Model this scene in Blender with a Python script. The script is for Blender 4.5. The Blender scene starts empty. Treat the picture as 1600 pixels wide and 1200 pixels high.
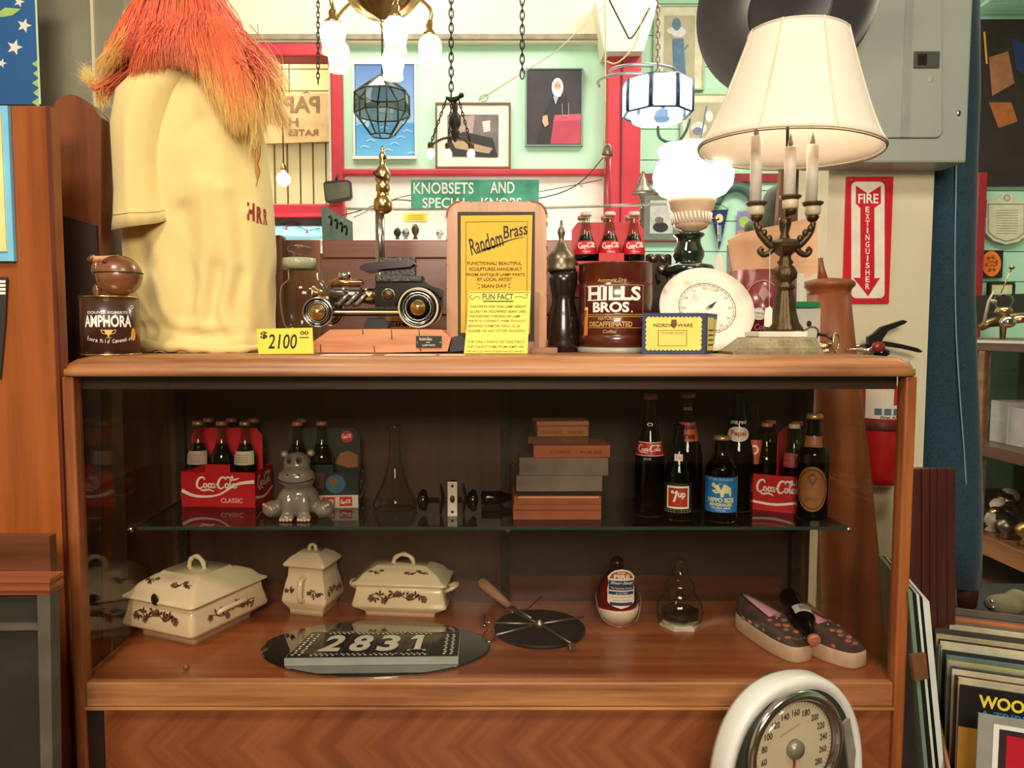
import bpy, bmesh, math, random
from mathutils import Vector, Matrix, noise

PI = math.pi
SC = bpy.context.scene
COL = SC.collection
random.seed(7)

# ---------------------------------------------------------------- camera, world, lights, exposure
TH = math.radians(4.0)
F = 1200.0
CX = 765.0
CAMZ = 1.10
cd = bpy.data.cameras.new('camera')
cd.sensor_width = 36; cd.lens = 27.0; cd.shift_x = 35 / 1600.0
cd.clip_start = 0.02; cd.clip_end = 60
cam = bpy.data.objects.new('camera', cd); COL.objects.link(cam)
cam.location = (0, 0, CAMZ); cam.rotation_euler = (PI / 2 - TH, 0, 0)
SC.camera = cam

wd = bpy.data.worlds.new('world'); SC.world = wd; wd.use_nodes = True
bgn = wd.node_tree.nodes['Background']
bgn.inputs[0].default_value = (1.0, 0.86, 0.68, 1); bgn.inputs[1].default_value = 0.12

def area_light(name, loc, rot, size, power, col, sy=None):
    l = bpy.data.lights.new(name, 'AREA'); l.energy = power; l.color = col; l.size = size
    if sy: l.shape = 'RECTANGLE'; l.size_y = sy
    o = bpy.data.objects.new(name, l); COL.objects.link(o); o.location = loc; o.rotation_euler = rot
    return o
def point_light(name, loc, power, col, r=0.04):
    l = bpy.data.lights.new(name, 'POINT'); l.energy = power; l.color = col; l.shadow_soft_size = r
    o = bpy.data.objects.new(name, l); COL.objects.link(o); o.location = loc
    return o
WARM = (1.0, 0.80, 0.56); NEUT = (1.0, 0.91, 0.78)
area_light('ceiling_and_fill_light', (-0.9, 0.15, 2.75), (math.radians(18), 0, 0), 0.5, 30, NEUT, 0.5)
area_light('ceiling_and_fill_light', (0.9, 0.15, 2.75), (math.radians(18), 0, 0), 0.5, 24, NEUT, 0.5)
area_light('ceiling_and_fill_light', (0.0, -1.7, 2.1), (math.radians(66), 0, 0), 1.1, 92, (1.0, 0.87, 0.70), 0.7)  # low fill added behind the camera to brighten the counter's front and inside
area_light('ceiling_and_fill_light', (-0.6, 3.5, 3.35), (math.radians(14), 0, 0), 1.6, 40, NEUT, 0.8)
area_light('ceiling_and_fill_light', (1.6, 3.4, 3.35), (math.radians(14), 0, 0), 1.2, 62, NEUT, 0.8)
area_light('ceiling_and_fill_light', (3.0, 3.2, 3.2), (0, 0, 0), 0.9, 26, NEUT, 0.9)
area_light('counter_strip_light', (-0.1, 3.95, 1.05), (math.radians(125), 0, 0), 2.0, 60, (1, .96, .88), 0.15)
area_light('far_room_fill_light', (-1.7, 5.1, 3.2), (0, 0, 0), 0.5, 34, WARM, 0.5)  # unseen fill added to brighten the boards beyond the red framed opening
vs = SC.view_settings
vs.view_transform = 'Standard'; vs.look = 'None'; vs.exposure = 0.0; vs.gamma = 1.0; vs.use_curve_mapping = False
SC.cycles.max_bounces = 8; SC.cycles.transparent_max_bounces = 32; SC.cycles.glossy_bounces = 4
SC.cycles.sample_clamp_indirect = 6.0

# ---------------------------------------------------------------- pixel <-> place
def ray(px, py):
    u = (px - CX) / F; w = (600 - py) / F
    return Vector((u, math.cos(TH) + w * math.sin(TH), -math.sin(TH) + w * math.cos(TH)))
def P(px, py, Y):
    d = ray(px, py); t = Y / d.y
    return Vector((d.x * t, Y, CAMZ + d.z * t))
def X_(px, py, Y): return P(px, py, Y).x
def Z_(py, Y): return P(CX, py, Y).z
def YF(py, z):                       # distance at which a point of height z appears on row py
    d = ray(CX, py); return (z - CAMZ) / d.z * d.y
def K(Y, py=600): return Y / F / ray(CX, py).y   # metres per pixel

ZT = 1.048      # counter top
ZS = 0.664      # glass shelf
ZD = 0.375      # deck of the display

# ---------------------------------------------------------------- materials
def lin(c):
    if isinstance(c, str):
        c = [int(c[i:i + 2], 16) / 255 for i in (0, 2, 4)]
    return tuple(((x / 12.92) if x <= 0.04045 else ((x + 0.055) / 1.055) ** 2.4) for x in c) + (1.0,)
MC = {}
def _new(name):
    m = bpy.data.materials.new(name); m.use_nodes = True
    nt = m.node_tree; return m, nt, nt.nodes['Principled BSDF']
def _coords(nt, scale, rot=(0, 0, 0)):
    tc = nt.nodes.new('ShaderNodeTexCoord'); mp = nt.nodes.new('ShaderNodeMapping')
    nt.links.new(tc.outputs['Object'], mp.inputs[0]); mp.inputs['Scale'].default_value = scale if hasattr(scale, '__len__') else (scale,) * 3
    mp.inputs['Rotation'].default_value = rot
    return mp.outputs[0]
def _noise(nt, co, sc, det=3, rough=.55):
    n = nt.nodes.new('ShaderNodeTexNoise'); n.inputs['Scale'].default_value = sc; n.inputs['Detail'].default_value = det
    n.inputs['Roughness'].default_value = rough
    nt.links.new(co, n.inputs['Vector']); return n.outputs['Fac']
def _ramp(nt, fac, stops):
    r = nt.nodes.new('ShaderNodeValToRGB'); e = r.color_ramp.elements
    while len(e) < len(stops): e.new(0.5)
    for i, (p, c) in enumerate(stops): e[i].position = p; e[i].color = c
    nt.links.new(fac, r.inputs[0]); return r.outputs[0]
def _bump(nt, b, h, s, d=0.002):
    n = nt.nodes.new('ShaderNodeBump'); n.inputs['Strength'].default_value = s; n.inputs['Distance'].default_value = d
    nt.links.new(h, n.inputs['Height']); nt.links.new(n.outputs[0], b.inputs['Normal'])
def mul(c, k): return tuple(min(1, x * k) for x in c[:3]) + (1,)
def M(name, c='808080', rough=.5, metal=0., var=.12, sc=14, bump=0., coat=0., bsc=None, c2=None, emit=0, ecol=None, scale=1, thr=None, alpha=None, sheen=0, sss=0):
    if name in MC: return MC[name]
    m, nt, b = _new(name); a = lin(c)
    co = _coords(nt, scale); n = _noise(nt, co, sc)
    if c2: st = [(thr[0] if thr else .35, a), (thr[1] if thr else .65, lin(c2))]
    else: st = [(.3, mul(a, 1 - var)), (.7, mul(a, 1 + var))]
    nt.links.new(_ramp(nt, n, st), b.inputs['Base Color'])
    b.inputs['Roughness'].default_value = rough; b.inputs['Metallic'].default_value = metal
    if coat: b.inputs['Coat Weight'].default_value = coat; b.inputs['Coat Roughness'].default_value = .08
    if sheen: b.inputs['Sheen Weight'].default_value = sheen
    if bump: _bump(nt, b, _noise(nt, co, bsc or sc * 4), bump)
    if emit:
        b.inputs['Emission Color'].default_value = lin(ecol or c); b.inputs['Emission Strength'].default_value = emit
    MC[name] = m; return m
def WOOD(name, c1, c2, axis=0, sc=1.0, rough=.38, coat=.2, streak=9., c3=None):
    if name in MC: return MC[name]
    m, nt, b = _new(name)
    s = [28., 28., 28.]; s[axis] = 1.6
    co = _coords(nt, tuple(x * sc for x in s))
    n1 = _noise(nt, co, 1.0, 6, .62)
    co2 = _coords(nt, tuple((1.2 if i == axis else 5.) * sc for i in range(3)))
    n2 = _noise(nt, co2, 1.3, 3)
    mx = nt.nodes.new('ShaderNodeMath'); mx.operation = 'ADD'
    mm = nt.nodes.new('ShaderNodeMath'); mm.operation = 'MULTIPLY'; mm.inputs[1].default_value = .7
    nt.links.new(n2, mm.inputs[0]); nt.links.new(n1, mx.inputs[0]); nt.links.new(mm.outputs[0], mx.inputs[1])
    nt.links.new(_ramp(nt, mx.outputs[0], [(.62, lin(c1)), (1.02, lin(c2))]), b.inputs['Base Color'])
    b.inputs['Roughness'].default_value = rough; b.inputs['Coat Weight'].default_value = coat; b.inputs['Coat Roughness'].default_value = .2
    _bump(nt, b, n1, .35, .001)
    MC[name] = m; return m
def PANE(name, tint='ffffff', gloss=1.0, ior=1.45, edge=None, rough=0.0):
    if name in MC: return MC[name]
    m = bpy.data.materials.new(name); m.use_nodes = True; nt = m.node_tree; nt.nodes.clear()
    out = nt.nodes.new('ShaderNodeOutputMaterial'); t = nt.nodes.new('ShaderNodeBsdfTransparent'); g = nt.nodes.new('ShaderNodeBsdfGlossy')
    g.inputs['Roughness'].default_value = rough; t.inputs[0].default_value = lin(tint)
    lf_ = nt.nodes.new('ShaderNodeLayerWeight'); lf_.inputs[0].default_value = .5
    pw = nt.nodes.new('ShaderNodeMath'); pw.operation = 'POWER'; pw.inputs[1].default_value = 5; nt.links.new(lf_.outputs['Facing'], pw.inputs[0])
    f0 = ((ior - 1) / (ior + 1)) ** 2 * gloss
    f = nt.nodes.new('ShaderNodeMath'); f.operation = 'MULTIPLY_ADD'; f.inputs[1].default_value = (1 - f0) * gloss; f.inputs[2].default_value = f0; nt.links.new(pw.outputs[0], f.inputs[0])
    mx = nt.nodes.new('ShaderNodeMixShader'); nt.links.new(f.outputs[0], mx.inputs[0]); nt.links.new(t.outputs[0], mx.inputs[1]); nt.links.new(g.outputs[0], mx.inputs[2])
    if edge:
        lw = nt.nodes.new('ShaderNodeLayerWeight'); lw.inputs[0].default_value = .35
        nt.links.new(_ramp(nt, lw.outputs['Facing'], [(.35, lin(tint)), (.95, lin(edge))]), t.inputs[0])
    nt.links.new(mx.outputs[0], out.inputs[0])
    MC[name] = m; return m

oak = WOOD('honey_wood', '74401f', 'b47c4e', 0, 1.3, .45, .08)
oakz = WOOD('honey_wood_upright', '6c3414', 'a05c2c', 2, 1.2, .42, .1)
oakend = WOOD('orange_side_wood', '7c3c14', 'a85a26', 2, .6)
deckw = WOOD('deck_wood', '743616', 'a25a2e', 0, .8, .3, .35)
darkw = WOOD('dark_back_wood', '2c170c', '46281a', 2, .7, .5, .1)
brownw = WOOD('pew_wood', '5a2a17', '874b30', 0)
brownz = WOOD('pew_wood_upright', '55260f', '7e4428', 2)
tanw = WOOD('tan_wood', 'a0643c', 'c8906a', 2, .8)
palew = WOOD('pale_board_wood', 'd09a72', 'e6b892', 0, .6, .6, 0)
white = M('white_paint', 'e4e2da', .6, var=.06); offw = M('cream_paint', 'd8cfb0', .65, var=.08, sc=3, bump=.2)
black = M('black_plastic', '16140f', .4); blackg = M('black_gloss', '0b0a09', .12, coat=.5)
brass = M('brass', 'c8aa74', .26, 1, .1, 25); chrome = M('chrome', 'c9c6c0', .14, 1, .08, 20); steel = M('dull_steel', '8c877f', .35, 1, .2, 30)
bronze = M('old_bronze', '54432c', .42, .8, .35, 40, .3); iron = M('dark_iron', '2e2a25', .5, .6, .3, 30, .2)
red = M('red_paint', 'b02434', .45, var=.12, sc=6); mint = M('mint_paint', 'b6e2c6', .6, var=.05, sc=3, bump=.1, bsc=30)
ink = M('black_ink', '1c1712', .6); yel = M('yellow_card', 'f0d94e', .7, var=.04); yel2 = M('amber_card', 'e8b83a', .7, var=.05)
whitei = M('white_ink', 'f0ece0', .55, var=.03); cokered = M('cola_red', 'c01020', .45, var=.08); cola = M('cola_liquid', '120705', .15)
brownlabel = M('brown_tin', '3c1c10', .35, coat=.3, var=.2)
glassf = PANE('front_glass', 'fbf9f5', ior=1.42); clearg = PANE('clear_glass', 'f2f4ee', edge='a4aca0'); greeng = PANE('green_glass', '5c8040', edge='1c2c12')
amberg = PANE('brown_glass', '5a2c0c', edge='180a04'); shelfg = PANE('shelf_glass', 'd4e0d8', ior=1.5)
cream = M('cream_china', 'ead6b4', .16, coat=.6, var=.06, sc=5); brownink = M('brown_transfer', '4a2a1c', .3)
paper = M('paper', 'e8e2d0', .8, var=.05); card = M('cardboard', '9a6a40', .8, var=.15, bump=.1)
tin = M('tin_metal', 'b8b2a4', .3, .9, .12)

# ---------------------------------------------------------------- mesh builder
WL = {}
class MB:
    def __init__(s): s.v = []; s.f = []; s.m = []; s.sm = []; s.mats = []; s.cols = None
    def mi(s, mat):
        if mat not in s.mats: s.mats.append(mat)
        return s.mats.index(mat)
    def add(s, vs_, fs, mat, smooth=False):
        o = len(s.v); s.v += [Vector(v) for v in vs_]; k = s.mi(mat)
        for f in fs: s.f.append(tuple(i + o for i in f)); s.m.append(k); s.sm.append(smooth)
        return s
    def bm(s, b, mat, smooth=False, mtx=None):
        b.verts.index_update()
        s.add([(mtx @ v.co) if mtx else v.co.copy() for v in b.verts], [[v.index for v in f.verts] for f in b.faces], mat, smooth)
        b.free(); return s
    def box(s, c, d, mat, rot=None, bev=0, seg=2):
        b = bmesh.new(); bmesh.ops.create_cube(b, size=1)
        for v in b.verts: v.co = Vector((v.co.x * d[0], v.co.y * d[1], v.co.z * d[2]))
        if bev: bmesh.ops.bevel(b, geom=list(b.edges), offset=min(bev, min(d) * .49), segments=seg, affect='EDGES', profile=.5)
        mt = Matrix.Translation(Vector(c))
        if rot is not None: mt = mt @ (rot if isinstance(rot, Matrix) else Matrix.Rotation(rot, 4, 'Z'))
        return s.bm(b, mat, False, mt)
    def bx(s, x0, x1, y0, y1, z0, z1, mat, bev=0):
        return s.box(((x0 + x1) / 2, (y0 + y1) / 2, (z0 + z1) / 2), (abs(x1 - x0), abs(y1 - y0), abs(z1 - z0)), mat, None, bev)
    def pbox(s, x0, y0, x1, y1, Y, D, mat, bev=0):      # seen outline in pixels, front face at distance Y, depth D
        a = P(x0, y0, Y); b = P(x1, y1, Y); return s.bx(a.x, b.x, Y, Y + D, b.z, a.z, mat, bev)
    def lathe(s, prof, o, mat, seg=32, smooth=True, fn=None, sy=1, mtx=None, closed=False, cap=True):
        o = Vector(o); vs_ = []; n = len(prof)
        for (r, z) in prof:
            for k in range(seg):
                a = 2 * PI * k / seg; rr = r * (fn(a, z) if fn else 1)
                p = Vector((rr * math.cos(a), rr * math.sin(a) * sy, z))
                vs_.append((mtx @ p if mtx else p) + o)
        fs = []
        for i in range(n - 1 + (1 if closed else 0)):
            j = (i + 1) % n
            for k in range(seg):
                k2 = (k + 1) % seg
                fs.append((i * seg + k, i * seg + k2, j * seg + k2, j * seg + k))
        if not closed and cap:
            if prof[0][0] > 1e-5: fs.append(tuple(reversed(range(seg))))
            if prof[-1][0] > 1e-5: fs.append(tuple((n - 1) * seg + k for k in range(seg)))
        return s.add(vs_, fs, mat, smooth)
    def lpx(s, cx, Y, prof, mat, seg=32, zb=None, **kw):   # profile given as (radius px, row px), top to bottom or reverse
        ym = sum(p[1] for p in prof) / len(prof)
        x = X_(cx, ym, Y); pr = [(p[0] * K(Y, p[1]), Z_(p[1], Y)) for p in prof]
        if zb is not None:
            lo = min(z for r, z in pr); pr = [(r, zb if z <= lo + 1e-6 else max(z, zb)) for r, z in pr]
        if pr[0][1] > pr[-1][1]: pr = pr[::-1]
        return s.lathe(pr, (x, Y, 0), mat, seg, **kw)
    def tube(s, pts, r, mat, seg=8, smooth=True, closed=False, caps=True):
        pts = [Vector(p) for p in pts]; n = len(pts); R = r if hasattr(r, '__len__') else [r] * n
        vs_ = []; up = None
        for i, p in enumerate(pts):
            t = (pts[(i + 1) % n] - pts[i - 1]) if closed else (pts[min(i + 1, n - 1)] - pts[max(i - 1, 0)])
            t = t.normalized() if t.length > 1e-9 else Vector((0, 0, 1))
            if up is None: up = Vector((0, 0, 1)) if abs(t.z) < .9 else Vector((0, 1, 0))
            a = t.cross(up); a = a.normalized() if a.length > 1e-6 else Vector((1, 0, 0)); b = a.cross(t).normalized(); up = b
            for k in range(seg):
                q = 2 * PI * k / seg; vs_.append(p + (a * math.cos(q) + b * math.sin(q)) * R[i])
        fs = []
        for i in range(n if closed else n - 1):
            j = (i + 1) % n
            for k in range(seg): fs.append((i * seg + k, i * seg + (k + 1) % seg, j * seg + (k + 1) % seg, j * seg + k))
        if not closed and caps: fs += [tuple(reversed(range(seg))), tuple((n - 1) * seg + k for k in range(seg))]
        return s.add(vs_, fs, mat, smooth)
    def prism(s, pts, dvec, mat, smooth=False):           # closed outline of 3D points pushed along dvec
        pts = [Vector(p) for p in pts]; d = Vector(dvec); n = len(pts)
        b = bmesh.new(); va = [b.verts.new(p) for p in pts]; vb = [b.verts.new(p + d) for p in pts]
        b.faces.new(va); b.faces.new(vb[::-1])
        for i in range(n): b.faces.new((va[i], vb[i], vb[(i + 1) % n], va[(i + 1) % n]))
        bmesh.ops.triangulate(b, faces=[f for f in b.faces if len(f.verts) > 4])
        bmesh.ops.recalc_face_normals(b, faces=b.faces)
        return s.bm(b, mat, smooth)
    def ppr(s, px, Y, D, mat): return s.prism([P(x, y, Y) for x, y in px], (0, D, 0), mat)
    def sph(s, c, r, mat, seg=20, rot=None, smooth=True):
        r = r if hasattr(r, '__len__') else (r, r, r); b = bmesh.new(); bmesh.ops.create_uvsphere(b, u_segments=seg, v_segments=max(6, seg // 2), radius=1)
        mt = Matrix.Translation(Vector(c)) @ (rot if rot is not None else Matrix.Identity(4)) @ Matrix.Diagonal((r[0], r[1], r[2], 1))
        return s.bm(b, mat, smooth, mt)
    def poly(s, pts, fn, mat): return s.add([fn(u, v) for u, v in pts], [tuple(range(len(pts)))], mat)
    def rect(s, x0, y0, x1, y1, fn, mat, n=1):
        vs_ = []; fs = []
        for i in range(n + 1):
            x = x0 + (x1 - x0) * i / n; vs_ += [fn(x, y0), fn(x, y1)]
        for i in range(n): fs.append((2 * i, 2 * i + 2, 2 * i + 3, 2 * i + 1))
        return s.add(vs_, fs, mat)
    def border(s, x0, y0, x1, y1, w, fn, mat, n=1):
        s.rect(x0, y0, x1, y0 + w, fn, mat, n); s.rect(x0, y1 - w, x1, y1, fn, mat, n)
        s.rect(x0, y0, x0 + w, y1, fn, mat); s.rect(x1 - w, y0, x1, y1, fn, mat); return s
    def disc(s, cx, cy, rx, ry, fn, mat, n=24, r0=0, a0=0):
        vs_ = [fn(cx + rx * math.cos(2 * PI * k / n + a0), cy + ry * math.sin(2 * PI * k / n + a0)) for k in range(n)]
        if r0: 
            vs_ += [fn(cx + rx * r0 * math.cos(2 * PI * k / n), cy + ry * r0 * math.sin(2 * PI * k / n)) for k in range(n)]
            return s.add(vs_, [(k, (k + 1) % n, n + (k + 1) % n, n + k) for k in range(n)], mat)
        R = [1, .8, .6, .4, .2]; vs_ = [fn(cx + rx * q * math.cos(2 * PI * k / n + a0), cy + ry * q * math.sin(2 * PI * k / n + a0)) for q in R for k in range(n)]
        fs = [(j * n + k, j * n + (k + 1) % n, (j + 1) * n + (k + 1) % n, (j + 1) * n + k) for j in range(4) for k in range(n)] + [(4 * n + k, 4 * n + (k + 1) % n, 5 * n) for k in range(n)]
        return s.add(vs_ + [fn(cx, cy)], fs, mat)
    def fill(s, pts, fn, mat, rows=14, cols=8):          # convex outline filled with a fine grid so it can follow a curved surface
        lo = min(p[1] for p in pts) + 1e-6; hi = max(p[1] for p in pts) - 1e-6; g = []
        for j in range(rows + 1):
            v = lo + (hi - lo) * j / rows; xs = []
            for (x0, y0), (x1, y1) in zip(pts, list(pts[1:]) + [pts[0]]):
                if (y0 <= v < y1) or (y1 <= v < y0): xs.append(x0 + (x1 - x0) * (v - y0) / (y1 - y0))
            g.append([fn(min(xs) + (max(xs) - min(xs)) * i / cols, v) for i in range(cols + 1)])
        c = cols + 1; return s.add([p for r in g for p in r], [(j * c + i, j * c + i + 1, (j + 1) * c + i + 1, (j + 1) * c + i) for j in range(rows) for i in range(cols)], mat)
    def stroke(s, pts, w, fn, mat, smooth=True):
        if smooth and len(pts) > 2: pts = catmull(pts, 4)
        n = len(pts); vs_ = []
        for i in range(n):
            a = Vector(pts[min(i + 1, n - 1)]) - Vector(pts[max(i - 1, 0)])
            a = a.normalized() if a.length > 1e-9 else Vector((1, 0)); nn = Vector((-a.y, a.x))
            ww = w(i / (n - 1)) if callable(w) else w
            p = Vector(pts[i]); q = p + nn * ww / 2; r = p - nn * ww / 2; vs_ += [fn(q.x, q.y), fn(r.x, r.y)]
        return s.add(vs_, [(2 * i, 2 * i + 1, 2 * i + 3, 2 * i + 2) for i in range(n - 1)], mat)
    def text(s, t, x0, y0, x1, y1, fn, mat, shear=0, bold=0, rot=0):
        vs_, fs = text_geo(t, shear, bold)
        lx = min(v[0] for v in vs_); hx = max(v[0] for v in vs_); ly = min(v[1] for v in vs_); hy = max(v[1] for v in vs_)
        cx, cy = (x0 + x1) / 2, (y0 + y1) / 2; c, sn = math.cos(rot), math.sin(rot); out = []
        for v in vs_:
            a = (v[0] - lx) / (hx - lx) * (x1 - x0) + x0 - cx; b = (v[1] - ly) / (hy - ly) * (y1 - y0) + y0 - cy
            out.append(fn(cx + a * c - b * sn, cy + a * sn + b * c))
        return s.add(out, fs, mat)
    def build(s, name, parent=None, loc=None, label=None, cat=None, group=None, kind=None):
        me = bpy.data.meshes.new(name); base = WL.get(parent, Vector()) if parent else (Vector(loc) if loc is not None else Vector())
        me.from_pydata([v - base for v in s.v], [], s.f)
        for mt in s.mats: me.materials.append(mt)
        me.polygons.foreach_set('material_index', s.m); me.polygons.foreach_set('use_smooth', s.sm)
        if s.cols:
            ca = me.color_attributes.new('tip', 'FLOAT_COLOR', 'POINT')
            for i, c in enumerate(s.cols): ca.data[i].color = (c, c, c, 1)
        me.update()
        o = bpy.data.objects.new(name, me); COL.objects.link(o)
        if parent: o.parent = parent
        else: o.location = base
        WL[o] = base; tag(o, label, cat, group, kind); return o
def tag(o, label=None, cat=None, group=None, kind=None):
    if label: o['label'] = label
    if cat: o['category'] = cat
    if group: o['group'] = group
    if kind: o['kind'] = kind
    return o
def thing(name, label, cat, loc=(0, 0, 0), group=None):
    o = bpy.data.objects.new(name, None); COL.objects.link(o); o.location = loc; o.empty_display_size = .05
    WL[o] = Vector(loc); return tag(o, label, cat, group)
def copy_tree(o, parent=None):
    c = o.copy(); COL.objects.link(c)
    if parent: c.parent = parent
    for ch in list(o.children): copy_tree(ch, c)
    return c
def dup(o, loc, label, rz=None, group=None, scale=None):
    c = copy_tree(o); c.location = loc; c['label'] = label
    if rz is not None: c.rotation_euler = (0, 0, rz)
    if group: c['group'] = group
    if scale: c.scale = (scale,) * 3
    return c
def catmull(p, n=4, closed=False):
    out = []; L = len(p); p = [Vector(q) for q in p]
    g = (lambda i: p[i % L]) if closed else (lambda i: p[max(0, min(L - 1, i))])
    for i in range(L if closed else L - 1):
        a, b, c, d = g(i - 1), g(i), g(i + 1), g(i + 2)
        for k in range(n):
            t = k / n; out.append(.5 * ((2 * b) + (c - a) * t + (2 * a - 5 * b + 4 * c - d) * t * t + (3 * b - 3 * c + d - a) * t ** 3))
    if not closed: out.append(p[-1])
    return out
TG = {}
def text_geo(t, shear, bold):
    k = (t, shear, bold)
    if k not in TG:
        c = bpy.data.curves.new('t', 'FONT'); c.body = t; c.shear = shear; c.offset = bold; c.resolution_u = 3; c.fill_mode = 'FRONT'
        o = bpy.data.objects.new('t', c); me = bpy.data.meshes.new_from_object(o)
        TG[k] = ([tuple(v.co) for v in me.vertices], [tuple(p.vertices) for p in me.polygons])
        bpy.data.objects.remove(o); bpy.data.curves.remove(c); bpy.data.meshes.remove(me)
    return TG[k]
def plane(o, ux=(1, 0, 0), uy=(0, 0, 1), s=1.0):
    o = Vector(o); ux = Vector(ux).normalized() * s; uy = Vector(uy).normalized() * s
    return lambda u, v: o + ux * u + uy * v
def pxplane(Y, off=.0008):                 # u,v are photo pixels on the plane at distance Y
    return lambda u, v: P(u, v, Y) - Vector((0, off, 0))
def cyl(c, r, a0=-PI / 2, off=.0007):      # u arc length, v height
    c = Vector(c); return lambda u, v: c + Vector(((r + off) * math.cos(a0 + u / r), (r + off) * math.sin(a0 + u / r), v))
def loft(mb, rings, mat, smooth=True, caps=True):
    n = len(rings[0]); vs_ = [p for r in rings for p in r]; fs = []
    for i in range(len(rings) - 1):
        for k in range(n): fs.append((i * n + k, i * n + (k + 1) % n, (i + 1) * n + (k + 1) % n, (i + 1) * n + k))
    if caps: fs += [tuple(reversed(range(n))), tuple((len(rings) - 1) * n + k for k in range(n))]
    return mb.add(vs_, fs, mat, smooth)
def rrect(cx, cy, hx, hy, r, n=4):
    out = []
    for (sx, sy, a) in ((1, 1, 0), (-1, 1, PI / 2), (-1, -1, PI), (1, -1, 3 * PI / 2)):
        for k in range(n + 1):
            q = a + PI / 2 * k / n; out.append((cx + sx * (hx - r) + r * math.cos(q), cy + sy * (hy - r) + r * math.sin(q)))
    return out
def blob(parts, voxel, mat, smooth_it=6):
    """parts: (centre, radii, rotation) ellipsoids grown into one skin"""
    t = MB()
    for p in parts: t.sph(p[0], p[1], mat, 24, p[2] if len(p) > 2 else None)
    me = bpy.data.meshes.new('b'); me.from_pydata(t.v, [], t.f); o = bpy.data.objects.new('b', me); COL.objects.link(o)
    md = o.modifiers.new('r', 'REMESH'); md.mode = 'VOXEL'; md.voxel_size = voxel
    sm = o.modifiers.new('s', 'SMOOTH'); sm.iterations = smooth_it; sm.factor = .5
    dg = bpy.context.evaluated_depsgraph_get(); e = o.evaluated_get(dg); m2 = e.to_mesh()
    out = MB(); out.add([v.co.copy() for v in m2.vertices], [tuple(p.vertices) for p in m2.polygons], mat, True)
    e.to_mesh_clear(); bpy.data.objects.remove(o); bpy.data.meshes.remove(me); return out
def coke(mb, x0, y0, w, h, fn, mat, lw=.32):
    """flowing white script across x0..x0+w, y0..y0+h"""
    g = lambda u, v: fn(x0 + u / 10 * w, y0 + v / 4 * h)
    W = lambda t: lw * (.45 + .55 * math.sin(PI * min(1, max(0, t))))
    C = [(2.3, 3.0), (2.0, 3.6), (1.2, 3.5), (.6, 2.5), (.6, 1.4), (1.2, 1.0), (1.9, 1.5)]
    for dx in (0, 4.7): mb.stroke([(a + dx, b) for a, b in C], lambda t: lw * (.5 + .7 * math.sin(PI * t)), g, mat)
    def loop(cx, cy, rx=.33, ry=.5): mb.stroke([(cx + rx * math.cos(q), cy + ry * math.sin(q)) for q in [PI / 2 + 2 * PI * k / 10 for k in range(11)]], lw * .7, g, mat)
    loop(2.35, 1.7); mb.stroke([(3.6, 2.0), (3.3, 2.2), (3.05, 1.7), (3.2, 1.2), (3.65, 1.45)], lw * .8, g, mat)
    loop(4.05, 1.7); mb.stroke([(4.4, 2.2), (4.3, 1.3), (4.7, 1.4)], lw * .8, g, mat)
    mb.stroke([(4.75, 1.95), (5.2, 2.05)], lw * .9, g, mat, False)
    loop(7.15, 1.7); mb.stroke([(7.5, 1.5), (8.0, 2.6), (8.5, 3.6), (8.3, 3.9), (8.0, 3.0), (7.95, 1.4), (8.3, 1.3)], lw * .8, g, mat)
    loop(8.75, 1.7); mb.stroke([(9.1, 2.2), (9.0, 1.3), (9.5, 1.5)], lw * .8, g, mat)
    mb.stroke([(1.2, 1.0), (1.8, .55), (3.2, .75), (4.3, .3)], W, g, mat)
    mb.stroke([(6.9, 3.1), (7.4, 3.75), (8.6, 3.1), (9.9, 3.5)], W, g, mat)

# ---------------------------------------------------------------- the room
YB = 4.5; YR = 5.3; YW = 5.6
def wallbit(mb, x0, y0, x1, y1, Y, mat, D=.12): return mb.pbox(x0, y0, x1, y1, Y, D, mat)
st = dict(kind='structure')
MB().bx(-2.8, 5.2, -3.2, 6.6, -.1, 0, M('floor_boards', '4a3220', .5, var=.3)).build('floor', **st)
MB().bx(-2.8, 5.2, -3.2, 6.6, 3.45, 3.55, M('ceiling_paint', 'cfd0b8', .8)).build('ceiling', **st)
MB().bx(-2.9, -2.8, -3.2, 6.6, 0, 3.5, offw).build('wall_left', **st)
MB().bx(5.2, 5.3, -3.2, 6.6, 0, 3.5, mint).build('wall_right', **st)
MB().bx(-2.8, 5.2, -3.3, -3.2, 0, 3.5, M('beige_wall', 'b09a78', .8)).build('wall_front', **st)
xl, xr = X_(515, 300, YB), X_(948, 300, YB); zr = Z_(268, YB); zh = Z_(72, YB)
w = MB(); w.bx(xl, xr, YB, YB + .1, zr, zh, mint)
w.bx(xl, xr, YB, YB + .1, 0, zr, white)
w.build('wall_back', **st)
w = MB(); w.bx(-2.8, X_(385, 200, YB), YB, YB + .1, 0, zh, offw); w.bx(X_(385, 200, YB), xl, YB, YB + .1, 0, Z_(376, YB), offw); w.build('wall_back_left', **st)
w = MB(); w.bx(-2.8, xr + .02, YB - .06, YB + .12, zh, 3.45, M('chipped_cream_paint', 'd9d6bc', .7, var=.07, sc=2.2, bump=.25, bsc=9))
w.bx(-2.8, xr - .05, YB - .075, YB - .06, zh + .012, zh + .04, M('grey_dirty_edge', '8c8470', .8, var=.3, sc=12)); w.build('wall_header', **st)
# slanted bracket where the header meets the red post
w = MB(); w.ppr([(930, 0), (1030, 0), (1005, 80), (945, 80)], YB - .2, .18, M('chipped_cream_paint')); w.build('trim_1', **st)
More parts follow.
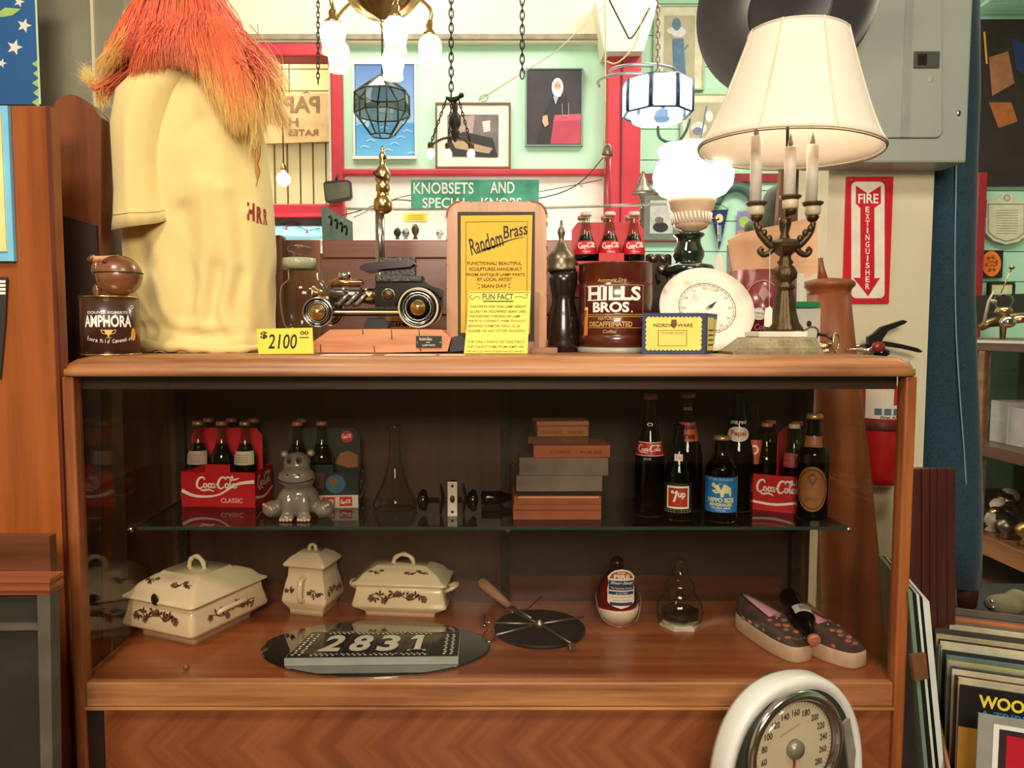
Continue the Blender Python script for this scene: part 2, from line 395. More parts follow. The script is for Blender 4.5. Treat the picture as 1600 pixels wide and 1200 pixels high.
# red rails and post
redbar = MB()
redbar.bx(X_(535, 268, YB), xr, YB - .04, YB, Z_(274, YB - .04), Z_(263, YB - .04), red, .01)
redbar.build('trim_2', **st)
p = MB(); p.bx(X_(948, 300, 4.38), X_(1000, 300, 4.38), 4.38, 4.5, 0, Z_(78, 4.38), red, .006)
p.bx(X_(969, 300, 4.37), X_(971, 300, 4.37), 4.37, 4.38, 0, Z_(90, 4.37), M('dark_red_seam', '4c0c16', .7)); p.build('trim_3', **st)
# right: far mint boarded wall
w = MB(); xa = xr + .02; zt = 3.45; k = 0; z = 0
while z < zt:
    w.bx(xa, 5.2, YR, YR + .1, z, min(z + .205, zt) - .006, mint); z += .205
w.bx(xa, 5.2, YR + .03, YR + .1, 0, zt, M('mint_gap', '5e9474', .8))
w.build('wall_back_right', **st)
w = MB(); w.bx(xa, X_(1300, 280, YR), YR - .03, YR, Z_(284, YR - .03), Z_(271, YR - .03), M('deep_red_paint', '8e1620', .5)); w.build('trim_4', **st)
w = MB(); w.bx(X_(1515, 400, 5.2), X_(1529, 400, 5.2), 5.14, 5.3, 0, Z_(272, 5.2), M('deep_red_paint'), .006); w.build('trim_5', **st)
w = MB()
for k in range(9): w.bx(3.2, 5.2, 3.4 + k * .21, 3.4 + k * .21 + .2, 3.2, 3.22, mint)
w.build('ceiling_boards', **st)

# window_1: red framed opening with planked wall beyond
w = MB()
w.pbox(385, 66, 520, 88, YB - .06, .14, red, .01); w.pbox(515, 88, 536, 326, YB - .06, .14, red, .01)
w.pbox(400, 318, 538, 337, YB - .09, .2, red, .015); w.pbox(400, 337, 515, 352, YB - .02, .1, M('dark_lintel', '2c1510', .7))
w.build('window_1', **st)
w = MB(); bei = M('beige_boards', 'd6c09a', .7, var=.05, sc=3); bei2 = M('pale_plank', 'd8d4b4', .7, var=.05, sc=3)
w.bx(-2.8, xl + .1, YW + .02, YW + .1, 0, 3.45, M('board_gap', '8a7858', .8))
for (a, b) in ((20, 84), (85, 108), (109, 142), (143, 184), (185, 224)): w.pbox(150, a, 540, b - 1, YW, .02, bei)
for k in range(20): w.pbox(150 + k * 20, 224, 169 + k * 20, 330, YW, .02, bei2)
w.build('wall_far', **st)
w = MB(); w.pbox(380, 350, 520, 377, YB + .03, .03, M('cyan_glass_light', '8fd6de', .3, emit=.55, ecol='9fe0ea')); w.build('window_2', **st)
# hanging sign, lettering reversed
t = thing('hanging_sign', 'weathered plank sign with reversed dark lettering hung beyond the red framed opening', 'sign', P(470, 220, YW - .12))
s_ = MB(); s_.ppr([(395, 145), (513, 146), (514, 221), (400, 225)], YW - .12, .03, M('weathered_sign', 'b59c78', .8, var=.15)); s_.build('board', t)
fn = pxplane(YW - .122); s_ = MB(); br = M('faded_brown_ink', '6e5a42', .8)
s_.text('PAPA', 499, 176, 418, 150, fn, br, bold=.03); s_.text('H', 466, 197, 451, 184, fn, br, bold=.03)
s_.text('RATES', 497, 212, 450, 202, fn, br, bold=.02); s_.build('lettering', t)
s_ = MB(); s_.tube([P(x, y, YW - .1) for x, y in ((450, -60), (452, 150), (480, 144), (487, 148), (489, 158))], .004, iron); s_.build('hanging_wire', t)
t = thing('glowing_bulb', 'glowing round bulb beyond the red framed opening beside the yellow shirt', 'bulb', P(443, 280, 5.1))
s_ = MB(); s_.tube([P(443, 262, 5.1), Vector((P(443, 262, 5.1).x, 5.1, 3.45))], .004, iron, 6); s_.sph(P(443, 280, 5.1), .045, M('bulb_hot', 'ffffff', emit=26, ecol='fff2d8')); s_.build('bulb_glass', t)
s_ = MB(); s_.lathe([(.018, 0), (.02, .03), (.008, .05)], P(443, 268, 5.1), brass, 12); s_.build('bulb_base', t)

# ---------------------------------------------------------------- pictures on the far walls
def picture(name, label, x0, y0, x1, y1, Y, fw, fm, draw, mat_w=0, mat_m=None, cat='picture', D=.03):
    t = thing(name, label, cat, P((x0 + x1) / 2, y1, Y))
    f = MB()
    if fw: 
        f.pbox(x0, y0, x1, y0 + fw, Y, D, fm); f.pbox(x0, y1 - fw, x1, y1, Y, D, fm)
        f.pbox(x0, y0 + fw, x0 + fw, y1 - fw, Y, D, fm); f.pbox(x1 - fw, y0 + fw, x1, y1 - fw, Y, D, fm); f.build('frame', t)
    if mat_w: m = MB(); m.pbox(x0 + fw, y0 + fw, x1 - fw, y1 - fw, Y + .008, D - .01, mat_m); m.build('mount', t)
    q = fw + mat_w; im = MB(); im.pbox(x0 + q, y0 + q, x1 - q, y1 - q, Y + .006, D - .008, draw[0])
    for j_, d in enumerate(draw[1:]):
        fn = pxplane(Y + .006, .001 + j_ * .0006)
        if d[0] == 'p': im.poly(d[2], fn, d[1])
        elif d[0] == 'd': im.disc(d[2], d[3], d[4], d[5], fn, d[1])
        elif d[0] == 's': im.stroke(d[3], d[2], fn, d[1])
        elif d[0] == 't': im.text(d[2], d[3], d[4], d[5], d[6], fn, d[1], **(d[7] if len(d) > 7 else {}))
    im.build('image', t); return t
skin = M('painted_skin', 'c99a7c', .6); dk = M('painted_dark', '2c2a2e', .7, var=.15)
sea = M('sea_print', '2f6fa8', .4, var=.2, sc=9)
def seamat():
    m, nt, b = _new('sea_print2'); co = _coords(nt, 1); sp = nt.nodes.new('ShaderNodeSeparateXYZ'); nt.links.new(co, sp.inputs[0])
    mr = nt.nodes.new('ShaderNodeMapRange'); mr.inputs[1].default_value = 0; mr.inputs[2].default_value = .58; nt.links.new(sp.outputs[2], mr.inputs[0])
    nt.links.new(_ramp(nt, mr.outputs[0], [(0, lin('5fb0dc')), (.34, lin('3a86c4')), (.36, lin('86b0dc')), (1, lin('2f5ca4'))]), b.inputs['Base Color']); b.inputs['Roughness'].default_value = .35; return m
picture('framed_poster', 'tall blue sea and sky poster in white frame behind the faceted glass lantern', 551, 96, 651, 248, YB - .03, 4, white, [seamat()] +
        [('s', M('foam', 'b8dcec', .6), 1, [(556 + (i * 37) % 84, 196 + i * 5), (562 + (i * 37) % 84, 193 + i * 5), (570 + (i * 37) % 84, 196 + i * 5)]) for i in range(10)])
sep = M('sepia_print', '6e6264', .6, var=.25, sc=12)
picture('framed_print', 'framed sepia print of a room with a dog behind the small hanging chandelier', 680, 160, 798, 263, YB - .03, 3, M('thin_brown_frame', '6a4a2c', .5),
        [sep, ('p', M('sepia_light', 'a08c88', .6), [(716, 183), (742, 180), (738, 215), (712, 220)]), ('p', M('sepia_pale', 'c9c2b8', .6), [(753, 190), (766, 188), (766, 205), (756, 207)]),
         ('p', dk, [(700, 215), (725, 206), (770, 216), (778, 246), (699, 244)]), ('p', M('sepia_tan', 'a89070', .6), [(704, 218), (730, 222), (770, 232), (764, 240), (712, 232)])], 16, M('ivory_mount', 'e6dfca', .8))
picture('portrait_painting', 'portrait of white bearded person in dark suit beside a red table', 821, 106, 911, 228, YB - .03, 2, M('grey_frame', '6f8c80', .5),
        [M('portrait_ground', '38343a', .7, var=.2, sc=8), ('p', dk, [(860, 152), (885, 150), (892, 190), (862, 225), (838, 225), (850, 180)]),
         ('p', M('painted_rose', 'a83a50', .6), [(866, 180), (908, 178), (908, 225), (860, 225)]), ('p', M('painted_rose_light', 'c04a60', .6), [(868, 180), (908, 178), (908, 188), (864, 190)]),
         ('d', M('painted_white_hair', 'e6e2dc', .7), 871, 137, 9, 15), ('d', skin, 871, 135, 5, 8), ('p', white, [(863, 140), (879, 140), (876, 151), (868, 152)]),
         ('d', dk, 869, 134, 1, .8), ('d', dk, 874, 134, 1, .8), ('p', M('painted_collar', '9aa4c0', .6), [(864, 151), (873, 151), (868, 164)]),
         ('p', skin, [(848, 182), (855, 180), (857, 195), (851, 199), (847, 190)]), ('s', M('painted_glass', '8c8c98', .5), 1, [(878, 162), (879, 180), (884, 182), (888, 180), (888, 162)])])
ir = M('iris_ground', 'b4ae90', .7, var=.12, sc=8); irb = M('iris_blue', '5a7c98', .7, var=.2); irw = M('iris_white', 'd6dad6', .7)
picture('iris_print', 'tall iris flower print in pale frame above the white crystal lantern', 1022, 8, 1101, 140, YR - .04, 2, M('pale_green_frame', 'aab890', .6),
        [ir, ('p', irb, [(1050, 60), (1068, 60), (1072, 120), (1052, 122)]), ('d', irw, 1060, 50, 12, 8), ('d', irb, 1057, 38, 7, 10), ('d', irw, 1048, 48, 6, 5), ('s', irb, 2, [(1058, 120), (1062, 90), (1075, 70)])], 14, M('cream_mount', 'd9d8bc', .8))
picture('iris_print', 'smaller white iris flower print in pale frame beside the cream lamp shade', 1064, 146, 1150, 240, YR - .04, 2, M('pale_green_frame'),
        [ir, ('d', irw, 1092, 200, 12, 10), ('d', M('iris_grey', '7a7e94', .7), 1090, 205, 8, 6), ('s', irb, 2, [(1092, 228), (1098, 200), (1104, 165)]), ('d', irw, 1108, 182, 6, 9)], 12, M('cream_mount'))
picture('flower_photograph', 'grey matted black and white flower photograph behind the glowing globe lamp', 1003, 300, 1064, 378, YR - .04, 3, brownw,
        [M('photo_pale', 'c8cac4', .6, var=.15, sc=20), ('d', dk, 1032, 355, 12, 8), ('d', M('photo_grey', '6c6e6c', .6), 1030, 344, 7, 5)], 10, M('grey_mount', '7a8478', .8))
t = thing('pennant', 'small navy triangular pennant hanging on mint wall beside the glowing lamp', 'pennant', P(1125, 390, YR - .05))
s_ = MB(); s_.ppr([(1111, 329), (1138, 327), (1124, 390)], YR - .05, .01, M('navy_felt', '1d2f5a', .9)); fn = pxplane(YR - .051)
s_.disc(1124, 341, 6, 7, fn, M('pennant_gold', 'd9cc98', .8)); s_.text('PENN', 1121, 377, 1127, 352, fn, white); s_.build('flag', t)
s_ = MB(); s_.tube([P(1111, 329, YR - .05), P(1124, 318, YR - .05), P(1138, 327, YR - .05)], .002, ink); s_.build('cord', t)
picture('small_poster', 'small purple poster with round green fruit partly behind candelabrum', 1152, 330, 1182, 366, YR - .04, 0, None,
        [M('lilac', '8a7cb8', .7), ('d', M('fruit_green', '9cc04a', .7), 1163, 347, 8, 9), ('p', M('poster_orange', 'd08a58', .7), [(1152, 360), (1182, 360), (1182, 366), (1152, 366)])], D=.01)
# right edge pictures
picture('wall_cutout', 'tall dark brown abstract poster high on the mint wall beside the jeans', 1533, 30, 1640, 290, YR - .05, 0, None,
        [M('poster_umber', '2a1d16', .7, var=.3, sc=6), ('p', M('poster_tan', '9a6242', .7, var=.2), [(1545, 90), (1575, 80), (1585, 130), (1550, 150)]), ('p', M('poster_rust', 'a05a2c', .7, var=.2), [(1545, 160), (1580, 160), (1590, 190), (1560, 200)]),
         ('p', M('poster_navy', '20305a', .7), [(1580, 60), (1605, 70), (1605, 120), (1588, 110)]), ('p', M('poster_gold', 'd6a62c', .7), [(1536, 50), (1539, 50), (1543, 100), (1540, 100)])], cat='poster', D=.02)
picture('rose_ornament', 'red rose shaped ornament on the red post beside the blue jeans', 1528, 312, 1541, 340, YR - .12, 0, None,
        [M('rose_red', 'b01826', .5, var=.2), ('s', M('rose_dark', '6e0c18', .5), 1, [(1530, 330), (1534, 318), (1539, 326), (1535, 333), (1533, 326)])], cat='ornament', D=.05)
t = thing('certificate_plaque', 'cream shield shaped certificate plaque on the mint boards', 'plaque', P(1572, 380, YR - .05))
s_ = MB(); s_.ppr([(1540, 316), (1558, 312), (1568, 302), (1580, 302), (1590, 312), (1604, 316), (1604, 368), (1590, 378), (1572, 382), (1552, 376), (1540, 364)], YR - .05, .03, M('plaque_cream', 'd2ceae', .6)); s_.build('backing', t)
s_ = MB(); fn = pxplane(YR - .05, .002); gm = M('plaque_grey_green', '7f8c74', .6)
s_.stroke([(1544, 319), (1600, 319), (1600, 364), (1588, 373), (1572, 377), (1554, 371), (1544, 361), (1544, 319)], 1.6, fn, gm, False)
s_.disc(1573, 309, 5, 5, fn, gm, r0=.7)
for k in range(10): s_.rect(1556, 328 + k * 4, 1590, 329 + k * 4, fn, M('plaque_text', 'a8a286', .7))
s_.build('border_and_text', t)
picture('orange_poster', 'small orange ornament print with black corners on mint boards', 1532, 391, 1566, 434, YR - .05, 0, None,
        [ink, ('d', M('bright_orange', 'ee7c2c', .7), 1549, 412, 15, 20)] + [('d', M('deep_orange', 'a84c10', .7), 1549 + 8 * math.cos(a), 412 + 11 * math.sin(a), 2, 3) for a in range(0, 7)] +
        [('s', M('deep_orange'), 1.2, [(1543, 404 + 6 * j), (1549, 402 + 6 * j), (1555, 404 + 6 * j)]) for j in range(4)], cat='poster', D=.01)
picture('framed_card', 'small black framed card standing behind the right hand display case', 1546, 441, 1586, 466, YR - .1, 3, ink, [M('pale_card', 'c4cea4', .7)], 2, yel2)

# knob sign on the white wall + notes + string lights
t = thing('shelf_sign', 'green sign reading knobsets and special knobs on white wall', 'sign', P(742, 330, 4.19))
gs = M('green_sign', '14705a', .5, c2='3f9c7c', sc=9)
s_ = MB(); s_.pbox(642, 281, 842, 326, 4.19, .02, gs); s_.build('board', t)
s_ = MB(); fn = pxplane(4.19); si = M('silver_letter', 'd8d8cc', .4)
for (a, b, c, d, e) in (('KNOBSETS', 646, 740, 303, 285), ('AND', 766, 804, 302, 284), ('SPECIAL', 660, 732, 325, 309), ('KNOBS', 752, 815, 325, 309)): s_.text(a, b, c, d, e, fn, si) if False else s_.text(a, b, d, c, e, fn, si, bold=.012)
s_.build('lettering', t)
s_ = MB(); s_.pbox(632, 333, 667, 345, 4.494, .006, yel); fn = pxplane(4.494)
for k in range(3): s_.rect(637, 336 + 3 * k, 662, 337 + 3 * k, fn, M('note_ink', 'b09a30', .7))
s_.build('yellow_note', None, P(650, 345, 4.3), 'small yellow note under the green knob sign', 'note')
s_ = MB(); s_.tube([P(540, 326, 4.2), P(642, 327, 4.2), P(840, 325, 4.2), P(1060, 318, 4.2)], .008, M('grey_rod', '9a958a', .4)); s_.build('hanging_rod', None, P(800, 326, 4.2), 'thin grey rod running level across the white wall behind the counter', 'rod')
# the white shelf wall with knobs
s_ = MB(); s_.bx(xl, xr, 4.02, 4.5, Z_(374, 4.02) - .03, Z_(374, 4.02), white); s_.build('wall_shelf', None, (0, 4.2, Z_(374, 4.02)), 'white shelf along the back wall holding small door knobs', 'shelf')
zsh = Z_(374, 4.02)
for i, (x, y0, lab, mm) in enumerate(((621, 356, 'dark round knob first on the white shelf', iron), (634, 357, 'greyish glass knob second on the white shelf', steel), (649, 350, 'tall bronze finial knob on the white shelf', bronze), (687, 359, 'pale glass knob alone on the white shelf', tin))):
    k = MB(); X = X_(x, 366, 4.12); h = Z_(y0, 4.12) - zsh
    k.lathe([(.016, 0), (.018, .004), (.007, h * .3), (.018, h * .5), (.021, h * .7), (.012, h * .92), (.003, h)], (X, 4.12, zsh), mm, 14); k.build('doorknob', None, (X, 4.12, zsh), lab, 'knob', 'small knobs on the white shelf')
def string_lights(name, label, pts, Y, cols):
    t = thing(name, label, 'string lights', P(pts[0][0], pts[0][1], Y)); c = catmull(pts, 5)
    m = MB(); m.tube([P(a, b, Y) for a, b in c], .0022, iron, 5); m.build('wire', t)
    for i, (a, b) in enumerate(c[2::4]):
        m = MB(); cc = cols[i % len(cols)]; m.sph(P(a, b + 3, Y), .009, M('tiny_bulb_' + cc, cc, .3, emit=1.5), 8); m.build('bulb', t)
    return t
string_lights('string_lights', 'drooping wire of tiny pink lights across the white wall', [(552, 340), (640, 305), (720, 318), (840, 300), (940, 281)], 4.25, ['ff6a70', 'ffb0a8'])
string_lights('string_lights', 'red and blue fairy lights in the blue pane below the opening', [(440, 357), (462, 352), (480, 360), (500, 356)], 4.46, ['e03040', '3a8cc0'])
m = MB(); m.tube([P(a, b, 4.2) for a, b in catmull([(500, 345), (560, 330), (620, 312), (700, 322), (830, 312), (900, 290), (945, 243)], 4)], .003, iron, 5); m.build('loose_cable', None, P(600, 320, 4.2), 'slack dark cable strung behind the knob sign', 'cable')
for i, (pts, lab) in enumerate(([[(748, 158), (752, 150), (762, 148), (760, 157), (752, 158)], 'thin pale wire loop ending over the framed sepia print']
                              , [[(945, 0), (946, 90), (944, 240)], 'tan cord running straight down beside the red post']
                              , [[(952, 0), (975, 45), (985, 60), (1000, 40), (1015, 12)], 'dark cord drooping from the top of the cream bracket']
                              , [[(1018, 14), (1005, 25), (992, 70), (965, 98), (948, 96)], 'pale cable curling over the top of the red post'])):
    m = MB(); m.tube([P(a, b, 4.15) for a, b in catmull(pts, 5)], .0045, M('cord_tan', 'a89c78', .6) if i != 2 else iron, 6); m.build('hanging_cable', None, P(*pts[0], 4.15), lab, 'cord')
m = MB(); m.tube([P(750, 156, 4.15), P(870, 80, 4.15), P(945, 8, 4.15)], .003, M('cord_tan'), 6); m.build('hanging_cable', None, P(800, 110, 4.15), 'thin slanting wire from the sepia print up toward the cream bracket', 'cord')

# chains
def chain(label, x, y0, y1, Y, link=12, r=1.1, mat=iron, group=None):
    m = MB(); k = 0; y = y0; s = K(Y)
    while y < y1:
        c = P(x, y + link / 2, Y); h = link * .62 * s; wd_ = link * .26 * s; a = PI / 2 * (k % 2)
        m.tube([c + Vector((wd_ * math.cos(q) * math.cos(a), wd_ * math.cos(q) * math.sin(a), h * math.sin(q))) for q in [2 * PI * j / 10 for j in range(10)]], r * s, mat, 5, closed=True)
        y += link * .88; k += 1
    m.build('hanging_chain', None, P(x, y0, Y), label, 'chain', group)
chain('long dark chain holding the small hanging chandelier', 705, -260, 150, 3.4, 13)
chain('short dark chain hanging free over the bearded portrait', 816, -280, 112, 3.3, 13)
chain('short chain hanging before the red framed opening', 497, -187, 125, 4.2, 9, .8)
chain('pale chain carrying the white crystal lantern', 1028, -300, 128, 3.2, 11, 1.0, steel)

# ---------------------------------------------------------------- the display counter
def herring():
    m, nt, b = _new('chevron_veneer'); N = nt.nodes; L = nt.links
    tc = N.new('ShaderNodeTexCoord'); sp = N.new('ShaderNodeSeparateXYZ'); L.new(tc.outputs['Object'], sp.inputs[0])
    def mt(op, a, b_=None):
        n = N.new('ShaderNodeMath'); n.operation = op
        for i, v in enumerate((a, b_)):
            if v is None: continue
            if isinstance(v, (int, float)): n.inputs[i].default_value = v
            else: L.new(v, n.inputs[i])
        return n.outputs[0]
    dz = mt('ABSOLUTE', mt('SUBTRACT', sp.outputs[2], .235))
    u = mt('SUBTRACT', sp.outputs[0], mt('MULTIPLY', dz, 1.0))
    v = mt('ADD', sp.outputs[0], dz)
    cb = N.new('ShaderNodeCombineXYZ'); L.new(mt('MULTIPLY', u, 42.), cb.inputs[0]); L.new(mt('MULTIPLY', v, 3.), cb.inputs[1])
    n1 = N.new('ShaderNodeTexNoise'); n1.inputs['Scale'].default_value = .55; n1.inputs['Detail'].default_value = 4; L.new(cb.outputs[0], n1.inputs['Vector'])
    L.new(_ramp(nt, n1.outputs['Fac'], [(.3, lin('713c1f')), (.5, lin('8a4e2a')), (.7, lin('985a33'))]), b.inputs['Base Color'])
    b.inputs['Roughness'].default_value = .32; b.inputs['Coat Weight'].default_value = .25; return m
XL = .858; YFt = 1.53; YBk = 2.05
case = thing('display_counter', 'long glass fronted wooden display counter with rounded top edge', 'display counter', (0, 1.55, 0))
m = MB(); rings = []
for (ins, z) in ((.004, ZT - .040), (0, ZT - .038), (0, ZT - .026), (.003, ZT - .0245), (.003, ZT - .022), (.006, ZT - .014), (.014, ZT - .006), (.026, ZT - .001), (.034, ZT)):
    rings.append([Vector((x, y, z)) for x, y in rrect(0, (YFt + YBk) / 2 - .005, XL - ins * 1.7, (YBk - YFt) / 2 + .006 - ins, .034 - ins * .5, 8)])
loft(m, rings, oak); m.build('countertop', case)
for s in (-1, 1):
    m = MB(); m.bx(s * .855, s * .832, YFt, YFt + .035, 0, ZT - .04, oakz, .004); m.build('front_post', case)
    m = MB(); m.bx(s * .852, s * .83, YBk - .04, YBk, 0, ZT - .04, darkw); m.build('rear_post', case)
    m = MB(); m.bx(s * .846, s * .842, YFt + .035, YBk - .04, ZD, ZT - .04, glassf); m.build('side_glass', case)
    m = MB(); m.bx(s * .855, s * .832, YFt + .035, YBk - .04, 0, ZD - .002, oakz); m.build('side_panel', case)
m = MB(); m.bx(-.832, .832, YFt + .004, YFt + .03, ZD - .05, ZD + .001, oak, .003); m.bx(-.832, .832, YFt - .004, YFt + .004, ZD - .054, ZD - .049, oak, .001); m.build('front_rail', case)
m = MB(); m.bx(-.80, .832, YFt + .012, YFt + .03, .05, ZD - .054, herring()); m.build('base_panel', case)
m = MB(); m.bx(-.832, -.80, YFt + .006, YFt + .028, .02, ZD - .054, M('dark_worn_wood', '24120a', .6, var=.3)); m.build('dark_corner_strip', case)
m = MB(); m.bx(-.832, .832, YFt + .03, YBk - .02, ZD - .02, ZD, deckw); m.build('deck', case)
m = MB(); m.bx(-.832, .832, YFt + .036, YFt + .06, ZT - .068, ZT - .04, M('dark_rail', '3a2a24', .4)); m.build('upper_rail', case)
m = MB(); m.bx(-.832, .832, YFt + .022, YFt + .027, ZD + .002, ZT - .04, glassf); m.build('front_glass', case)
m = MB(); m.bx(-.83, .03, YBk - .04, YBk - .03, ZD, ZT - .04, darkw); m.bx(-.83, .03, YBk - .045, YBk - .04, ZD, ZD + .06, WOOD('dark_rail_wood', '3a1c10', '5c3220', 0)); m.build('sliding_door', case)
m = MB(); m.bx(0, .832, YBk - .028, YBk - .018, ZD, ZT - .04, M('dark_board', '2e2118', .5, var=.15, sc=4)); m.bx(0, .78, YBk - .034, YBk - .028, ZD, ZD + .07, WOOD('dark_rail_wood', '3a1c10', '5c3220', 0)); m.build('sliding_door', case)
for x in (283, 790, 1247):
    X = X_(x, 760, YBk - .06); m = MB(); m.bx(X - .012, X + .012, YBk - .06, YBk - .045, ZD, ZT - .045, iron)
    for k in range(24): m.bx(X - .0035, X + .0035, YBk - .062, YBk - .0595, ZD + .03 + k * .026, ZD + .042 + k * .026, black)
    m.build('shelf_standard', case)
    m = MB(); m.prism([(X - .003, YBk - .06, ZS - .03), (X - .003, YBk - .06, ZS - .008), (X - .003, 1.71, ZS - .008), (X - .003, 1.71, ZS - .014)], (.006, 0, 0), iron)
    m.tube([(X, 1.71, ZS - .012), (X, 1.70, ZS - .012)], .006, chrome, 8); m.build('shelf_bracket', case)
m = MB(); m.bx(-.785, .795, 1.685, 1.975, ZS - .007, ZS, shelfg); m.bx(-.785, .795, 1.682, 1.685, ZS - .007, ZS, M('glass_edge', '2c3c36', .2)); m.build('glass_shelf', case)

# ---------------------------------------------------------------- left side
t = thing('wooden_cabinet', 'tall plain orange brown wooden cabinet side left of the display counter', 'cabinet', (-1.5, 1.7, 0))
zt = Z_(165, 1.58); m = MB(); m.bx(-2.3, -.885, 1.58, 1.615, 0, zt, oakend, .003); m.build('body', t)
m = MB(); m.bx(-.892, -.884, 1.577, 1.58, 0, zt - .002, WOOD('dark_edge_wood', '4a1c10', '6c3020', 2)); m.build('edge_strip', t)
t = thing('pew_end', 'dark wooden pew end with curved ogee top beside the mannequin', 'pew', (-.93, 1.8, 0))
m = MB(); m.ppr([(80, 1500), (80, 172), (88, 158), (98, 150), (110, 147), (122, 150), (136, 160), (150, 176), (158, 184), (158, 1500)], 1.76, .05, WOOD('red_brown_wood', '4e2410', '7e4422', 2, .8)); m.build('end_panel', t)
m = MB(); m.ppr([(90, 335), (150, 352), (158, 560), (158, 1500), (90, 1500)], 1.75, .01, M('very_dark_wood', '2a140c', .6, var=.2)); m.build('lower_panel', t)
m = MB(); m.pbox(60, 180, 192, 1700, 2.12, .03, WOOD('back_dark_wood', '3a2014', '54301f', 2)); m.bx(X_(190, 600, 2.12), -.60, 2.12, 2.15, 0, ZT - .06, WOOD('back_dark_wood', '3a2014', '54301f', 2)); m.build('dark_backboard', None, (X_(125, 600, 2.12), 2.12, 0), 'dark brown upright board behind the wooden tobacco tin', 'board')
m = MB(); m.bx(X_(-260, 80, 2.3), X_(196, 80, 2.3), 2.3, 2.42, 0, 3.45, M('grey_door', '6e6a58', .5, c2='8e8a76', sc=2.2)); m.build('wall_stub', **st)
m = MB(); m.pbox(143, -60, 147, 190, 2.29, .01, offw); m.build('trim_6', **st)
t = thing('star_poster', 'blue poster with white stars and green leaf edging at upper left', 'poster', P(20, 165, 2.1))
m = MB(); m.ppr([(-120, -60), (54, -60), (63, 163), (-120, 163)], 2.1, .004, M('poster_blue', '1d5a96', .6, var=.15, sc=4)); m.build('sheet', t)
m = MB(); fn = pxplane(2.1)
for (cx, cy, r) in ((30, 3, 9), (38, 40, 12), (23, 74, 13), (3, 99, 8), (-12, 40, 10)):
    m.poly([(cx + (r if k % 2 == 0 else r * .42) * math.sin(PI * k / 5 + .3), cy - (r if k % 2 == 0 else r * .42) * math.cos(PI * k / 5 + .3)) for k in range(10)], fn, white)
lf = M('leaf_green', 'a4c46a', .7)
m.poly([(-6, 22), (8, 12), (33, 14), (20, 24), (2, 27)], fn, lf)
for k in range(5): m.poly([(62, 92 + 15 * k), (50 + 2 * (k % 2), 100 + 15 * k), (62, 108 + 15 * k)], pxplane(2.1, .0012), lf)
m.stroke([(54, -60), (63, 163)], 3, pxplane(2.1, .0015), M('pale_edge', 'c4dcb4', .7), False); m.build('stars_and_leaves', t)
t = thing('framed_poster', 'cream poster with sky blue border at the left edge of the wooden cabinet', 'poster', P(-20, 408, 1.575))
m = MB(); m.pbox(-120, 165, 22, 408, 1.568, .01, M('sky_blue_border', '74bede', .6)); m.build('border', t)
m = MB(); m.pbox(-120, 176, 10, 393, 1.565, .003, M('pale_yellow_sheet', 'efd48c', .7)); m.build('sheet', t)
t = thing('magazine_page', 'black printed page with white lettering pinned low on wooden cabinet', 'poster', P(-20, 588, 1.575))
m = MB(); m.ppr([(-100, 431), (11, 433), (8, 500), (0, 592), (-100, 592)], 1.572, .004, M('page_black', '2a2824', .6)); m.build('sheet', t)
m = MB(); fn = pxplane(1.572)
for k in range(4): m.rect(-60, 438 + 6 * k, 9, 442 + 6 * k, fn, whitei)
m.build('printed_lines', t)
m = MB(); m.pbox(-260, 838, 80, 908, 1.40, .022, WOOD('worn_plank', '4a2412', '70402a', 0, .7)); m.bx(-1.3, -.83, 1.405, 1.42, 0, Z_(909, 1.40), WOOD('worn_plank', '4a2412', '70402a', 0)); m.build('worn_board', None, (-1.1, 1.45, 0), 'worn brown wooden board standing at lower left beside cabinet', 'board')
t = thing('wooden_ledge', 'small wooden shelf board with grooved edge at the lower left', 'shelf board', P(-60, 930, 1.35))
m = MB()
for k in range(4): m.pbox(-260, 905 + 6.4 * k, 78 - (k % 2), 910.8 + 6.4 * k, 1.35 + (k % 2) * .004, .045, WOOD('edge_wood', '7a3c1e', 'a8623c', 0))
m.build('grooved_board', t)
t = thing('framed_screen', 'dark panel in a grey frame leaning under the grooved shelf board', 'framed panel', P(-40, 1200, 1.35))
m = MB(); gf = M('grey_frame_paint', '585246', .6, var=.2); m.ppr([(58, 931), (78, 931), (84, 1320), (66, 1320)], 1.352, .03, gf); m.build('frame', t)
m = MB(); m.ppr([(-260, 977), (59, 977), (59, 985), (-260, 987)], 1.352, .02, gf); m.build('crossbar', t)
m = MB(); m.ppr([(-260, 931), (60, 931), (67, 1320), (-260, 1320)], 1.365, .012, M('dark_olive_panel', '2b2920', .6, var=.15)); m.build('panel', t)

# pew back behind the counter
t = thing('wooden_pew', 'panelled brown wooden pew back standing behind the display counter', 'pew', (-.2, 2.35, 0))
Yp = 2.34
m = MB(); m.pbox(440, 375, 505, 700, Yp + .001, .028, brownz); m.pbox(503, 375, 905, 403, Yp, .03, brownw, .003); m.bx(X_(440, 600, Yp), X_(905, 600, Yp), Yp, Yp + .03, 0, Z_(540, Yp), brownw); m.build('frame', t)
m = MB(); m.pbox(480, 396, 905, 545, Yp + .012, .012, WOOD('pew_panel_wood', '4e2312', '74402c', 0)); m.build('panel', t)
m = MB(); m.pbox(660, 485, 905, 491, Yp - .012, .012, brownw, .002); m.pbox(500, 545, 905, 552, Yp - .01, .01, brownw); m.build('moulding', t)
m = MB(); m.pbox(425, 366, 446, 560, 2.3, .05, WOOD('dark_knob_wood', '4a2616', '6e3c26', 2), .012); m.build('end_post', t)

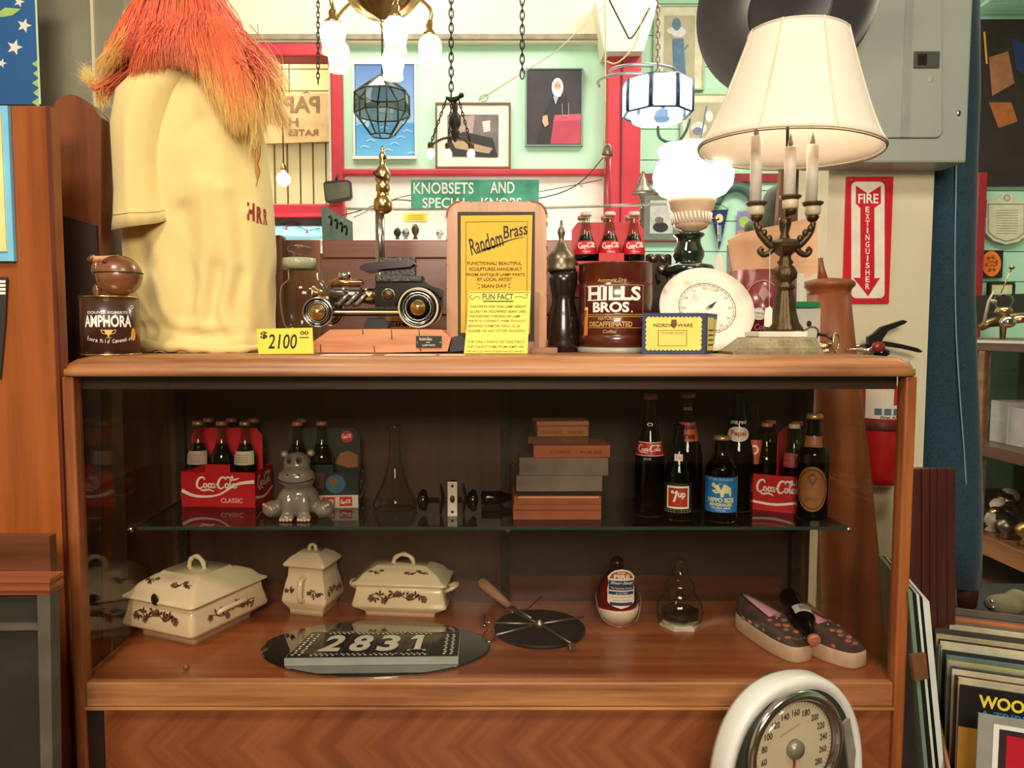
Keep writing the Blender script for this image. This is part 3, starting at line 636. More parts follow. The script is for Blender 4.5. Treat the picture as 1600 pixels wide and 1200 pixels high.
# ---------------------------------------------------------------- right side: post, sign, electrical panel
m = MB(); m.bx(X_(1285, 600, 2.28), X_(1447, 600, 2.28), 2.28, 2.5, 0, 3.45, M('old_white_paint', 'dcd2b4', .6, var=.05, sc=2.5, bump=.25, bsc=9)); m.build('wall_post', **st)
t = thing('fire_extinguisher_sign', 'red and white fire extinguisher arrow sign on the cream post', 'sign', P(1355, 474, 2.275))
rs = M('sign_red', 'cc1e2e', .35); m = MB(); m.pbox(1323, 276, 1389, 474, 2.272, .006, rs); m.build('plate', t)
m = MB(); fn = pxplane(2.272, .0008); fn2 = pxplane(2.272, .0014); fn3 = pxplane(2.272, .002)
m.poly([(x, y) for x, y in rrect(1356, 375, 26, 91, 8)], fn, M('sign_cream', 'ece6d4', .4))
m.poly([(1337, 290), (1356, 303), (1376, 290), (1376, 318), (1366, 325), (1366, 435), (1375, 434), (1356, 463), (1333, 434), (1344, 434), (1344, 325), (1337, 318)], fn2, rs)
m.text('FIRE', 1340.5, 318, 1372, 303, fn3, whitei, bold=.02)
for i, c in enumerate('EXTINGUISHER'):
    y = 323 + i * 10.9; wd_ = 3.2 if c != 'I' else 1.1; m.text(c, 1355 - wd_, y + 9, 1355 + wd_, y, fn3, whitei, bold=.02)
m.build('printed_face', t)
for (x, y) in ((1331, 281), (1382, 281), (1325, 466), (1372, 467)):
    m = MB(); c = P(x, y, 2.272); m.sph(c, (.004, .003, .004), steel, 10); m.build('screw', t)
t = thing('electrical_box', 'grey metal electrical breaker box mounted on the cream post', 'electrical panel', P(1400, 255, 2.16))
gp = M('panel_grey', '9aa196', .38, var=.04, sc=2); gl = M('panel_seam', '5e645c', .5)
m = MB(); m.pbox(1284, -90, 1510, 254, 2.16, .115, gp, .006); m.build('cover', t)
m = MB(); m.poly(rrect(1400, 60, 72, 157, 12), pxplane(2.16, .0005), gl); rings = [[P(x, y, 2.16) - Vector((0, d, 0)) for x, y in rrect(1400, 60, 70.5 - e, 155.5 - e, 11)] for d, e in ((.0007, 0), (.005, 0), (.006, 1.2))]
loft(m, rings, gp, False); m.build('door', t)
m = MB(); m.pbox(1429, 80, 1468, 106, 2.15, .012, M('latch_dark', '45463f', .5), .001); m.pbox(1435, 84, 1448, 101, 2.148, .003, black); m.build('latch', t)
m = MB(); m.pbox(1418, -80, 1420, 214, 2.152, .003, M('panel_crease', '8f958b', .45)); m.sph(P(1454, 124, 2.154), (.008, .002, .008), gp, 14); m.build('door_crease', t)
m = MB(); m.sph(P(1498, 177, 2.16), (.007, .004, .009), chrome, 12); m.build('screw', t)
# the wooden churn
t = thing('wooden_churn', 'tapered wooden churn with round lid and handle standing behind the right counter corner', 'churn', (X_(1330, 1000, 2.14), 2.14, 0))
chw = WOOD('churn_wood', '64300f', '96542a', 2, .7, .5, .05)
m = MB(); pts = [(1294, 458, 31), (1305, 600, 35), (1319, 740, 38), (1329, 900, 44), (1336, 1020, 48)]; pp = [P(a, b, 2.125) for a, b, r in pts]
pp.append(Vector((pp[-1].x + .02, 2.14, .001))); m.tube(pp, [r * K(2.14) for a, b, r in pts] + [.095], chw, 32); m.build('barrel', t)
m = MB(); m.lpx(1295, 2.13, [(5, 434), (22, 436), (35, 439), (38.5, 443), (38, 447), (34, 451), (32, 457), (31, 464)], chw, 36); m.build('lid', t)
m = MB(); m.tube([P(1282, 403, 2.13), P(1283, 420, 2.13), P(1286, 440, 2.13)], [.006, .009, .015], chw, 14); m.build('handle', t)
# fire extinguisher hung beside the counter
t = thing('fire_extinguisher', 'small red fire extinguisher with black levers beside right end of counter', 'fire extinguisher', P(1372, 752, 2.1))
Ye = 2.205; m = MB(); m.lpx(1376, Ye, [(0, 758), (20, 757), (32, 752), (36, 742), (37, 730), (37, 610), (34, 590), (24, 573), (12, 565), (10, 558)], M('extinguisher_red', 'a80f1a', .25, coat=.5, var=.08), 36); m.build('cylinder', t)
c0 = P(1376, 640, Ye); rr = 37.6 * K(Ye, 640); fn = cyl((c0.x, Ye, 0), rr, -PI / 2, .0006); s_ = K(Ye, 640)
fz = lambda u, v: fn((u - 1376) * s_, Z_(v, Ye)); m = MB(); m.rect(1336, 651, 1416, 560, fz, M('label_white', 'e4e0d4', .5), 14)
m.rect(1376, 630, 1396, 600, lambda u, v: cyl((c0.x, Ye, 0), rr, -PI / 2, .001)((u - 1376) * s_, Z_(v, Ye)), M('label_red', 'c8202c', .5), 4)
f2 = lambda u, v: cyl((c0.x, Ye, 0), rr, -PI / 2, .0014)((u - 1376) * s_, Z_(v, Ye))
for k in range(3): m.rect(1350 + 13 * k, 645, 1360 + 13 * k, 635, f2, M('label_blue', '4a6a96', .5), 2)
m.text('First Alert', 1358, 650.5, 1390, 646, f2, ink, shear=.2, bold=.02); m.build('label', t)
m = MB(); m.lpx(1376, Ye, [(38.5, 655), (39.5, 657), (39.5, 667), (38.5, 669)], M('strap_dark_red', '4c1014', .6), 36); m.build('strap', t)
m = MB(); m.lpx(1376, Ye, [(9, 566), (9, 556), (13, 554), (13, 548), (8, 545)], blackg, 20); m.sph(P(1372, 542, Ye - .02), (.02, .014, .016), M('gauge_red', '8a2a2a', .3), 18); m.build('valve', t)
m = MB(); m.prism([P(x, y, Ye - .008) for x, y in ((1358, 540), (1357, 527), (1366, 522), (1378, 511), (1412, 500), (1418, 502), (1414, 506), (1388, 517), (1380, 529), (1376, 540))], (0, .016, 0), black); m.build('upper_lever', t)
m = MB(); m.prism([P(x, y, Ye - .008) for x, y in ((1382, 533), (1410, 538), (1434, 544), (1442, 549), (1438, 551), (1412, 545), (1384, 541))], (0, .016, 0), black); m.build('lower_lever', t)
m = MB(); m.tube([P(1330, 541, Ye), P(1346, 540, Ye), P(1360, 541, Ye)], [.007, .005, .008], chrome, 10); m.build('nozzle', t)

# jeans
t = thing('denim_jeans', 'very long dark blue denim trouser leg hanging beside the cream post', 'jeans', P(1495, 915, 2.36))
den = M('denim', '14303e', .9, sc=180, c2='20424f', sheen=.15, bump=.3, bsc=500)
lv = [(-80, 1456, 1529), (60, 1453, 1528), (150, 1450, 1527), (256, 1446, 1522), (350, 1442, 1522), (450, 1439, 1521), (540, 1436, 1524), (620, 1434, 1527), (700, 1437, 1530), (780, 1446, 1532), (850, 1458, 1531), (912, 1470, 1529)]
rings = []
for (y, a, b) in lv:
    c = P((a + b) / 2, y, 2.36); r = (b - a) / 2 * K(2.36, y); rings.append([Vector((c.x + r * math.cos(q) * (1 + .03 * math.sin(3 * q + y * .01)), 2.36 + .06 * math.sin(q) * (1 + .12 * math.sin(2 * q + y * .013)), c.z)) for q in [2 * PI * k / 36 for k in range(36)]])
m = MB(); loft(m, rings[::-1], den); m.build('leg', t)
m = MB(); m.tube([P(x, y, 2.292) + Vector((0, o, 0)) for x, y, o in catmull([(1494, -60, 0), (1494, 256, 0), (1492, 400, 0), (1494, 520, 0), (1500, 620, 0), (1509, 720, .005), (1514, 800, .01), (1517, 900, .018)], 4)], .0022, M('seam_thread', '7f99a0', .8), 6); m.build('seam', t)
m = MB(); c = P(1512, 925, 2.36); m.lathe([(.028, -.045), (.032, 0), (.03, .04)], c, M('brown_leather', '4a2018', .5, var=.2), 20, sy=.8); m.build('cuff', t)
m = MB()
for (a, b, d) in ((1424, 1440, 0), (1441, 1453, .006), (1454, 1464, .012), (1465, 1479, .006), (1480, 1493, 0)): m.ppr([(a, 733), (b, 733), (b - .5, 1150), (a - .5, 1150)], 1.80 - d, .025, WOOD('red_moulding_wood', '341610', '512820', 2))
m.build('grooved_board', None, P(1458, 1100, 1.8), 'dark reddish grooved wooden board leaning behind the record crate', 'board')

# thin framed panes standing at the counter corner
for i, (x0, x1, xb, c_, top, lab) in enumerate(((1419, 1425, 1462, '6c8470', 925, 'greenish glass pane edge nearest the counter corner'), (1426, 1431, 1468, '1a2018', 927, 'black framed pane second from the counter'), (1432, 1436, 1474, 'c8d0c4', 930, 'white backed pane third from the counter'),
                                (1437, 1441, 1480, '141814', 933, 'black framed pane fourth from the counter'), (1442, 1452, 1487, 'cfd4cc', 940, 'white card sleeve standing last beside the records'))):
    m = MB(); Yp = 1.50 + i * .0; top_ = 0
    pts = [P(x0, top, 1.52), P(x1, top, 1.52), P(x1 + (xb - x1) * 1.0, 1330, 1.52), P(x0 + (xb - x1) * 1.0, 1330, 1.52)]
    m.prism(pts, (.07, .26, 0), M('pane_' + c_, c_, .3, var=.1)); m.build('glass_sheet', None, P(x0, 1330, 1.52), lab + ', standing on edge', 'glass sheet')
m = MB(); m.prism([P(x, y, 1.505) for x, y in ((1424, 1026), (1447, 1022), (1451, 1060), (1430, 1065))], (0, .012, 0), M('brown_tape', '6e4a2c', .4, var=.2)); m.build('brown_tape', None, P(1438, 1065, 1.5), 'strip of brown packing tape wrapped round the standing panes', 'tape')

# record crate
yaw = math.atan2(-.38, .92); ur = Vector((.92, -.38, 0)).normalized(); nr = Vector((.38, .92, 0)).normalized()
Lb = Vector((X_(1443, 945, 1.93), 1.93, 0)); Lf = Vector((X_(1500, 1055, 1.50), 1.50, 0)); ZB = .075
t = thing('record_crate', 'cardboard box packed with vinyl record sleeves at the lower right', 'box', (1.2, 1.7, 0))
m = MB(); A = Lf - nr * .06 - ur * .012; B = Lb + nr * .02 - ur * .012
side = [A + Vector((0, 0, .0)), B, B + Vector((0, 0, .36)), A + (B - A) * .55 + Vector((0, 0, .30)), A + Vector((0, 0, .21))]
m.prism(side, -ur * .006, card); m.build('left_side', t)
m = MB(); m.prism([A, A + ur * .36, A + ur * .36 + Vector((0, 0, .20)), A + Vector((0, 0, .21))], -nr * .006, card); m.build('front_side', t)
m = MB(); m.prism([A, B, B + ur * .36, A + ur * .36], Vector((0, 0, .008)), card); m.build('bottom', t)
cols = ['5c5448', '2a2420', '8a5a3c', 'b8683a', '6e5c4a', 'c4bca0', 'b8b090', '8e866c', '3a342c', 'a89c78', '1c1a18', 'c8b890', '8fa09a', 'b8b8a0', '1e1c1a', '5a6c6c', 'a8a04e', '8c8a7c', '3a3632', 'bcb094', '4c2018', 'b4aa8c']
names = ['grey', 'black', 'brown', 'orange', 'taupe', 'cream', 'pale olive', 'olive grey', 'dark brown', 'buff', 'black', 'sand', 'pale teal', 'light grey', 'black', 'slate', 'mustard', 'stone', 'charcoal', 'ivory', 'maroon', 'bone']
n = len(cols)
posn = ['at the very back', 'second from the back', 'third from the back', 'fourth from the back', 'fifth from the back', 'sixth from the back', 'seventh from the back', 'eighth from the back', 'ninth from the back', 'tenth from the back', 'just behind the middle', 'at the middle', 'just before the middle', 'ninth behind the bandleader sleeve', 'eighth behind the bandleader sleeve', 'seventh behind the bandleader sleeve', 'sixth behind the bandleader sleeve', 'fifth behind the bandleader sleeve', 'fourth behind the bandleader sleeve', 'third behind the bandleader sleeve', 'second behind the bandleader sleeve', 'right behind the bandleader sleeve']
for i in range(n):
    f = i / n; o = Lb.lerp(Lf, f) + ur * random.uniform(-.004, .004); o.z = ZB + random.uniform(-.006, .006); h = .315
    if i == 0: h = .325
    m = MB(); m.prism([o, o + ur * .315, o + ur * .315 + Vector((0, 0, h)) + nr * .01, o + Vector((0, 0, h)) + nr * .01], -nr * (.0045 if i % 3 else .008), M('sleeve_%s' % cols[i], cols[i], .6, var=.18))
    m.build('record_sleeve', None, o, '%s record sleeve %s of the crate' % (names[i], posn[i]), 'record', 'record sleeves in the cardboard box')
o = Lf.copy(); o.z = ZB; t = thing('record_sleeve', 'record sleeve with yellow title on black over a tan cover near the crate front', 'record', o, 'record sleeves in the cardboard box')
m = MB(); m.prism([o, o + ur * .315, o + ur * .315 + Vector((0, 0, .315)), o + Vector((0, 0, .315))], -nr * .005, M('sleeve_black', '191613', .4, var=.2)); m.build('sleeve', t)
fn = plane(o - nr * .0056, ur); m = MB(); m.rect(.0, 0, .315, .23, fn, M('sleeve_tan', 'b07c2c', .5, var=.15)); f2 = plane(o - nr * .0063, ur)
m.text('WOODCHOP', .033, .276, .21, .302, f2, M('title_yellow', 'e8d23c', .5), bold=.03); m.text('A TRIBUTE TO W', .036, .256, .22, .271, f2, M('title_blue', '2a78a8', .5), bold=.02)
m.text('MEMBERS OF THE WOO', .034, .240, .22, .251, f2, M('title_red', 'c03a2c', .5), bold=.01); m.rect(.088, .192, .3, .222, f2, M('title_strip', 'd8c42c', .5)); m.build('cover_print', t)
o = P(1528, 1113, 1.40); o.z = ZB; h = Z_(1113, 1.40) - ZB
t = thing('record_sleeve', 'front record in clear plastic with white border and bright red cover', 'record', o, 'record sleeves in the cardboard box')
m = MB(); m.prism([o, o + ur * .315, o + ur * .315 + Vector((0, 0, h)), o + Vector((0, 0, h))], -nr * .006, M('plastic_grey', '8f9088', .25, var=.1)); m.build('sleeve', t)
fn = plane(o - nr * .0066, ur); m = MB(); m.rect(.025, .0, .3, h - .014, fn, white); m.rect(.034, 0, .3, h - .022, plane(o - nr * .0072, ur), M('cover_dark', '2a2024', .5)); m.rect(.046, 0, .3, h - .032, plane(o - nr * .0078, ur), M('cover_red', 'b8142a', .4)); m.build('cover_print', t)
t = thing('canvas_bag', 'small olive canvas bag lying behind the record crate', 'bag', P(1570, 958, 2.3))
m = blob([(P(1570, 945, 2.3), (.06, .05, .03)), (P(1590, 938, 2.3), (.03, .04, .035))], .008, M('olive_canvas', '6e6a4c', .9, var=.2)); m.build('bag_body', t)
m = MB(); m.sph(P(1550, 940, 2.25), .006, tin, 8); m.sph(P(1552, 949, 2.25), .006, tin, 8); m.build('snap_buttons', t)
m = MB(); m.bx(X_(1500, 960, 2.3) , 2.15, 2.2, 2.6, 0, Z_(962, 2.3), M('black_crate', '14120f', .7)); m.build('black_crate', None, (1.8, 2.4, 0), 'black box on the floor under the olive canvas bag', 'box')

# right hand glass case
xk = 2.165; t = thing('glass_display_case', 'old wooden glass sided display case at the right edge', 'display case', (xk + .4, 3.0, 0)); cw = WOOD('case_wood', '6a4226', '95683f', 1); cwd = WOOD('case_dark_wood', '3e2418', '5c3a28', 1)
ztc = 1.06
m = MB(); m.bx(xk, 3.3, 2.4, 4.3, ztc - .05, ztc, cwd, .004); m.bx(xk - .004, xk + .02, 2.4, 4.3, ztc - .015, ztc - .003, M('case_white_edge', 'c8c4b4', .4)); m.build('top_board', t)
m = MB(); m.bx(xk, 3.3, 2.4, 4.3, .55, .60, cwd); m.build('middle_board', t)
m = MB(); m.bx(xk, 3.3, 2.4, 4.3, .12, .20, cw); m.build('bottom_board', t)
for y_ in (3.38, 2.42): m = MB(); m.bx(xk, xk + .03, y_ - .02, y_ + .02, 0, ztc - .05, cw); m.build('corner_post', t)
m = MB(); m.bx(xk + .008, xk + .012, 2.44, 4.26, .20, .55, glassf); m.bx(xk + .008, xk + .012, 2.44, 4.26, .60, ztc - .05, glassf); m.build('side_glass', t)
m = MB(); m.bx(3.2, 3.22, 2.44, 4.28, .2, ztc - .05, M('case_back_green', '7e9a74', .6)); m.bx(xk + .03, 3.2, 4.27, 4.28, .2, ztc - .05, M('case_back_green')); m.build('back_panel', t)
for i, (x, y, w_, h_, Y, lab) in enumerate(((1590, 665, 60, 36, 3.4, 'pale blue white box lower of the pair on middle shelf'), (1592, 632, 60, 32, 3.4, 'pale blue white box upper of the pair on middle shelf'), (1612, 640, 50, 60, 3.3, 'white box nearest in front at the right edge'))):
    c = P(x, y, Y); m = MB(); hw = w_ * K(Y) / 2; hh = h_ * K(Y) / 2
    m.box((max(c.x, xk + .03 + hw), Y, (.60 + hh) if i != 1 else .60 + hh * 3.1), (hw * 2, .12, hh * 2), M('pale_box', 'c8ccd4', .6), None, .003); m.build('small_box', None, (c.x, Y, .6), lab, 'box')
rnd = random.Random(3)
kinds = [('brass door knob', brass), ('steel door knob', steel), ('dark iron knob', iron), ('white china knob', whitei), ('old bronze knob', bronze)]
for zz, row, cnt in ((.20, 'bottom shelf', 20), (.60, 'middle shelf', 12)):
    spots = sorted((rnd.uniform(3.15 if zz < .5 else 3.55, 4.1), rnd.random()) for _ in range(cnt)); seen = {}
    for k, (y, f) in enumerate(spots):
        nm, mt = kinds[k % 5]; xm = .70 * y; x = xk + .06 + f * max(.03, xm - xk - .08); r = rnd.uniform(.034, .048); j_ = seen.get(nm, 0); seen[nm] = j_ + 1
        m = MB(); m.lathe([(r * .5, 0), (r * .8, .004), (r * .35, r * .6), (r * .9, r * 1.1), (r, r * 1.5), (r * .6, r * 2.1), (0, r * 2.2)], (x, y, zz), mt, 16)
        m.build('doorknob', None, (x, y, zz), '%s lying %s on the %s of the case' % (nm, ['nearest the front', 'second from the front', 'third from the front', 'farthest back'][j_], row), 'door knob', 'loose door knobs on the %s of the glass case' % row)
# things lying on the right case
t = thing('glass_doorknob', 'clear glass door knob on a long rod atop the right display case', 'door knob', P(1568, 540, 3.6))
m = MB(); m.lpx(1568, 3.6, [(4, 460), (12, 463), (14, 470), (9, 480), (4, 482)], clearg, 10, smooth=False); m.build('knob', t)
m = MB(); m.lpx(1568, 3.6, [(9, 480), (12, 484), (13, 488), (6, 491), (4, 535)], brass, 16, zb=ztc); m.build('collar', t)
m = MB(); m.tube([P(1564, 458, 3.6), P(1580, 421, 3.6)], .0028, brass, 6); m.sph(P(1581, 418, 3.6), (.013, .013, .009), steel, 12); m.build('rod', t)
m = MB(); m.tube([P(x, y, 3.62) for x, y in ((1532, 512), (1545, 505), (1560, 502), (1575, 497), (1600, 494), (1640, 498))], [.017, .02, .025, .022, .02, .025], M('aged_brass', '8a7448', .35, .9, .3)); m.build('brass_fitting', None, P(1560, 512, 3.62), 'aged brass pipe fitting lying on top of the right case', 'fitting')
m = MB(); m.sph(P(1575, 503, 3.46), (.036, .03, .027), chrome, 16); m.tube([P(1585, 500, 3.46), P(1610, 497, 3.46)], .017, brass, 12); m.build('chrome_fitting', None, P(1575, 512, 3.46), 'shiny chrome tap fitting in front on the right case top', 'fitting')
m = MB(); m.tube([P(1537, 508, 3.58), P(1545, 470, 3.58), P(1553, 455, 3.58)], [.008, .006, .004], M('bone', 'a89c84', .6)); m.tube([P(1547, 470, 3.58), P(1556, 472, 3.58)], .01, M('bone')); m.build('pale_hook', None, P(1540, 512, 3.58), 'pale upright antler like hook beside the blue jeans', 'hook')
m = MB(); m.prism([P(1522, 462, 3.95), P(1640, 457, 3.95), P(1640, 500, 3.95), P(1530, 512, 3.95)], (0, .02, 0), M('dark_tray', '2c2a26', .6)); m.build('dark_tray', None, P(1580, 512, 3.95), 'dark tray propped behind the fittings on the right case', 'tray')

# ================================================================ things on the counter
# tobacco tin
Y = 1.625; t = thing('tobacco_tin', 'round brown tobacco tin lettered in white at the left end of counter', 'tin', (X_(172, 540, Y), Y, ZT))
m = MB(); r = 42 * K(Y); x = X_(172, 505, Y); h = Z_(463, Y) - ZT
tinb = M('tin_dark_brown', '3a2118', .32, coat=.4, var=.25, sc=20)
m.lathe([(r, .004), (r, h - .004)], (x, Y, ZT), tinb, 48); m.build('body', t)
m = MB()
for zz in (.0, h - .004): m.lathe([(r * .98, zz), (r * 1.02, zz + .001), (r * 1.02, zz + .003), (r * .98, zz + .004)], (x, Y, ZT), brass, 48)
m.lathe([(r * .98, h - .003), (0, h - .002)], (x, Y, ZT), tinb, 48); m.build('rims', t)
kk = K(Y); C_ = cyl((x, Y, ZT), r, -PI / 2 + .42); fn = lambda u, v: C_((u - 172) * kk, (548 - v) * kk)
m = MB(); m.text('DOUWE EGBERTS', 141, 485, 199, 481, fn, whitei, bold=.01); m.text('AMPHORA', 135, 505, 205, 487, fn, whitei, bold=.03)
for i, c in enumerate('Extra Mild Cavendish'):
    if c == ' ': continue
    u = 139 + i * 3.35; dv = 5 * math.sin(PI * (i + .5) / 20); up = c in 'EMCdlh'
    m.text(c, u, 524 + dv, u + (1.2 if c in 'il' else 3.0), (518 if up else 520) + dv, fn, whitei, shear=.2)
gd = M('gold_ink', 'd8a838', .4); m.poly([(165, 509), (177, 509), (175, 515), (172, 517), (172, 520), (176, 521), (166, 521), (170, 520), (170, 517), (167, 515)], fn, gd)
m.stroke([(165, 510), (161, 509), (163, 514), (168, 515)], 1, fn, gd); m.stroke([(177, 510), (181, 509), (179, 514), (174, 515)], 1, fn, gd)
m.disc(209, 516, 4.6, 10, fn, M('sticker_amber', 'd89a28', .5), 16); m.disc(208, 474, 3, 3, fn, whitei, 12, r0=.6); m.build('lettering', t)
# wooden head on the tin
t = thing('wooden_carving', 'round carved wooden head with split mouth and stick sitting on the tobacco tin', 'carving', (X_(186, 460, Y), Y, ZT + h))
wd1 = WOOD('carved_wood', '4e2818', '8a5434', 0, 1.2, .3, .5); c = P(186, 432, Y); zc = ZT + h + 31.5 * kk
m = MB(); m.lathe([(34 * kk * math.sin(a) , -31.5 * kk * math.cos(a)) for a in [PI * i / 20 for i in range(21)]], (c.x, Y, zc), wd1, 40); m.build('head', t)
m = MB(); m.tube([Vector((c.x + 34.4 * kk * math.cos(a), Y + 34.4 * kk * math.sin(a), zc + 4 * kk)) for a in [2 * PI * i / 40 for i in range(40)]], .0012, ink, 5, closed=True)
m.sph((c.x - 8 * kk, Y - 27 * kk, zc + 19 * kk), (4 * kk, 3 * kk, 2.6 * kk), WOOD('carved_dark', '2e160c', '4a2616'), 14); m.build('mouth_line', t)
m = MB(); m.tube([P(x_, y_, Y - .005) for x_, y_ in ((186, 402), (165, 404), (149, 405), (143, 403))], [.005, .006, .007, .008], WOOD('light_stick', 'a8724a', 'c89468', 0), 12); m.tube([P(146, 407, Y - .005), P(141, 402, Y - .005)], .009, wd1, 12); m.build('stick', t)
m = MB(); m.sph((c.x - 33 * kk, Y, zc + 10 * kk), (.012, .014, .02), wd1, 14); m.sph((c.x - 34 * kk, Y, zc - 22 * kk), (.01, .01, .014), wd1, 12); m.build('ear', t)

# mannequin in yellow shirt
Ym = 1.88
t = thing('shirt_mannequin', 'mannequin torso in pale yellow t-shirt with dark red lettering standing on counter', 'mannequin', (X_(320, 548, Ym), Ym, ZT))
shirt = M('yellow_cotton', 'e3cb86', .9, var=.04, sc=6, sheen=.3, bump=.12, bsc=60)
lev = [(97, 272, 338, .04), (103, 250, 352, .075), (113, 232, 366, .10), (130, 216, 382, .125), (155, 203, 394, .135), (190, 190, 408, .14), (240, 183, 420, .145), (300, 188, 427, .145), (360, 192, 432, .14), (420, 195, 434, .14), (470, 203, 435, .14), (500, 212, 436, .14), (524, 220, 437, .143), (535, 217, 438, .146), (545, 216, 438, .147), (549, 220, 437, .146)]
def fold(q, y):
    v = noise.noise(Vector((q * 1.7, y * .006, 3.1))) * .6 + noise.noise(Vector((q * 4 + y * .008, y * .012, 9.))) * .3
    k = min(1, max(0, (y - 120) / 300)); w_ = noise.noise(Vector((q * 2.6 - y * .010, y * .004, 21.))); return v * (.03 + .05 * k) + .05 * k * (1 - abs(w_) * 4) * .5 + .010 * k * math.sin(6 * q + y * .014)
def pxof(p):                            # photo pixel of a point
    r = p - Vector((0, 0, CAMZ)); dep = r.y * math.cos(TH) - r.z * math.sin(TH); return (CX + F * r.x / dep, 600 - F * (r.y * math.sin(TH) + r.z * math.cos(TH)) / dep)
FOLDS = [([(322, 290), (325, 400), (306, 490), (272, 528)], 11, .016), ([(352, 300), (362, 420), (350, 490), (376, 528)], 10, .015), ([(392, 330), (396, 440), (390, 530)], 10, .014), ([(282, 330), (292, 420), (296, 490)], 12, -.018),
         ([(212, 350), (222, 430), (250, 500), (300, 515)], 13, -.024), ([(340, 420), (330, 500)], 8, -.012), ([(378, 430), (368, 480), (398, 515)], 8, -.013), ([(290, 215), (310, 190), (345, 182)], 9, -.007), ([(300, 115), (338, 180), (352, 290)], 14, .008), ([(225, 512), (300, 524), (420, 520)], 6, -.012),
         ([(300, 150), (296, 230), (300, 300)], 12, .008), ([(236, 430), (262, 500), (330, 512)], 7, .014)]
FOLDS = [(catmull(p, 18), w * 1.35, A * .8) for p, w, A in FOLDS]
SFOLDS = [(catmull(p, 20), w, A) for p, w, A in [([(206, 150), (200, 250), (206, 345)], 9, .008), ([(240, 165), (244, 250), (240, 345)], 9, -.008), ([(262, 200), (264, 330)], 6, .006), ([(220, 260), (226, 340)], 6, -.006)]]
def foldsum(fl_, x, y):
    s = 0
    for p, w, A in fl_:
        d2 = min((x - q.x) ** 2 + (y - q.y) ** 2 for q in p); s += A * math.exp(-d2 / (w * w))
    return s
N_ = 150; rings = []
ys = [lev[0][0]]
def lerpv(y):
    for i in range(len(lev) - 1):
        if lev[i][0] <= y <= lev[i + 1][0]:
            f = (y - lev[i][0]) / (lev[i + 1][0] - lev[i][0]); return [lev[i][j] + (lev[i + 1][j] - lev[i][j]) * f for j in (1, 2, 3)]
yy = [97, 99, 101, 104, 108, 113, 120] + list(range(127, 548, 6)) + [549]
for y in yy:
    a, b, ry = lerpv(y); c = P((a + b) / 2, y, Ym); rx = (b - a) / 2 * K(Ym, y) * (.96 - .05 * max(0, (y - 380) / 170)); ry *= .86; ring = []
    for k in range(N_):
        q = 2 * PI * k / N_; e = 1 + fold(q, y)
        sx = math.copysign(abs(math.cos(q)) ** .9, math.cos(q)); sy = math.copysign(abs(math.sin(q)) ** .9, math.sin(q))
        z = c.z
        if 500 < y: z += .004 * math.sin(5 * q)
        v_ = Vector((c.x + rx * sx * (1 + (e - 1) * abs(math.sin(q))), Ym + ry * sy * e, max(z, ZT + .001)))
        if math.sin(q) < -.05: v_.y -= foldsum(FOLDS, *pxof(v_)) * min(1, -math.sin(q) * 2.5)
        ring.append(v_)
    rings.append(ring)
TORSO = rings
m = MB(); loft(m, rings[::-1], shirt); m.build('shirt_body', t)
def front(px, py, off=.002):             # point on the shirt seen at a photo pixel
    d = ray(px, py); best = None
    for i in range(len(rings) - 1):
        z0, z1 = rings[i][0].z, rings[i + 1][0].z
        for Yt in (Ym - .15,): pass
    # march towards the torso
    tt = 1.6
    while tt < 1.95:
        p = Vector((0, 0, CAMZ)) + d * (tt / d.y)
        for i in range(len(rings) - 1):
            if rings[i + 1][0].z <= p.z <= rings[i][0].z:
                f = (rings[i][0].z - p.z) / max(1e-6, rings[i][0].z - rings[i + 1][0].z)
                R = [rings[i][k].lerp(rings[i + 1][k], f) for k in range(N_)]; cx_ = sum(v.x for v in R) / N_; rx = max(v.x for v in R) - cx_
                u = (p.x - cx_) / rx
                if abs(u) < 1:
                    low = sorted((v.x, v.y) for v in R if v.y < Ym + .002); yv = low[0][1]
                    for (xa, ya), (xb, yb) in zip(low, low[1:]):
                        if xa <= p.x <= xb: yv = ya + (yb - ya) * (p.x - xa) / max(1e-9, xb - xa)
                    if p.y >= yv - off: return p
                break
        tt += .0012
    return P(px, py, Ym - .01)
# hem roll
m = MB(); pts = []
for k in range(26):
    f = k / 25; px_ = 222 + 190 * f; zz = ZT + .014 - .004 * f
    q = front(px_, 530, .0); pts.append(Vector((q.x, q.y - .008 + .004 * math.sin(9 * f), zz + .004 * math.sin(7 * f))))
m.tube(pts, [(.014 - .006 * i / 25) * (1 + .25 * math.sin(i * 1.3)) for i in range(26)], shirt, 10); m.build('hem_roll', t)
# sleeve
m = MB(); sl = [(112, 268, 30, .05), (124, 258, 46, .075), (150, 238, 48, .088), (200, 226, 45, .088), (250, 225, 44, .086), (300, 228, 45, .084), (330, 231, 49, .087), (350, 232, 52, .09)]
rr_ = []
for j, (y, cx_, hw, ry) in enumerate(sl):
    c = P(cx_, y, Ym - .075); w_ = hw * K(Ym - .1, y); ring = []
    for k in range(48):
        q = 2 * PI * k / 48; e = 1 + .04 * math.sin(3 * q + y * .02) + .03 * noise.noise(Vector((q * 2, y * .01, 5)))
        zz = c.z
        if j >= 6: zz += .018 * math.sin(q) + (.010 * math.cos(q)) * (j - 5) * .6 
        v_ = Vector((c.x + w_ * math.cos(q) * e, Ym - .075 + ry * math.sin(q) * e, zz))
        if math.sin(q) < 0: v_.y -= foldsum(SFOLDS, *pxof(v_)) * min(1, -math.sin(q) * 2.5)
        ring.append(v_)
    rr_.append(ring)
inner = [[Vector((sum(v.x for v in r) / 48, sum(v.y for v in r) / 48, 0)).lerp(Vector((v.x, v.y, 0)), .95) + Vector((0, 0, v.z + (.0 if j_ < 1 else 0))) for v in r] for j_, r in enumerate(rr_[::-1][:5])]
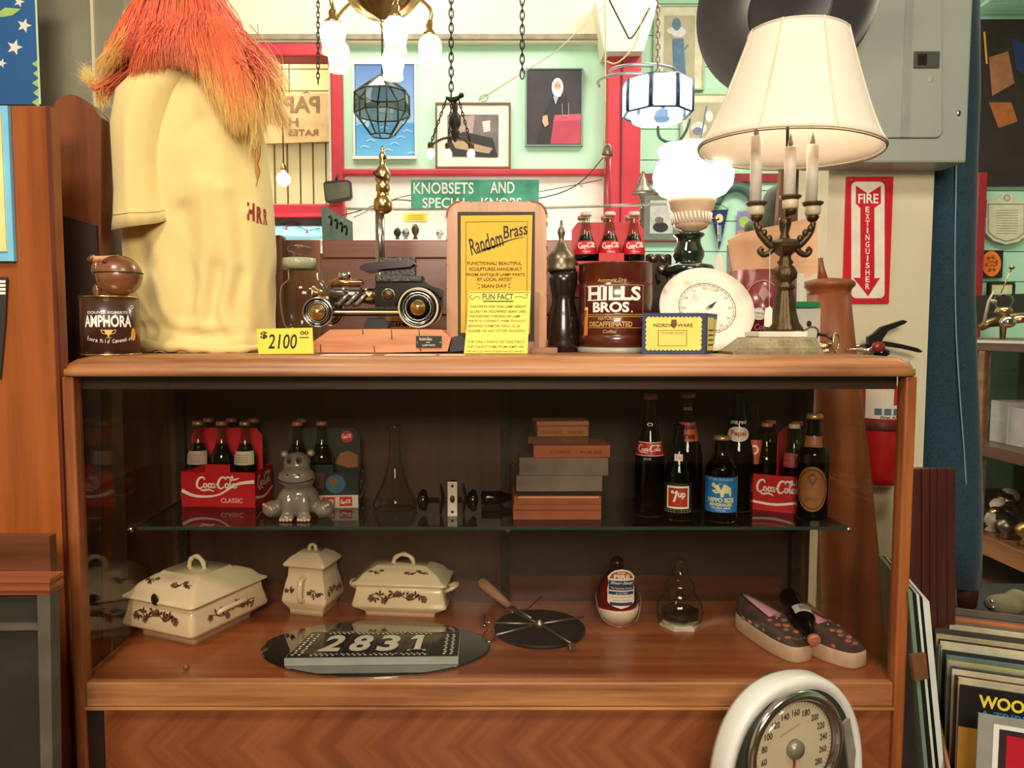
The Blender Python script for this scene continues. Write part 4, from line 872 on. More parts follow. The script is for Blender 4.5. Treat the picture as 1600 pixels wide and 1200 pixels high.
loft(m, rr_ + inner, shirt, caps=False); m.build('sleeve', t)
m = MB(); sr = rr_[-2]; m.tube([v + (v - Vector((sum(a.x for a in sr) / 48, sum(a.y for a in sr) / 48, v.z))).normalized() * .0006 for v in sr], .0011, M('shirt_thread', 'c8ac60', .9), 5, closed=True); m.build('sleeve_stitching', t)
# print on the shirt
m = MB(); dr = M('shirt_dark_red', '8c2a1e', .8); fr = lambda u, v: front(u, v, .003)
f2 = lambda u, v: front(u, v + (u - 388) * .18, .003)
m.text('H', 386, 344, 398, 316, f2, dr, bold=.05); m.text('R', 401, 346, 410, 320, f2, dr, bold=.05); m.text('R', 411.5, 347, 418, 322, f2, dr, bold=.05); m.text('R', 387, 205, 393, 184, f2, dr, bold=.03); m.build('lettering', t)
m = MB(); og = M('shirt_orange', 'e2904a', .8)
m.poly([(392, 225), (396, 234), (401, 234), (404, 222), (407, 232), (406, 246), (403, 256), (406, 268), (402, 284), (399, 270), (398, 250), (394, 238)], fr, og)
m.stroke([(392, 225), (396, 234), (401, 234), (404, 222), (407, 232), (406, 246), (403, 256), (406, 268), (402, 284), (400, 292)], .8, lambda u, v: front(u, v, .0045), M('shirt_line', '5a3020', .8)); m.build('orange_figure', t)
m = MB(); m.lathe([(.045, 0), (.04, .05), (.042, .1)], P(302, 100, Ym), M('mannequin_cream', 'cbb894', .6), 24, sy=1.1); m.sph(P(292, 15, Ym), (.075, .09, .115), M('mannequin_cream'), 24); m.build('head', t)
# wig
t = thing('orange_wig', 'long shaggy bright orange wig with yellow tips worn by the mannequin', 'wig', P(300, 90, Ym))
def hairmat():
    m_, nt, b = _new('orange_hair'); at = nt.nodes.new('ShaderNodeAttribute'); at.attribute_name = 'tip'
    nt.links.new(_ramp(nt, at.outputs['Fac'], [(0, lin('f07a3c')), (.35, lin('e8582c')), (.6, lin('f08048')), (.8, lin('f4c460')), (1, lin('fae89a'))]), b.inputs['Base Color'])
    b.inputs['Roughness'].default_value = .55; b.inputs['Sheen Weight'].default_value = .3; return m_
hm = hairmat(); m = MB(); cols_ = []; rn = random.Random(11)
def strand(pts, w0, tip0=0., tip1=1.):
    pts = catmull(pts, 3); n = len(pts); b0 = len(m.v); R = [max(.00015, w0 * (1 - (i / (n - 1)) ** 2.2)) for i in range(n)]
    m.tube(pts, R, hm, 3, True, caps=False)
    for i in range(n): cols_.extend([tip0 + (tip1 - tip0) * i / (n - 1)] * 3)
hc = P(300, 8, Ym)
for s in range(4300):
    a = rn.uniform(0, 2 * PI); ca, sa = math.cos(a), math.sin(a); L = rn.random()
    top = P(284 + rn.gauss(0, 7), -55 + rn.gauss(0, 10), Ym) + Vector((.03 * ca, .03 * sa, 0))
    rm = .118 + rn.gauss(0, .007); mid1 = P(290, 48 + rn.gauss(0, 8), Ym) + Vector((rm * ca, .12 * sa, 0))
    rm = .150 + rn.gauss(0, .009); mid2 = P(293, 88 + rn.gauss(0, 7), Ym) + Vector((rm * ca, .135 * sa - .01 * (sa < 0), .012 * L))
    if ca >= 0: ex = .165 + .085 * L * ca; ez = -.02 - .16 * L * ca
    else: ex = .165 + .05 * L * -ca; ez = -.03 - .04 * L + (.03 if L > .8 else 0)
    sx = ca + math.copysign(.12, ca) * (1 - abs(ca))
    end = P(295, 98, Ym) + Vector((sx * ex, sa * .15, ez * min(1, abs(sx) + .1))) + Vector((rn.gauss(0, .008), rn.gauss(0, .01), rn.gauss(0, .008)))
    strand([top, mid1, mid2, end], rn.uniform(.0009, .0022), rn.uniform(0, .12), rn.uniform(.7, 1.0) if abs(ca) > .5 else rn.uniform(.35, .65))
for s in range(420):                          # upturned flick at the left
    st_ = P(205 + rn.gauss(0, 8), 96 + rn.gauss(0, 10), Ym - .03 + rn.gauss(0, .03))
    if s % 4: e = P(134 + rn.gauss(0, 8), 112 + rn.gauss(0, 7), Ym - .05) if s % 3 else P(160 + rn.gauss(0, 9), 160 + rn.gauss(0, 9), Ym - .05); mid = P(163 + rn.gauss(0, 4), 140 + rn.gauss(0, 4), Ym - .05)
    else: e = P(198 + rn.gauss(0, 2.5), 14 + abs(rn.gauss(0, 14)), Ym - .03); mid = P(184 + rn.gauss(0, 2), 70, Ym - .03)
    strand([st_, mid + Vector((rn.gauss(0, .004), rn.gauss(0, .01), 0)), e], rn.uniform(.0007, .0016), .25, 1.0)
for s in range(900):                          # fringe over the near shoulder
    f = rn.random(); st_ = P(262 + 50 * f + rn.gauss(0, 6), 30 + rn.gauss(0, 8), Ym - .11)
    e = P(205 + 130 * f + rn.gauss(0, 6), (122 - 40 * f if f < .55 else 100 + 60 * (f - .55)) + rn.gauss(0, 5), Ym - .15 + rn.gauss(0, .006)); mid = st_.lerp(e, .6) + Vector((rn.gauss(0, .004), -.022 + rn.gauss(0, .005), .012))
    strand([st_, mid, e], rn.uniform(.0008, .0018), rn.uniform(.05, .3), rn.uniform(.4, .8))
for s in range(1100):                         # hair falling over the right shoulder
    f = rn.random(); st_ = P(300 + 50 * f + rn.gauss(0, 6), 40 + rn.gauss(0, 8), Ym - .10)
    e = P(322 + 84 * f + rn.gauss(0, 6), 132 + (78 * min(1, f * 2)) - 18 * f + rn.gauss(0, 9), Ym - .155 + .03 * f + rn.gauss(0, .006)); mid = st_.lerp(e, .5) + Vector((.008 + rn.gauss(0, .004), -.020 + rn.gauss(0, .005), .012))
    strand([st_, mid, e], rn.uniform(.0008, .0018), rn.uniform(.05, .3), rn.uniform(.7, 1.0))
for s in range(760):                          # long bleached ends at the right
    st_ = P(372 + rn.gauss(0, 14), 82 + rn.gauss(0, 14), Ym - .05 + rn.gauss(0, .05))
    f = rn.random(); e = P(388 + 66 * f + rn.gauss(0, 5), 240 - 100 * f + rn.gauss(0, 14), Ym - .07 + rn.gauss(0, .05))
    mid = st_.lerp(e, .5) + Vector((.016 + rn.gauss(0, .006), 0, .010 + rn.gauss(0, .006)))
    strand([st_, mid, e], rn.uniform(.0005, .0014), .35, rn.uniform(.85, 1.0))
m.cols = cols_; m.build('hair', t)
m = MB(); m.lpx(290, Ym, [(12, -60), (40, -20), (62, 20), (72, 50), (76, 74), (66, 88)], M('wig_cap', 'c8481c', .8), 28, sy=1.0); m.build('cap', t)

# price card
t = thing('price_card', 'yellow price card reading 2100 leaning beside the hot rod base', 'card', (X_(445, 552, 1.64), 1.64, ZT))
Yq = 1.64; m = MB(); m.ppr([(401, 514), (488, 512), (490, 552.5), (404, 553)], Yq, .0015, yel); m.build('card', t)
m = MB(); fn = pxplane(Yq, .0006); m.text('2100', 419, 545, 464, 522, fn, ink, shear=.15, bold=.01); m.text('$', 407, 530, 418, 518, fn, ink, bold=.02); m.text('00', 469, 523, 482, 517, fn, ink, bold=.02); m.rect(468, 526.5, 483, 528, fn, ink); m.build('numerals', t)

# hot rod sculpture
Yh = 1.80; dY = Vector((0, .045, 0))
t = thing('hot_rod_sculpture', 'black and brass hot rod car sculpture lamp on a rough reddish wooden plinth', 'sculpture', (X_(600, 550, Yh), Yh, ZT))
plw = WOOD('plinth_wood', 'a85c38', 'd49468', 0, 1.2, .7, 0); s = K(Yh)
zp = Z_(514, Yh); m = MB(); o_ = [P(x_, y_, 1.74) for x_, y_ in ((489, 534), (516, 515), (600, 514), (690, 515), (705, 528), (699, 549), (600, 551), (489, 551))]
for q in o_: q.z = max(q.z, ZT + .001)
m.prism(o_, (0, .15, 0), plw)
for xx, ya, yb in ((566, 515, 522), (611, 515, 530), (584, 540, 550), (654, 515, 524), (500, 538, 550), (656, 538, 549)): m.prism([P(xx, ya, 1.739), P(xx + 1, ya, 1.739), P(xx + 2, yb, 1.739), P(xx + .5, yb, 1.739)], (0, .001, 0), M('wood_crack', '3c1a0e', .9))
m.build('plinth', t)
m = MB(); m.pbox(650, 525, 690, 543, 1.736, .003, M('plaque_black', '1c1a16', .3)); fn = pxplane(1.736)
m.text('Random Brass', 655, 532, 675, 527, fn, whitei, shear=.3); m.text('MADE', 666, 536, 672, 534, fn, whitei); m.text('LAMP PARTS', 660, 541, 680, 538, fn, whitei); m.disc(652, 535, .9, 1.1, fn, tin, 8); m.disc(688, 535, .9, 1.1, fn, tin, 8); m.build('plaque', t)
RY = Matrix.Rotation(PI / 2, 4, 'X')
def wheel(cx, cy, ro, Yw, wd_, whitewall, hubr):
    c = P(cx, cy, Yw); k = K(Yw, cy); rr = ro * k
    c.z = max(c.z, zp + rr); ti = MB(); ti.lathe([(rr * .74, -wd_ / 2), (rr * .93, -wd_ / 2), (rr, -wd_ * .3), (rr, wd_ * .3), (rr * .93, wd_ / 2), (rr * .74, wd_ / 2)], c, blackg, 44, mtx=RY, closed=True)
    ob = ti.build('wheel', t)
    q = MB(); q.lathe([(rr * .99, wd_ * .36), (rr * .93, wd_ * .56), (rr * .90, wd_ * .52)], c, M('ivory_rim', 'cfc4a8', .3) if whitewall else chrome, 44, mtx=RY, cap=False)
    q.lathe([(rr * .76, wd_ * .5), (rr * .72, wd_ * .56), (rr * .70, wd_ * .45)], c, chrome, 40, mtx=RY, cap=False); q.lathe([(rr * .93, wd_ * .49), (0, wd_ * .42)], c, M('deep_black', '0e0c0a', .25), 40, mtx=RY)
    q.lathe([(rr * .64, wd_ * .50), (rr * .60, wd_ * .54), (rr * .57, wd_ * .46)], c, steel, 40, mtx=RY, fn=lambda a, z: 1 + .03 * math.sin(18 * a), cap=False); q.build('rim', ob)
    q = MB(); q.lathe([(hubr * k, wd_ * .45), (hubr * k * .98, wd_ * .7), (hubr * k * .8, wd_ * 1.0), (hubr * k * .45, wd_ * 1.12), (hubr * k * .4, wd_ * 1.25), (0, wd_ * 1.3)], c, brass, 32, mtx=RY); q.build('hubcap', ob)
wheel(497.5, 488, 24, 1.755, .016, False, 13); wheel(654, 481, 32, 1.755, .022, True, 13)
wheel(517, 488, 22, 1.86, .016, False, 12); wheel(662, 483, 30, 1.865, .02, True, 12)
gls = M('car_black', '16130f', .18, coat=.6)
m = MB(); Yb = 1.79
m.ppr([(586, 450), (588, 436), (660, 436), (672, 446), (690, 452), (690, 480), (586, 480)], Yb, .06, gls); m.pbox(594, 402, 648, 431, Yb + .008, .045, M('ornate_black', '241d18', .35, bump=.8, bsc=120)); m.pbox(586, 430, 660, 441, Yb - .006, .07, M('ornate_black'), .003); m.build('cab', t)
m = MB(); c_ = [(562, 421), (562, 416), (570, 412), (590, 409), (646, 407), (648, 412), (640, 417), (600, 420), (570, 424)]; m.ppr(c_, Yb - .008, .075, M('roof_plum', '33242c', .2, coat=.6)); m.build('roof', t)
m = MB(); pts = [(615 + 0, 471), (619, 462), (628, 452), (640, 446), (655, 443), (672, 446), (685, 453), (691, 461), (690, 463)]
up = [P(a, b, 1.745) for a, b in catmull(pts, 3)]; cc = P(654, 481, 1.745); ring = up + [cc + (p_ - cc) * .86 for p_ in up[::-1]]; m.prism(ring, (0, .04, 0), gls); m.build('fender', t)
m = MB(); m.lathe([(9.5 * s, 0), (9 * s, .006), (6 * s, .009), (0, .010)], P(607, 461, Yb - .0), bronze, 28, mtx=RY); m.lathe([(10 * s, 0), (10 * s, .004), (9 * s, .004)], P(607, 461, Yb), tin, 28, mtx=RY); m.build('side_lamp', t)
m = MB(); m.pbox(518, 486, 628, 490, 1.765, .012, brass, .002); m.pbox(515, 482, 628, 485.5, 1.77, .05, gls); m.pbox(520, 491, 625, 494, 1.78, .03, gls); m.build('chassis_rail', t)
m = MB(); RX = Matrix.Rotation(PI / 2, 4, 'Y'); c = P(516, 461, 1.80); Lx = (565 - 517) * s
m.lathe([(15 * s, 0), (16 * s, Lx * .05), (16 * s, Lx * .95), (15 * s, Lx)], c, M('gunmetal', '6e665c', .25, .9, .2), 24, mtx=RX)
m.lathe([(11 * s, 0), (12.5 * s, .01), (12.5 * s, 20 * s)], P(567, 463, 1.80), brass, 24, mtx=RX); m.build('engine_block', t)
m = MB()
for i in range(3):
    x0 = 523 + i * 14; m.tube([P(x0 + x_, y_, 1.775) for x_, y_ in ((0, 476), (7, 475), (14, 467), (22, 459))], .0062, steel, 10)
m.build('exhaust_pipes', t)
m = MB(); c = P(515, 442, 1.79); m.lathe([(.004, 0), (4.5 * s, .004), (6 * s, .012), (7.5 * s, .014), (7.5 * s, 32 * s), (6 * s, 34 * s), (5 * s, 50 * s), (.003, 53 * s)], c, M('coppery', 'a47c58', .25, .9, .15), 20, mtx=RX); m.build('blower', t)
m = MB(); m.lpx(538, 1.79, [(9.5, 426), (9.5, 434), (8.5, 435)], chrome, 24); m.sph(P(537, 452, 1.765), .006, chrome, 10); m.pbox(521, 449, 562, 453, 1.775, .04, M('gunmetal')); m.build('air_cleaner', t)
m = MB(); m.lathe([(14 * s, 0), (13 * s, .004), (8 * s, .012), (7 * s, .022)], P(489, 460, 1.80), brass, 16, mtx=RX); m.tube([P(500, 467, 1.79), P(525, 467, 1.79)], .006, brass, 10); m.build('radiator', t)
m = MB(); m.ppr([(574, 497), (599, 497), (606, 507), (606, 513), (569, 513), (569, 507)], 1.80, .05, black); m.build('stand_block', t)
m = MB(); m.pbox(601, 496, 640, 513, 1.90, .02, yel2); fn = pxplane(1.90); m.rect(605, 502, 640, 510, fn, ink); m.text('DIETZ', 608, 509, 630, 503.5, lambda u, v: fn(u, v) - Vector((0, .001, 0)), whitei); m.build('yellow_box', None, P(620, 513, 1.9), 'small yellow and black box behind the hot rod wheels', 'box')
# lamp column behind
t = thing('brass_column_lamp', 'tall nickel and brass lamp column with faucet like finial behind the hot rod', 'lamp', (X_(596, 540, 1.93), 1.93, ZT))
Yl = 1.93; m = MB(); x0 = X_(592, 400, Yl); m.lpx(594, Yl, [(7, 331), (7, 420)], M('nickel', 'a8a098', .25, .9, .12), 24); m.lathe([(.011, 0), (.011, .35)], (X_(594, 420, Yl), Yl, ZT), M('nickel'), 20); m.lathe([(.035, 0), (.035, .006), (.015, .012)], (X_(594, 420, Yl), Yl, ZT), brass, 24); m.build('column', t)
m = MB(); m.lpx(598, Yl, [(2, 228), (3, 232), (2, 236), (5, 240), (6, 246), (5, 250), (5, 258), (9, 264), (12, 270), (12, 282), (9, 286), (11, 290), (11, 298), (9, 300), (10, 308), (14, 312), (15, 328), (10, 332), (6, 334)], brass, 28); m.build('brass_finial', t)
m = MB(); m.sph(P(601, 246, Yl - .009), (.005, .003, .005), black, 10); m.tube([P(598, 278, Yl - .018), P(590, 275, Yl - .03), P(586, 268, Yl - .03)], [.004, .005, .007], bronze, 8); m.build('tap_lever', t)

# apothecary jar
t = thing('glass_jar', 'clear apothecary jar with ground glass stopper between the shirt and hot rod', 'jar', (X_(478, 540, 1.93), 1.93, ZT))
Yj = 1.93; m = MB(); m.lpx(478, Yj, [(26, 422), (26, 437), (30, 440), (37, 448), (39, 460), (38, 485), (34, 505), (30, 513), (24, 522), (30, 540), (30, 549)], clearg, 40, zb=ZT + .001, fn=None); m.build('body', t)
m = MB(); m.lpx(468, Yj, [(4, 383), (17, 386), (19, 389), (17, 393), (10, 395), (10, 401), (26, 405), (27, 411), (25, 421), (10, 422)], clearg, 32); m.lpx(468, Yj, [(25, 404), (26, 412), (24, 420)], M('ground_glass', 'b8b49c', .5), 32); m.build('stopper', t)

# framed card
Yf = 1.80; t = thing('framed_sign', 'wooden frame with stitched edge holding amber card about sculptures', 'sign', (X_(776, 550, Yf), Yf, ZT))
fw_ = WOOD('frame_tan_wood', 'a8744e', 'c8966e', 2, 1, .5, .1)
a = rrect(776, 436, 78, 121, 22, 6); b = [(733, 345), (819, 345), (821, 530), (729, 530)]
m = MB(); out = [P(x_, y_, Yf) for x_, y_ in a]
for q in out: q.z = max(q.z, ZT)
m.prism(out, (0, .014, 0), fw_); m.build('frame', t)
m = MB(); pth = [v + Vector((0, .004, 0)) for v in out]
for i in range(150):
    f = i / 150 * (len(pth)); j = int(f); p_ = pth[j].lerp(pth[(j + 1) % len(pth)], f - j); tn = (pth[(j + 1) % len(pth)] - pth[j]).normalized(); m.tube([p_ - tn * .004 + Vector((0, -.004, 0)), p_ + tn * .003 + Vector((0, .012, 0))], .0028, M('leather_lacing', '9a6444', .7), 5)
m.kind = 1; m.build('laced_edge', t)
m = MB(); m.pbox(715, 331, 835, 533, Yf - .002, .003, M('charcoal_mount', '3a3632', .7)); m.build('mount', t)
m = MB(); m.ppr([(720, 337), (832, 336), (828, 522), (720, 520)], Yf - .0045, .002, yel2); m.build('amber_sheet', t)
m = MB(); fn = pxplane(Yf - .0045); m.stroke([(728, 347), (824, 346), (823, 522)], .8, fn, ink, False); m.stroke([(728, 347), (728, 515)], .8, fn, ink, False)
m.text('Random', 732, 392, 786, 366, fn, ink, shear=.25, bold=.012, rot=-.30); m.text('Brass', 785, 370, 824, 350, fn, ink, shear=.25, bold=.012, rot=-.20)
m.stroke([(754, 391), (775, 384), (797, 375), (820, 370)], lambda q: 3.2 * (1 - q) + .6, fn, ink)
for i, (tx, x0, x1, yb) in enumerate((('FUNCTIONAL! BEAUTIFUL', 730, 815, 414), ('SCULPTURES HANDBUILT', 733, 816, 423), ('FROM ANTIQUE LAMP PARTS', 729, 820, 432), ('BY LOCAL ARTIST', 746, 800, 439), ('SEAN DAY', 752, 792, 449.5))): m.text(tx, x0, yb, x1, yb - 5.2, fn, M('brown_marker', '4a3210', .7), bold=.012)
m.stroke([(745, 443), (750, 445)], .8, fn, ink, False); m.stroke([(746, 451), (750, 449)], .8, fn, ink, False); m.stroke([(798, 443), (794, 445)], .8, fn, ink, False); m.stroke([(798, 450), (794, 448)], .8, fn, ink, False); m.build('writing', t)
m = MB(); m.pbox(835, 456, 842, 546, Yf - .012, .012, WOOD('strut_wood', '7a4a30', '9c6a4a', 2)); m.pbox(830, 543, 871, 551, Yf - .015, .05, WOOD('strut_wood', '7a4a30', '9c6a4a', 2)); m.build('strut', t)
t = thing('fun_fact_card', 'pale yellow handwritten fun fact card leaning against the wooden frame', 'card', (X_(775, 552, 1.70), 1.70, ZT))
Yn = 1.70; m = MB(); o_ = [P(734, 455, Yn + .05), P(829, 455, Yn + .05), P(824, 554, Yn), P(725, 554, Yn)]
for q in o_[2:]: q.z = ZT + .001
m.prism(o_, (0, .0015, 0), M('pale_yellow_card', 'eddf62', .7, var=.03)); m.build('card', t)
fn = lambda u, v: P(u, v, Yn + .05 * (554 - v) / 99) - Vector((0, .001, 0)); bm_ = M('brown_marker')
m = MB(); m.stroke([(735, 457), (827, 457)], .8, fn, ink, False)
m.text('FUN FACT', 754, 468, 802, 459, fn, ink, bold=.01); m.rect(755, 470, 802, 471.6, fn, ink); m.stroke([(738, 461), (734, 464), (738, 468), (744, 463), (751, 466)], .8, fn, ink); m.stroke([(820, 461), (824, 460), (822, 466), (812, 463), (804, 465)], .8, fn, ink)
for i, tx in enumerate(("THE PARTS FOR THIS LAMP AREN'T", 'GLUED OR SOLDERED. SEAN USES', 'THE EXISTING THREADS ON LAMP', 'PARTS TO CONNECT THEM, WITHOUT', 'BENDING THEM OR USING GLUE', 'SOLDER OR ANY OTHER ADHESIVE', None, 'THE ONLY PARTS OF THIS PIECE', "THAT DIDN'T COME FROM LAMPS ARE", 'THE WOOD, WHICH SEAN HAND-CARVED')):
    if tx: yb = 481 + i * 7.6 + (2 if i > 6 else 0); m.text(tx, 734 - (yb - 481) * .08, yb, 822 - (yb - 481) * .05 - (8 if i in (2, 4) else 0), yb - 4.0, fn, bm_, bold=.012)
m.build('writing', t)
m = MB(); m.ppr([(708, 526), (722, 524), (727, 530), (727, 548), (703, 550), (703, 540)], 1.76, .04, M('black_rubber', '1e1c1a', .4)); m.build('black_clip', None, (X_(715, 550, 1.76), 1.76, ZT), 'small black plastic block between the plinth and the yellow cards', 'clip')
for i, (x0, x1, y0, y1, lab) in enumerate(((500, 580, 552.5, 555, 'left white paper strip under the hot rod plinth'), (600, 680, 552.5, 555, 'middle white paper strip under the hot rod plinth'), (686, 726, 555, 557.5, 'right white paper strip on the counter edge before the black block'))):
    ya, yb = 1.572, 1.63; m = MB(); m.bx(X_(x0, 553, ya), X_(x1, 553, ya), ya, min(yb, ya + .06), ZT + .0005, ZT + .0012, paper); m.build('paper_strip', None, (X_(x0, 553, ya), ya, ZT), lab, 'paper', 'white paper strips on the counter')

# pepper mill
t = thing('pepper_mill', 'dark waisted pepper mill with pewter dome cap beside the coffee can', 'pepper mill', (X_(880, 545, 1.84), 1.84, ZT))
Ym_ = 1.84; m = MB(); m.lpx(880, Ym_, [(22, 425), (22, 440), (18, 460), (17, 470), (22, 490), (25, 515), (26, 535), (23, 548)], M('black_wood', '1f1610', .25, coat=.5, var=.3), 40, zb=ZT); m.build('body', t)
m = MB(); pw = M('pewter', '756a58', .35, .85, .15); m.lpx(877, Ym_, [(1.5, 344), (2.5, 350), (2, 354), (5, 358), (6, 364), (4, 371), (4, 376), (8, 382), (14, 392), (21, 400), (22, 408), (22, 418), (24, 421), (23, 424)], pw, 40); m.build('cap', t)
m = MB(); m.tube([P(x_, y_, Ym_) for x_, y_ in ((882, 400), (893, 404), (903, 414))], .004, pw, 8); m.build('crank', t)

# coffee can
t = thing('coffee_can', 'large brown ribbed coffee can with bold white lettering mid counter', 'can', (X_(961, 548, 1.80), 1.80, ZT))
Yk = 1.82; r = 57.5 * K(Yk, 480); x = X_(962, 480, Yk); h = Z_(413, Yk) - ZT; cb_ = M('coffee_brown', '541f10', .28, coat=.5, var=.15)
pr = [(r, .012)]
for zz in (.2, .44, .78):
    z = h * zz; pr += [(r, z - .004), (r * .985, z - .002), (r * .985, z + .002), (r, z + .004)]
pr += [(r, h - .004), (r * 1.015, h - .003), (r * 1.015, h), (r * .97, h), (r * .97, h - .006), (0, h - .006)]
m = MB(); m.lathe(pr, (x, Yk, ZT), cb_, 56); m.build('body', t)
m = MB(); m.lathe([(r * 1.0, 0), (r * 1.03, .002), (r * 1.03, .010), (r, .013)], (x, Yk, ZT), M('clear_lid', 'a8a498', .4), 48); m.build('lower_rim', t)
C_ = cyl((x, Yk, ZT), r, -PI / 2 - .14, off=.0012); kk = K(Yk - .05, 480); fn = lambda u, v: C_((u - 962) * kk * 1.08, (545 - v) * kk)
m = MB(); lgd = M('label_gold', 'c8a05c', .4)
m.text('HILLS', 918, 464, 998, 442, fn, whitei, bold=.035); m.text('BROS', 927, 482, 980, 466, fn, whitei, bold=.035); m.disc(984, 481, 1.3, 1.3, fn, whitei, 8)
for (a_, b_, c_) in ((916, 936, 442), (916, 936, 463), (938, 944, 442), (938, 944, 463)): m.rect(a_, c_ - .8, b_, c_ + .8, fn, whitei, 3)
m.border(910, 440, 1003, 486, .8, fn, lgd, 10); m.border(910, 488, 1003, 506, .8, fn, lgd, 10)
m.text('Automatic Drip', 934, 437, 976, 430, fn, lgd, shear=.25, bold=.01); m.text('NATURALLY', 936, 494, 970, 489, fn, lgd, bold=.02); m.text('DECAFFEINATED', 921, 504, 985, 496, fn, lgd, bold=.03); m.text('Coffee', 943, 514, 962, 509, fn, lgd, shear=.25, bold=.01); m.text('NET WT 39 OZ', 942, 542, 968, 538, fn, lgd, bold=.02); m.build('lettering', t)
m = MB(); m.poly([(914, 478), (918, 478), (917, 518), (908, 518), (911, 490)], fn, M('orange_sticker', 'd8843a', .6)); m.disc(914, 476, 4, 3, fn, M('ribbon_pale', 'd8c8a8', .6), 10); m.build('orange_ribbon', t)

# cake pan box
t = thing('blue_yellow_box', 'small blue and yellow scalloped kitchenware box before the round dial', 'box', (X_(1062, 552, 1.68), 1.68, ZT))
Yx = 1.67; A = P(1003, 552.5, Yx); A.z = ZT; B = P(1101, 552.5, Yx - .004); B.z = ZT; Cx = P(1126, 549, Yx + .16); Cx.z = ZT; hh = Z_(489, Yx) - ZT
m = MB(); m.prism([A, B, Cx, A + (Cx - B)], (0, 0, hh), M('box_navy', '2c3a5e', .6, var=.25, sc=60)); m.build('carton', t)
ux = (B - A).normalized(); k1 = (B - A).length; uf = plane(A - Vector((0, .0008, 0)), ux); fn = lambda u, v: uf(u * k1, v * hh)
m = MB(); sc_ = []
for k in range(60):
    pass
def scal(x0, y0, x1, y1, nx, ny, amp):
    o = []
    for (a_, b_, c_, d_, n_) in ((x0, y0, x1, y0, nx), (x1, y0, x1, y1, ny), (x1, y1, x0, y1, nx), (x0, y1, x0, y0, ny)):
        L_ = math.hypot(c_ - a_, d_ - b_); nxn, nyn = (d_ - b_) / L_, -(c_ - a_) / L_
        for i in range(n_ * 4): f = i / (n_ * 4); bul = amp * abs(math.sin(PI * f * n_)); o.append((a_ + (c_ - a_) * f + nxn * bul, b_ + (d_ - b_) * f + nyn * bul * 1.7))
    return o
yb_ = M('box_yellow', 'ecd668', .6)
m.poly(scal(.07, .12, .93, .88, 13, 7, .02), fn, yb_); f2 = lambda u, v: fn(u, v) - Vector((0, .0006, 0))
m.text('NORDIC  WARE', .18, .66, .80, .745, f2, ink, bold=.01); m.poly([(.46, .84), (.54, .84), (.55, .7), (.5, .62), (.45, .7)], f2, M('crest_brown', '6a4c24', .6)); m.border(.25, .2, .71, .58, .008, f2, ink); m.text('The Garden Gourmet', .3, .50, .66, .54, f2, ink); m.build('printed_label', t)
us = (Cx - B).normalized(); ks = (Cx - B).length; nb = Vector((us.y, -us.x, 0)); uf2 = plane(B + nb * .0008, us); m = MB(); g = lambda u, v: uf2(u * ks, v * hh)
m.rect(.12, .08, .5, .9, g, yb_); m.rect(.52, .1, .95, .86, g, M('box_pale_side', 'cfc078', .6))
for k in range(4): m.rect(.16, .2 + .12 * k, .46, .24 + .12 * k, lambda u, v: g(u, v) + nb * .0006, ink); m.rect(.56, .2 + .12 * k, .9, .24 + .12 * k, lambda u, v: g(u, v) + nb * .0006, ink)
m.build('side_label', t)

# cola six-pack behind the can ------------------------------------------------
CONTOUR = [(0, .80), (.015, .9), (.08, .95), (.18, .88), (.30, .83), (.42, .95), (.52, 1.0), (.60, .95), (.68, .70), (.78, .47), (.88, .37), (.94, .36), (.955, .42), (.985, .42), (1.0, .38)]
STRAIGHT = [(0, .85), (.015, .97), (.04, 1.0), (.45, 1.0), (.56, .92), (.66, .62), (.76, .46), (.90, .38), (.95, .37), (.96, .43), (.985, .43), (1.0, .38)]
LONGN = [(0, .85), (.012, .97), (.03, 1.0), (.42, 1.0), (.52, .93), (.62, .72), (.74, .52), (.88, .37), (.95, .34), (.96, .40), (.985, .40), (1.0, .36)]
STUBBY = [(0, .85), (.015, .97), (.04, 1.0), (.56, 1.0), (.66, .88), (.74, .62), (.82, .47), (.93, .42), (.95, .42), (.96, .47), (.985, .47), (1.0, .42)]
def prof_r(prof, f):
    for (a, ra), (b, rb) in zip(prof, prof[1:]):
        if a <= f <= b: return ra + (rb - ra) * (f - a) / (b - a)
    return prof[-1][1]
def bottle(name, label, loc, H, R, prof, gm, liq, fill, capm, decor=None, group=None, cat='bottle', ribs=False):
    t = thing(name, label, cat, loc, group); o = Vector(loc)
    pr = [(Vector((r * R, f * H))) for f, r in prof]; pr = [(v.x, v.y) for v in catmull(pr, 3)]
    fnr = (lambda a, z: 1 + .025 * math.sin(10 * a) * (1 if z < H * .85 else 0)) if ribs else None
    m = MB(); m.lathe(pr, o, gm, 40 if ribs else 28, fn=fnr); m.build('glass', t)
    if liq:
        q = [(max(.0005, r * .93), max(z, .002)) for r, z in pr if z < fill * H] + [(prof_r(prof, fill) * R * .93, fill * H)]
        m = MB(); m.lathe(q, o, liq, 28); m.build('drink', t)
    if capm:
        rc = prof_r(prof, .97) * R * 1.12; m = MB(); m.lathe([(rc * 1.06, H * .965), (rc * 1.02, H * .985), (rc, H + .001), (rc * .8, H + .003), (0, H + .003)], o, capm, 24, fn=lambda a, z: 1 + .03 * math.sin(21 * a)); m.build('cap', t)
    if decor:
        def band(f0, f1, off=.0008):            # u in metres round the front, v 0..1 between two heights
            def g(u, v):
                f = f0 + (f1 - f0) * v; r = prof_r(prof, f) * R + off; a = -PI / 2 - (math.atan2(loc[0], loc[1]) if abs(loc[1]) > .1 else 0) + u / r
                return o + Vector((r * math.cos(a), r * math.sin(a), f * H))
            return g
        m = MB(); decor(m, band, R); m.build('label', t)
    return t
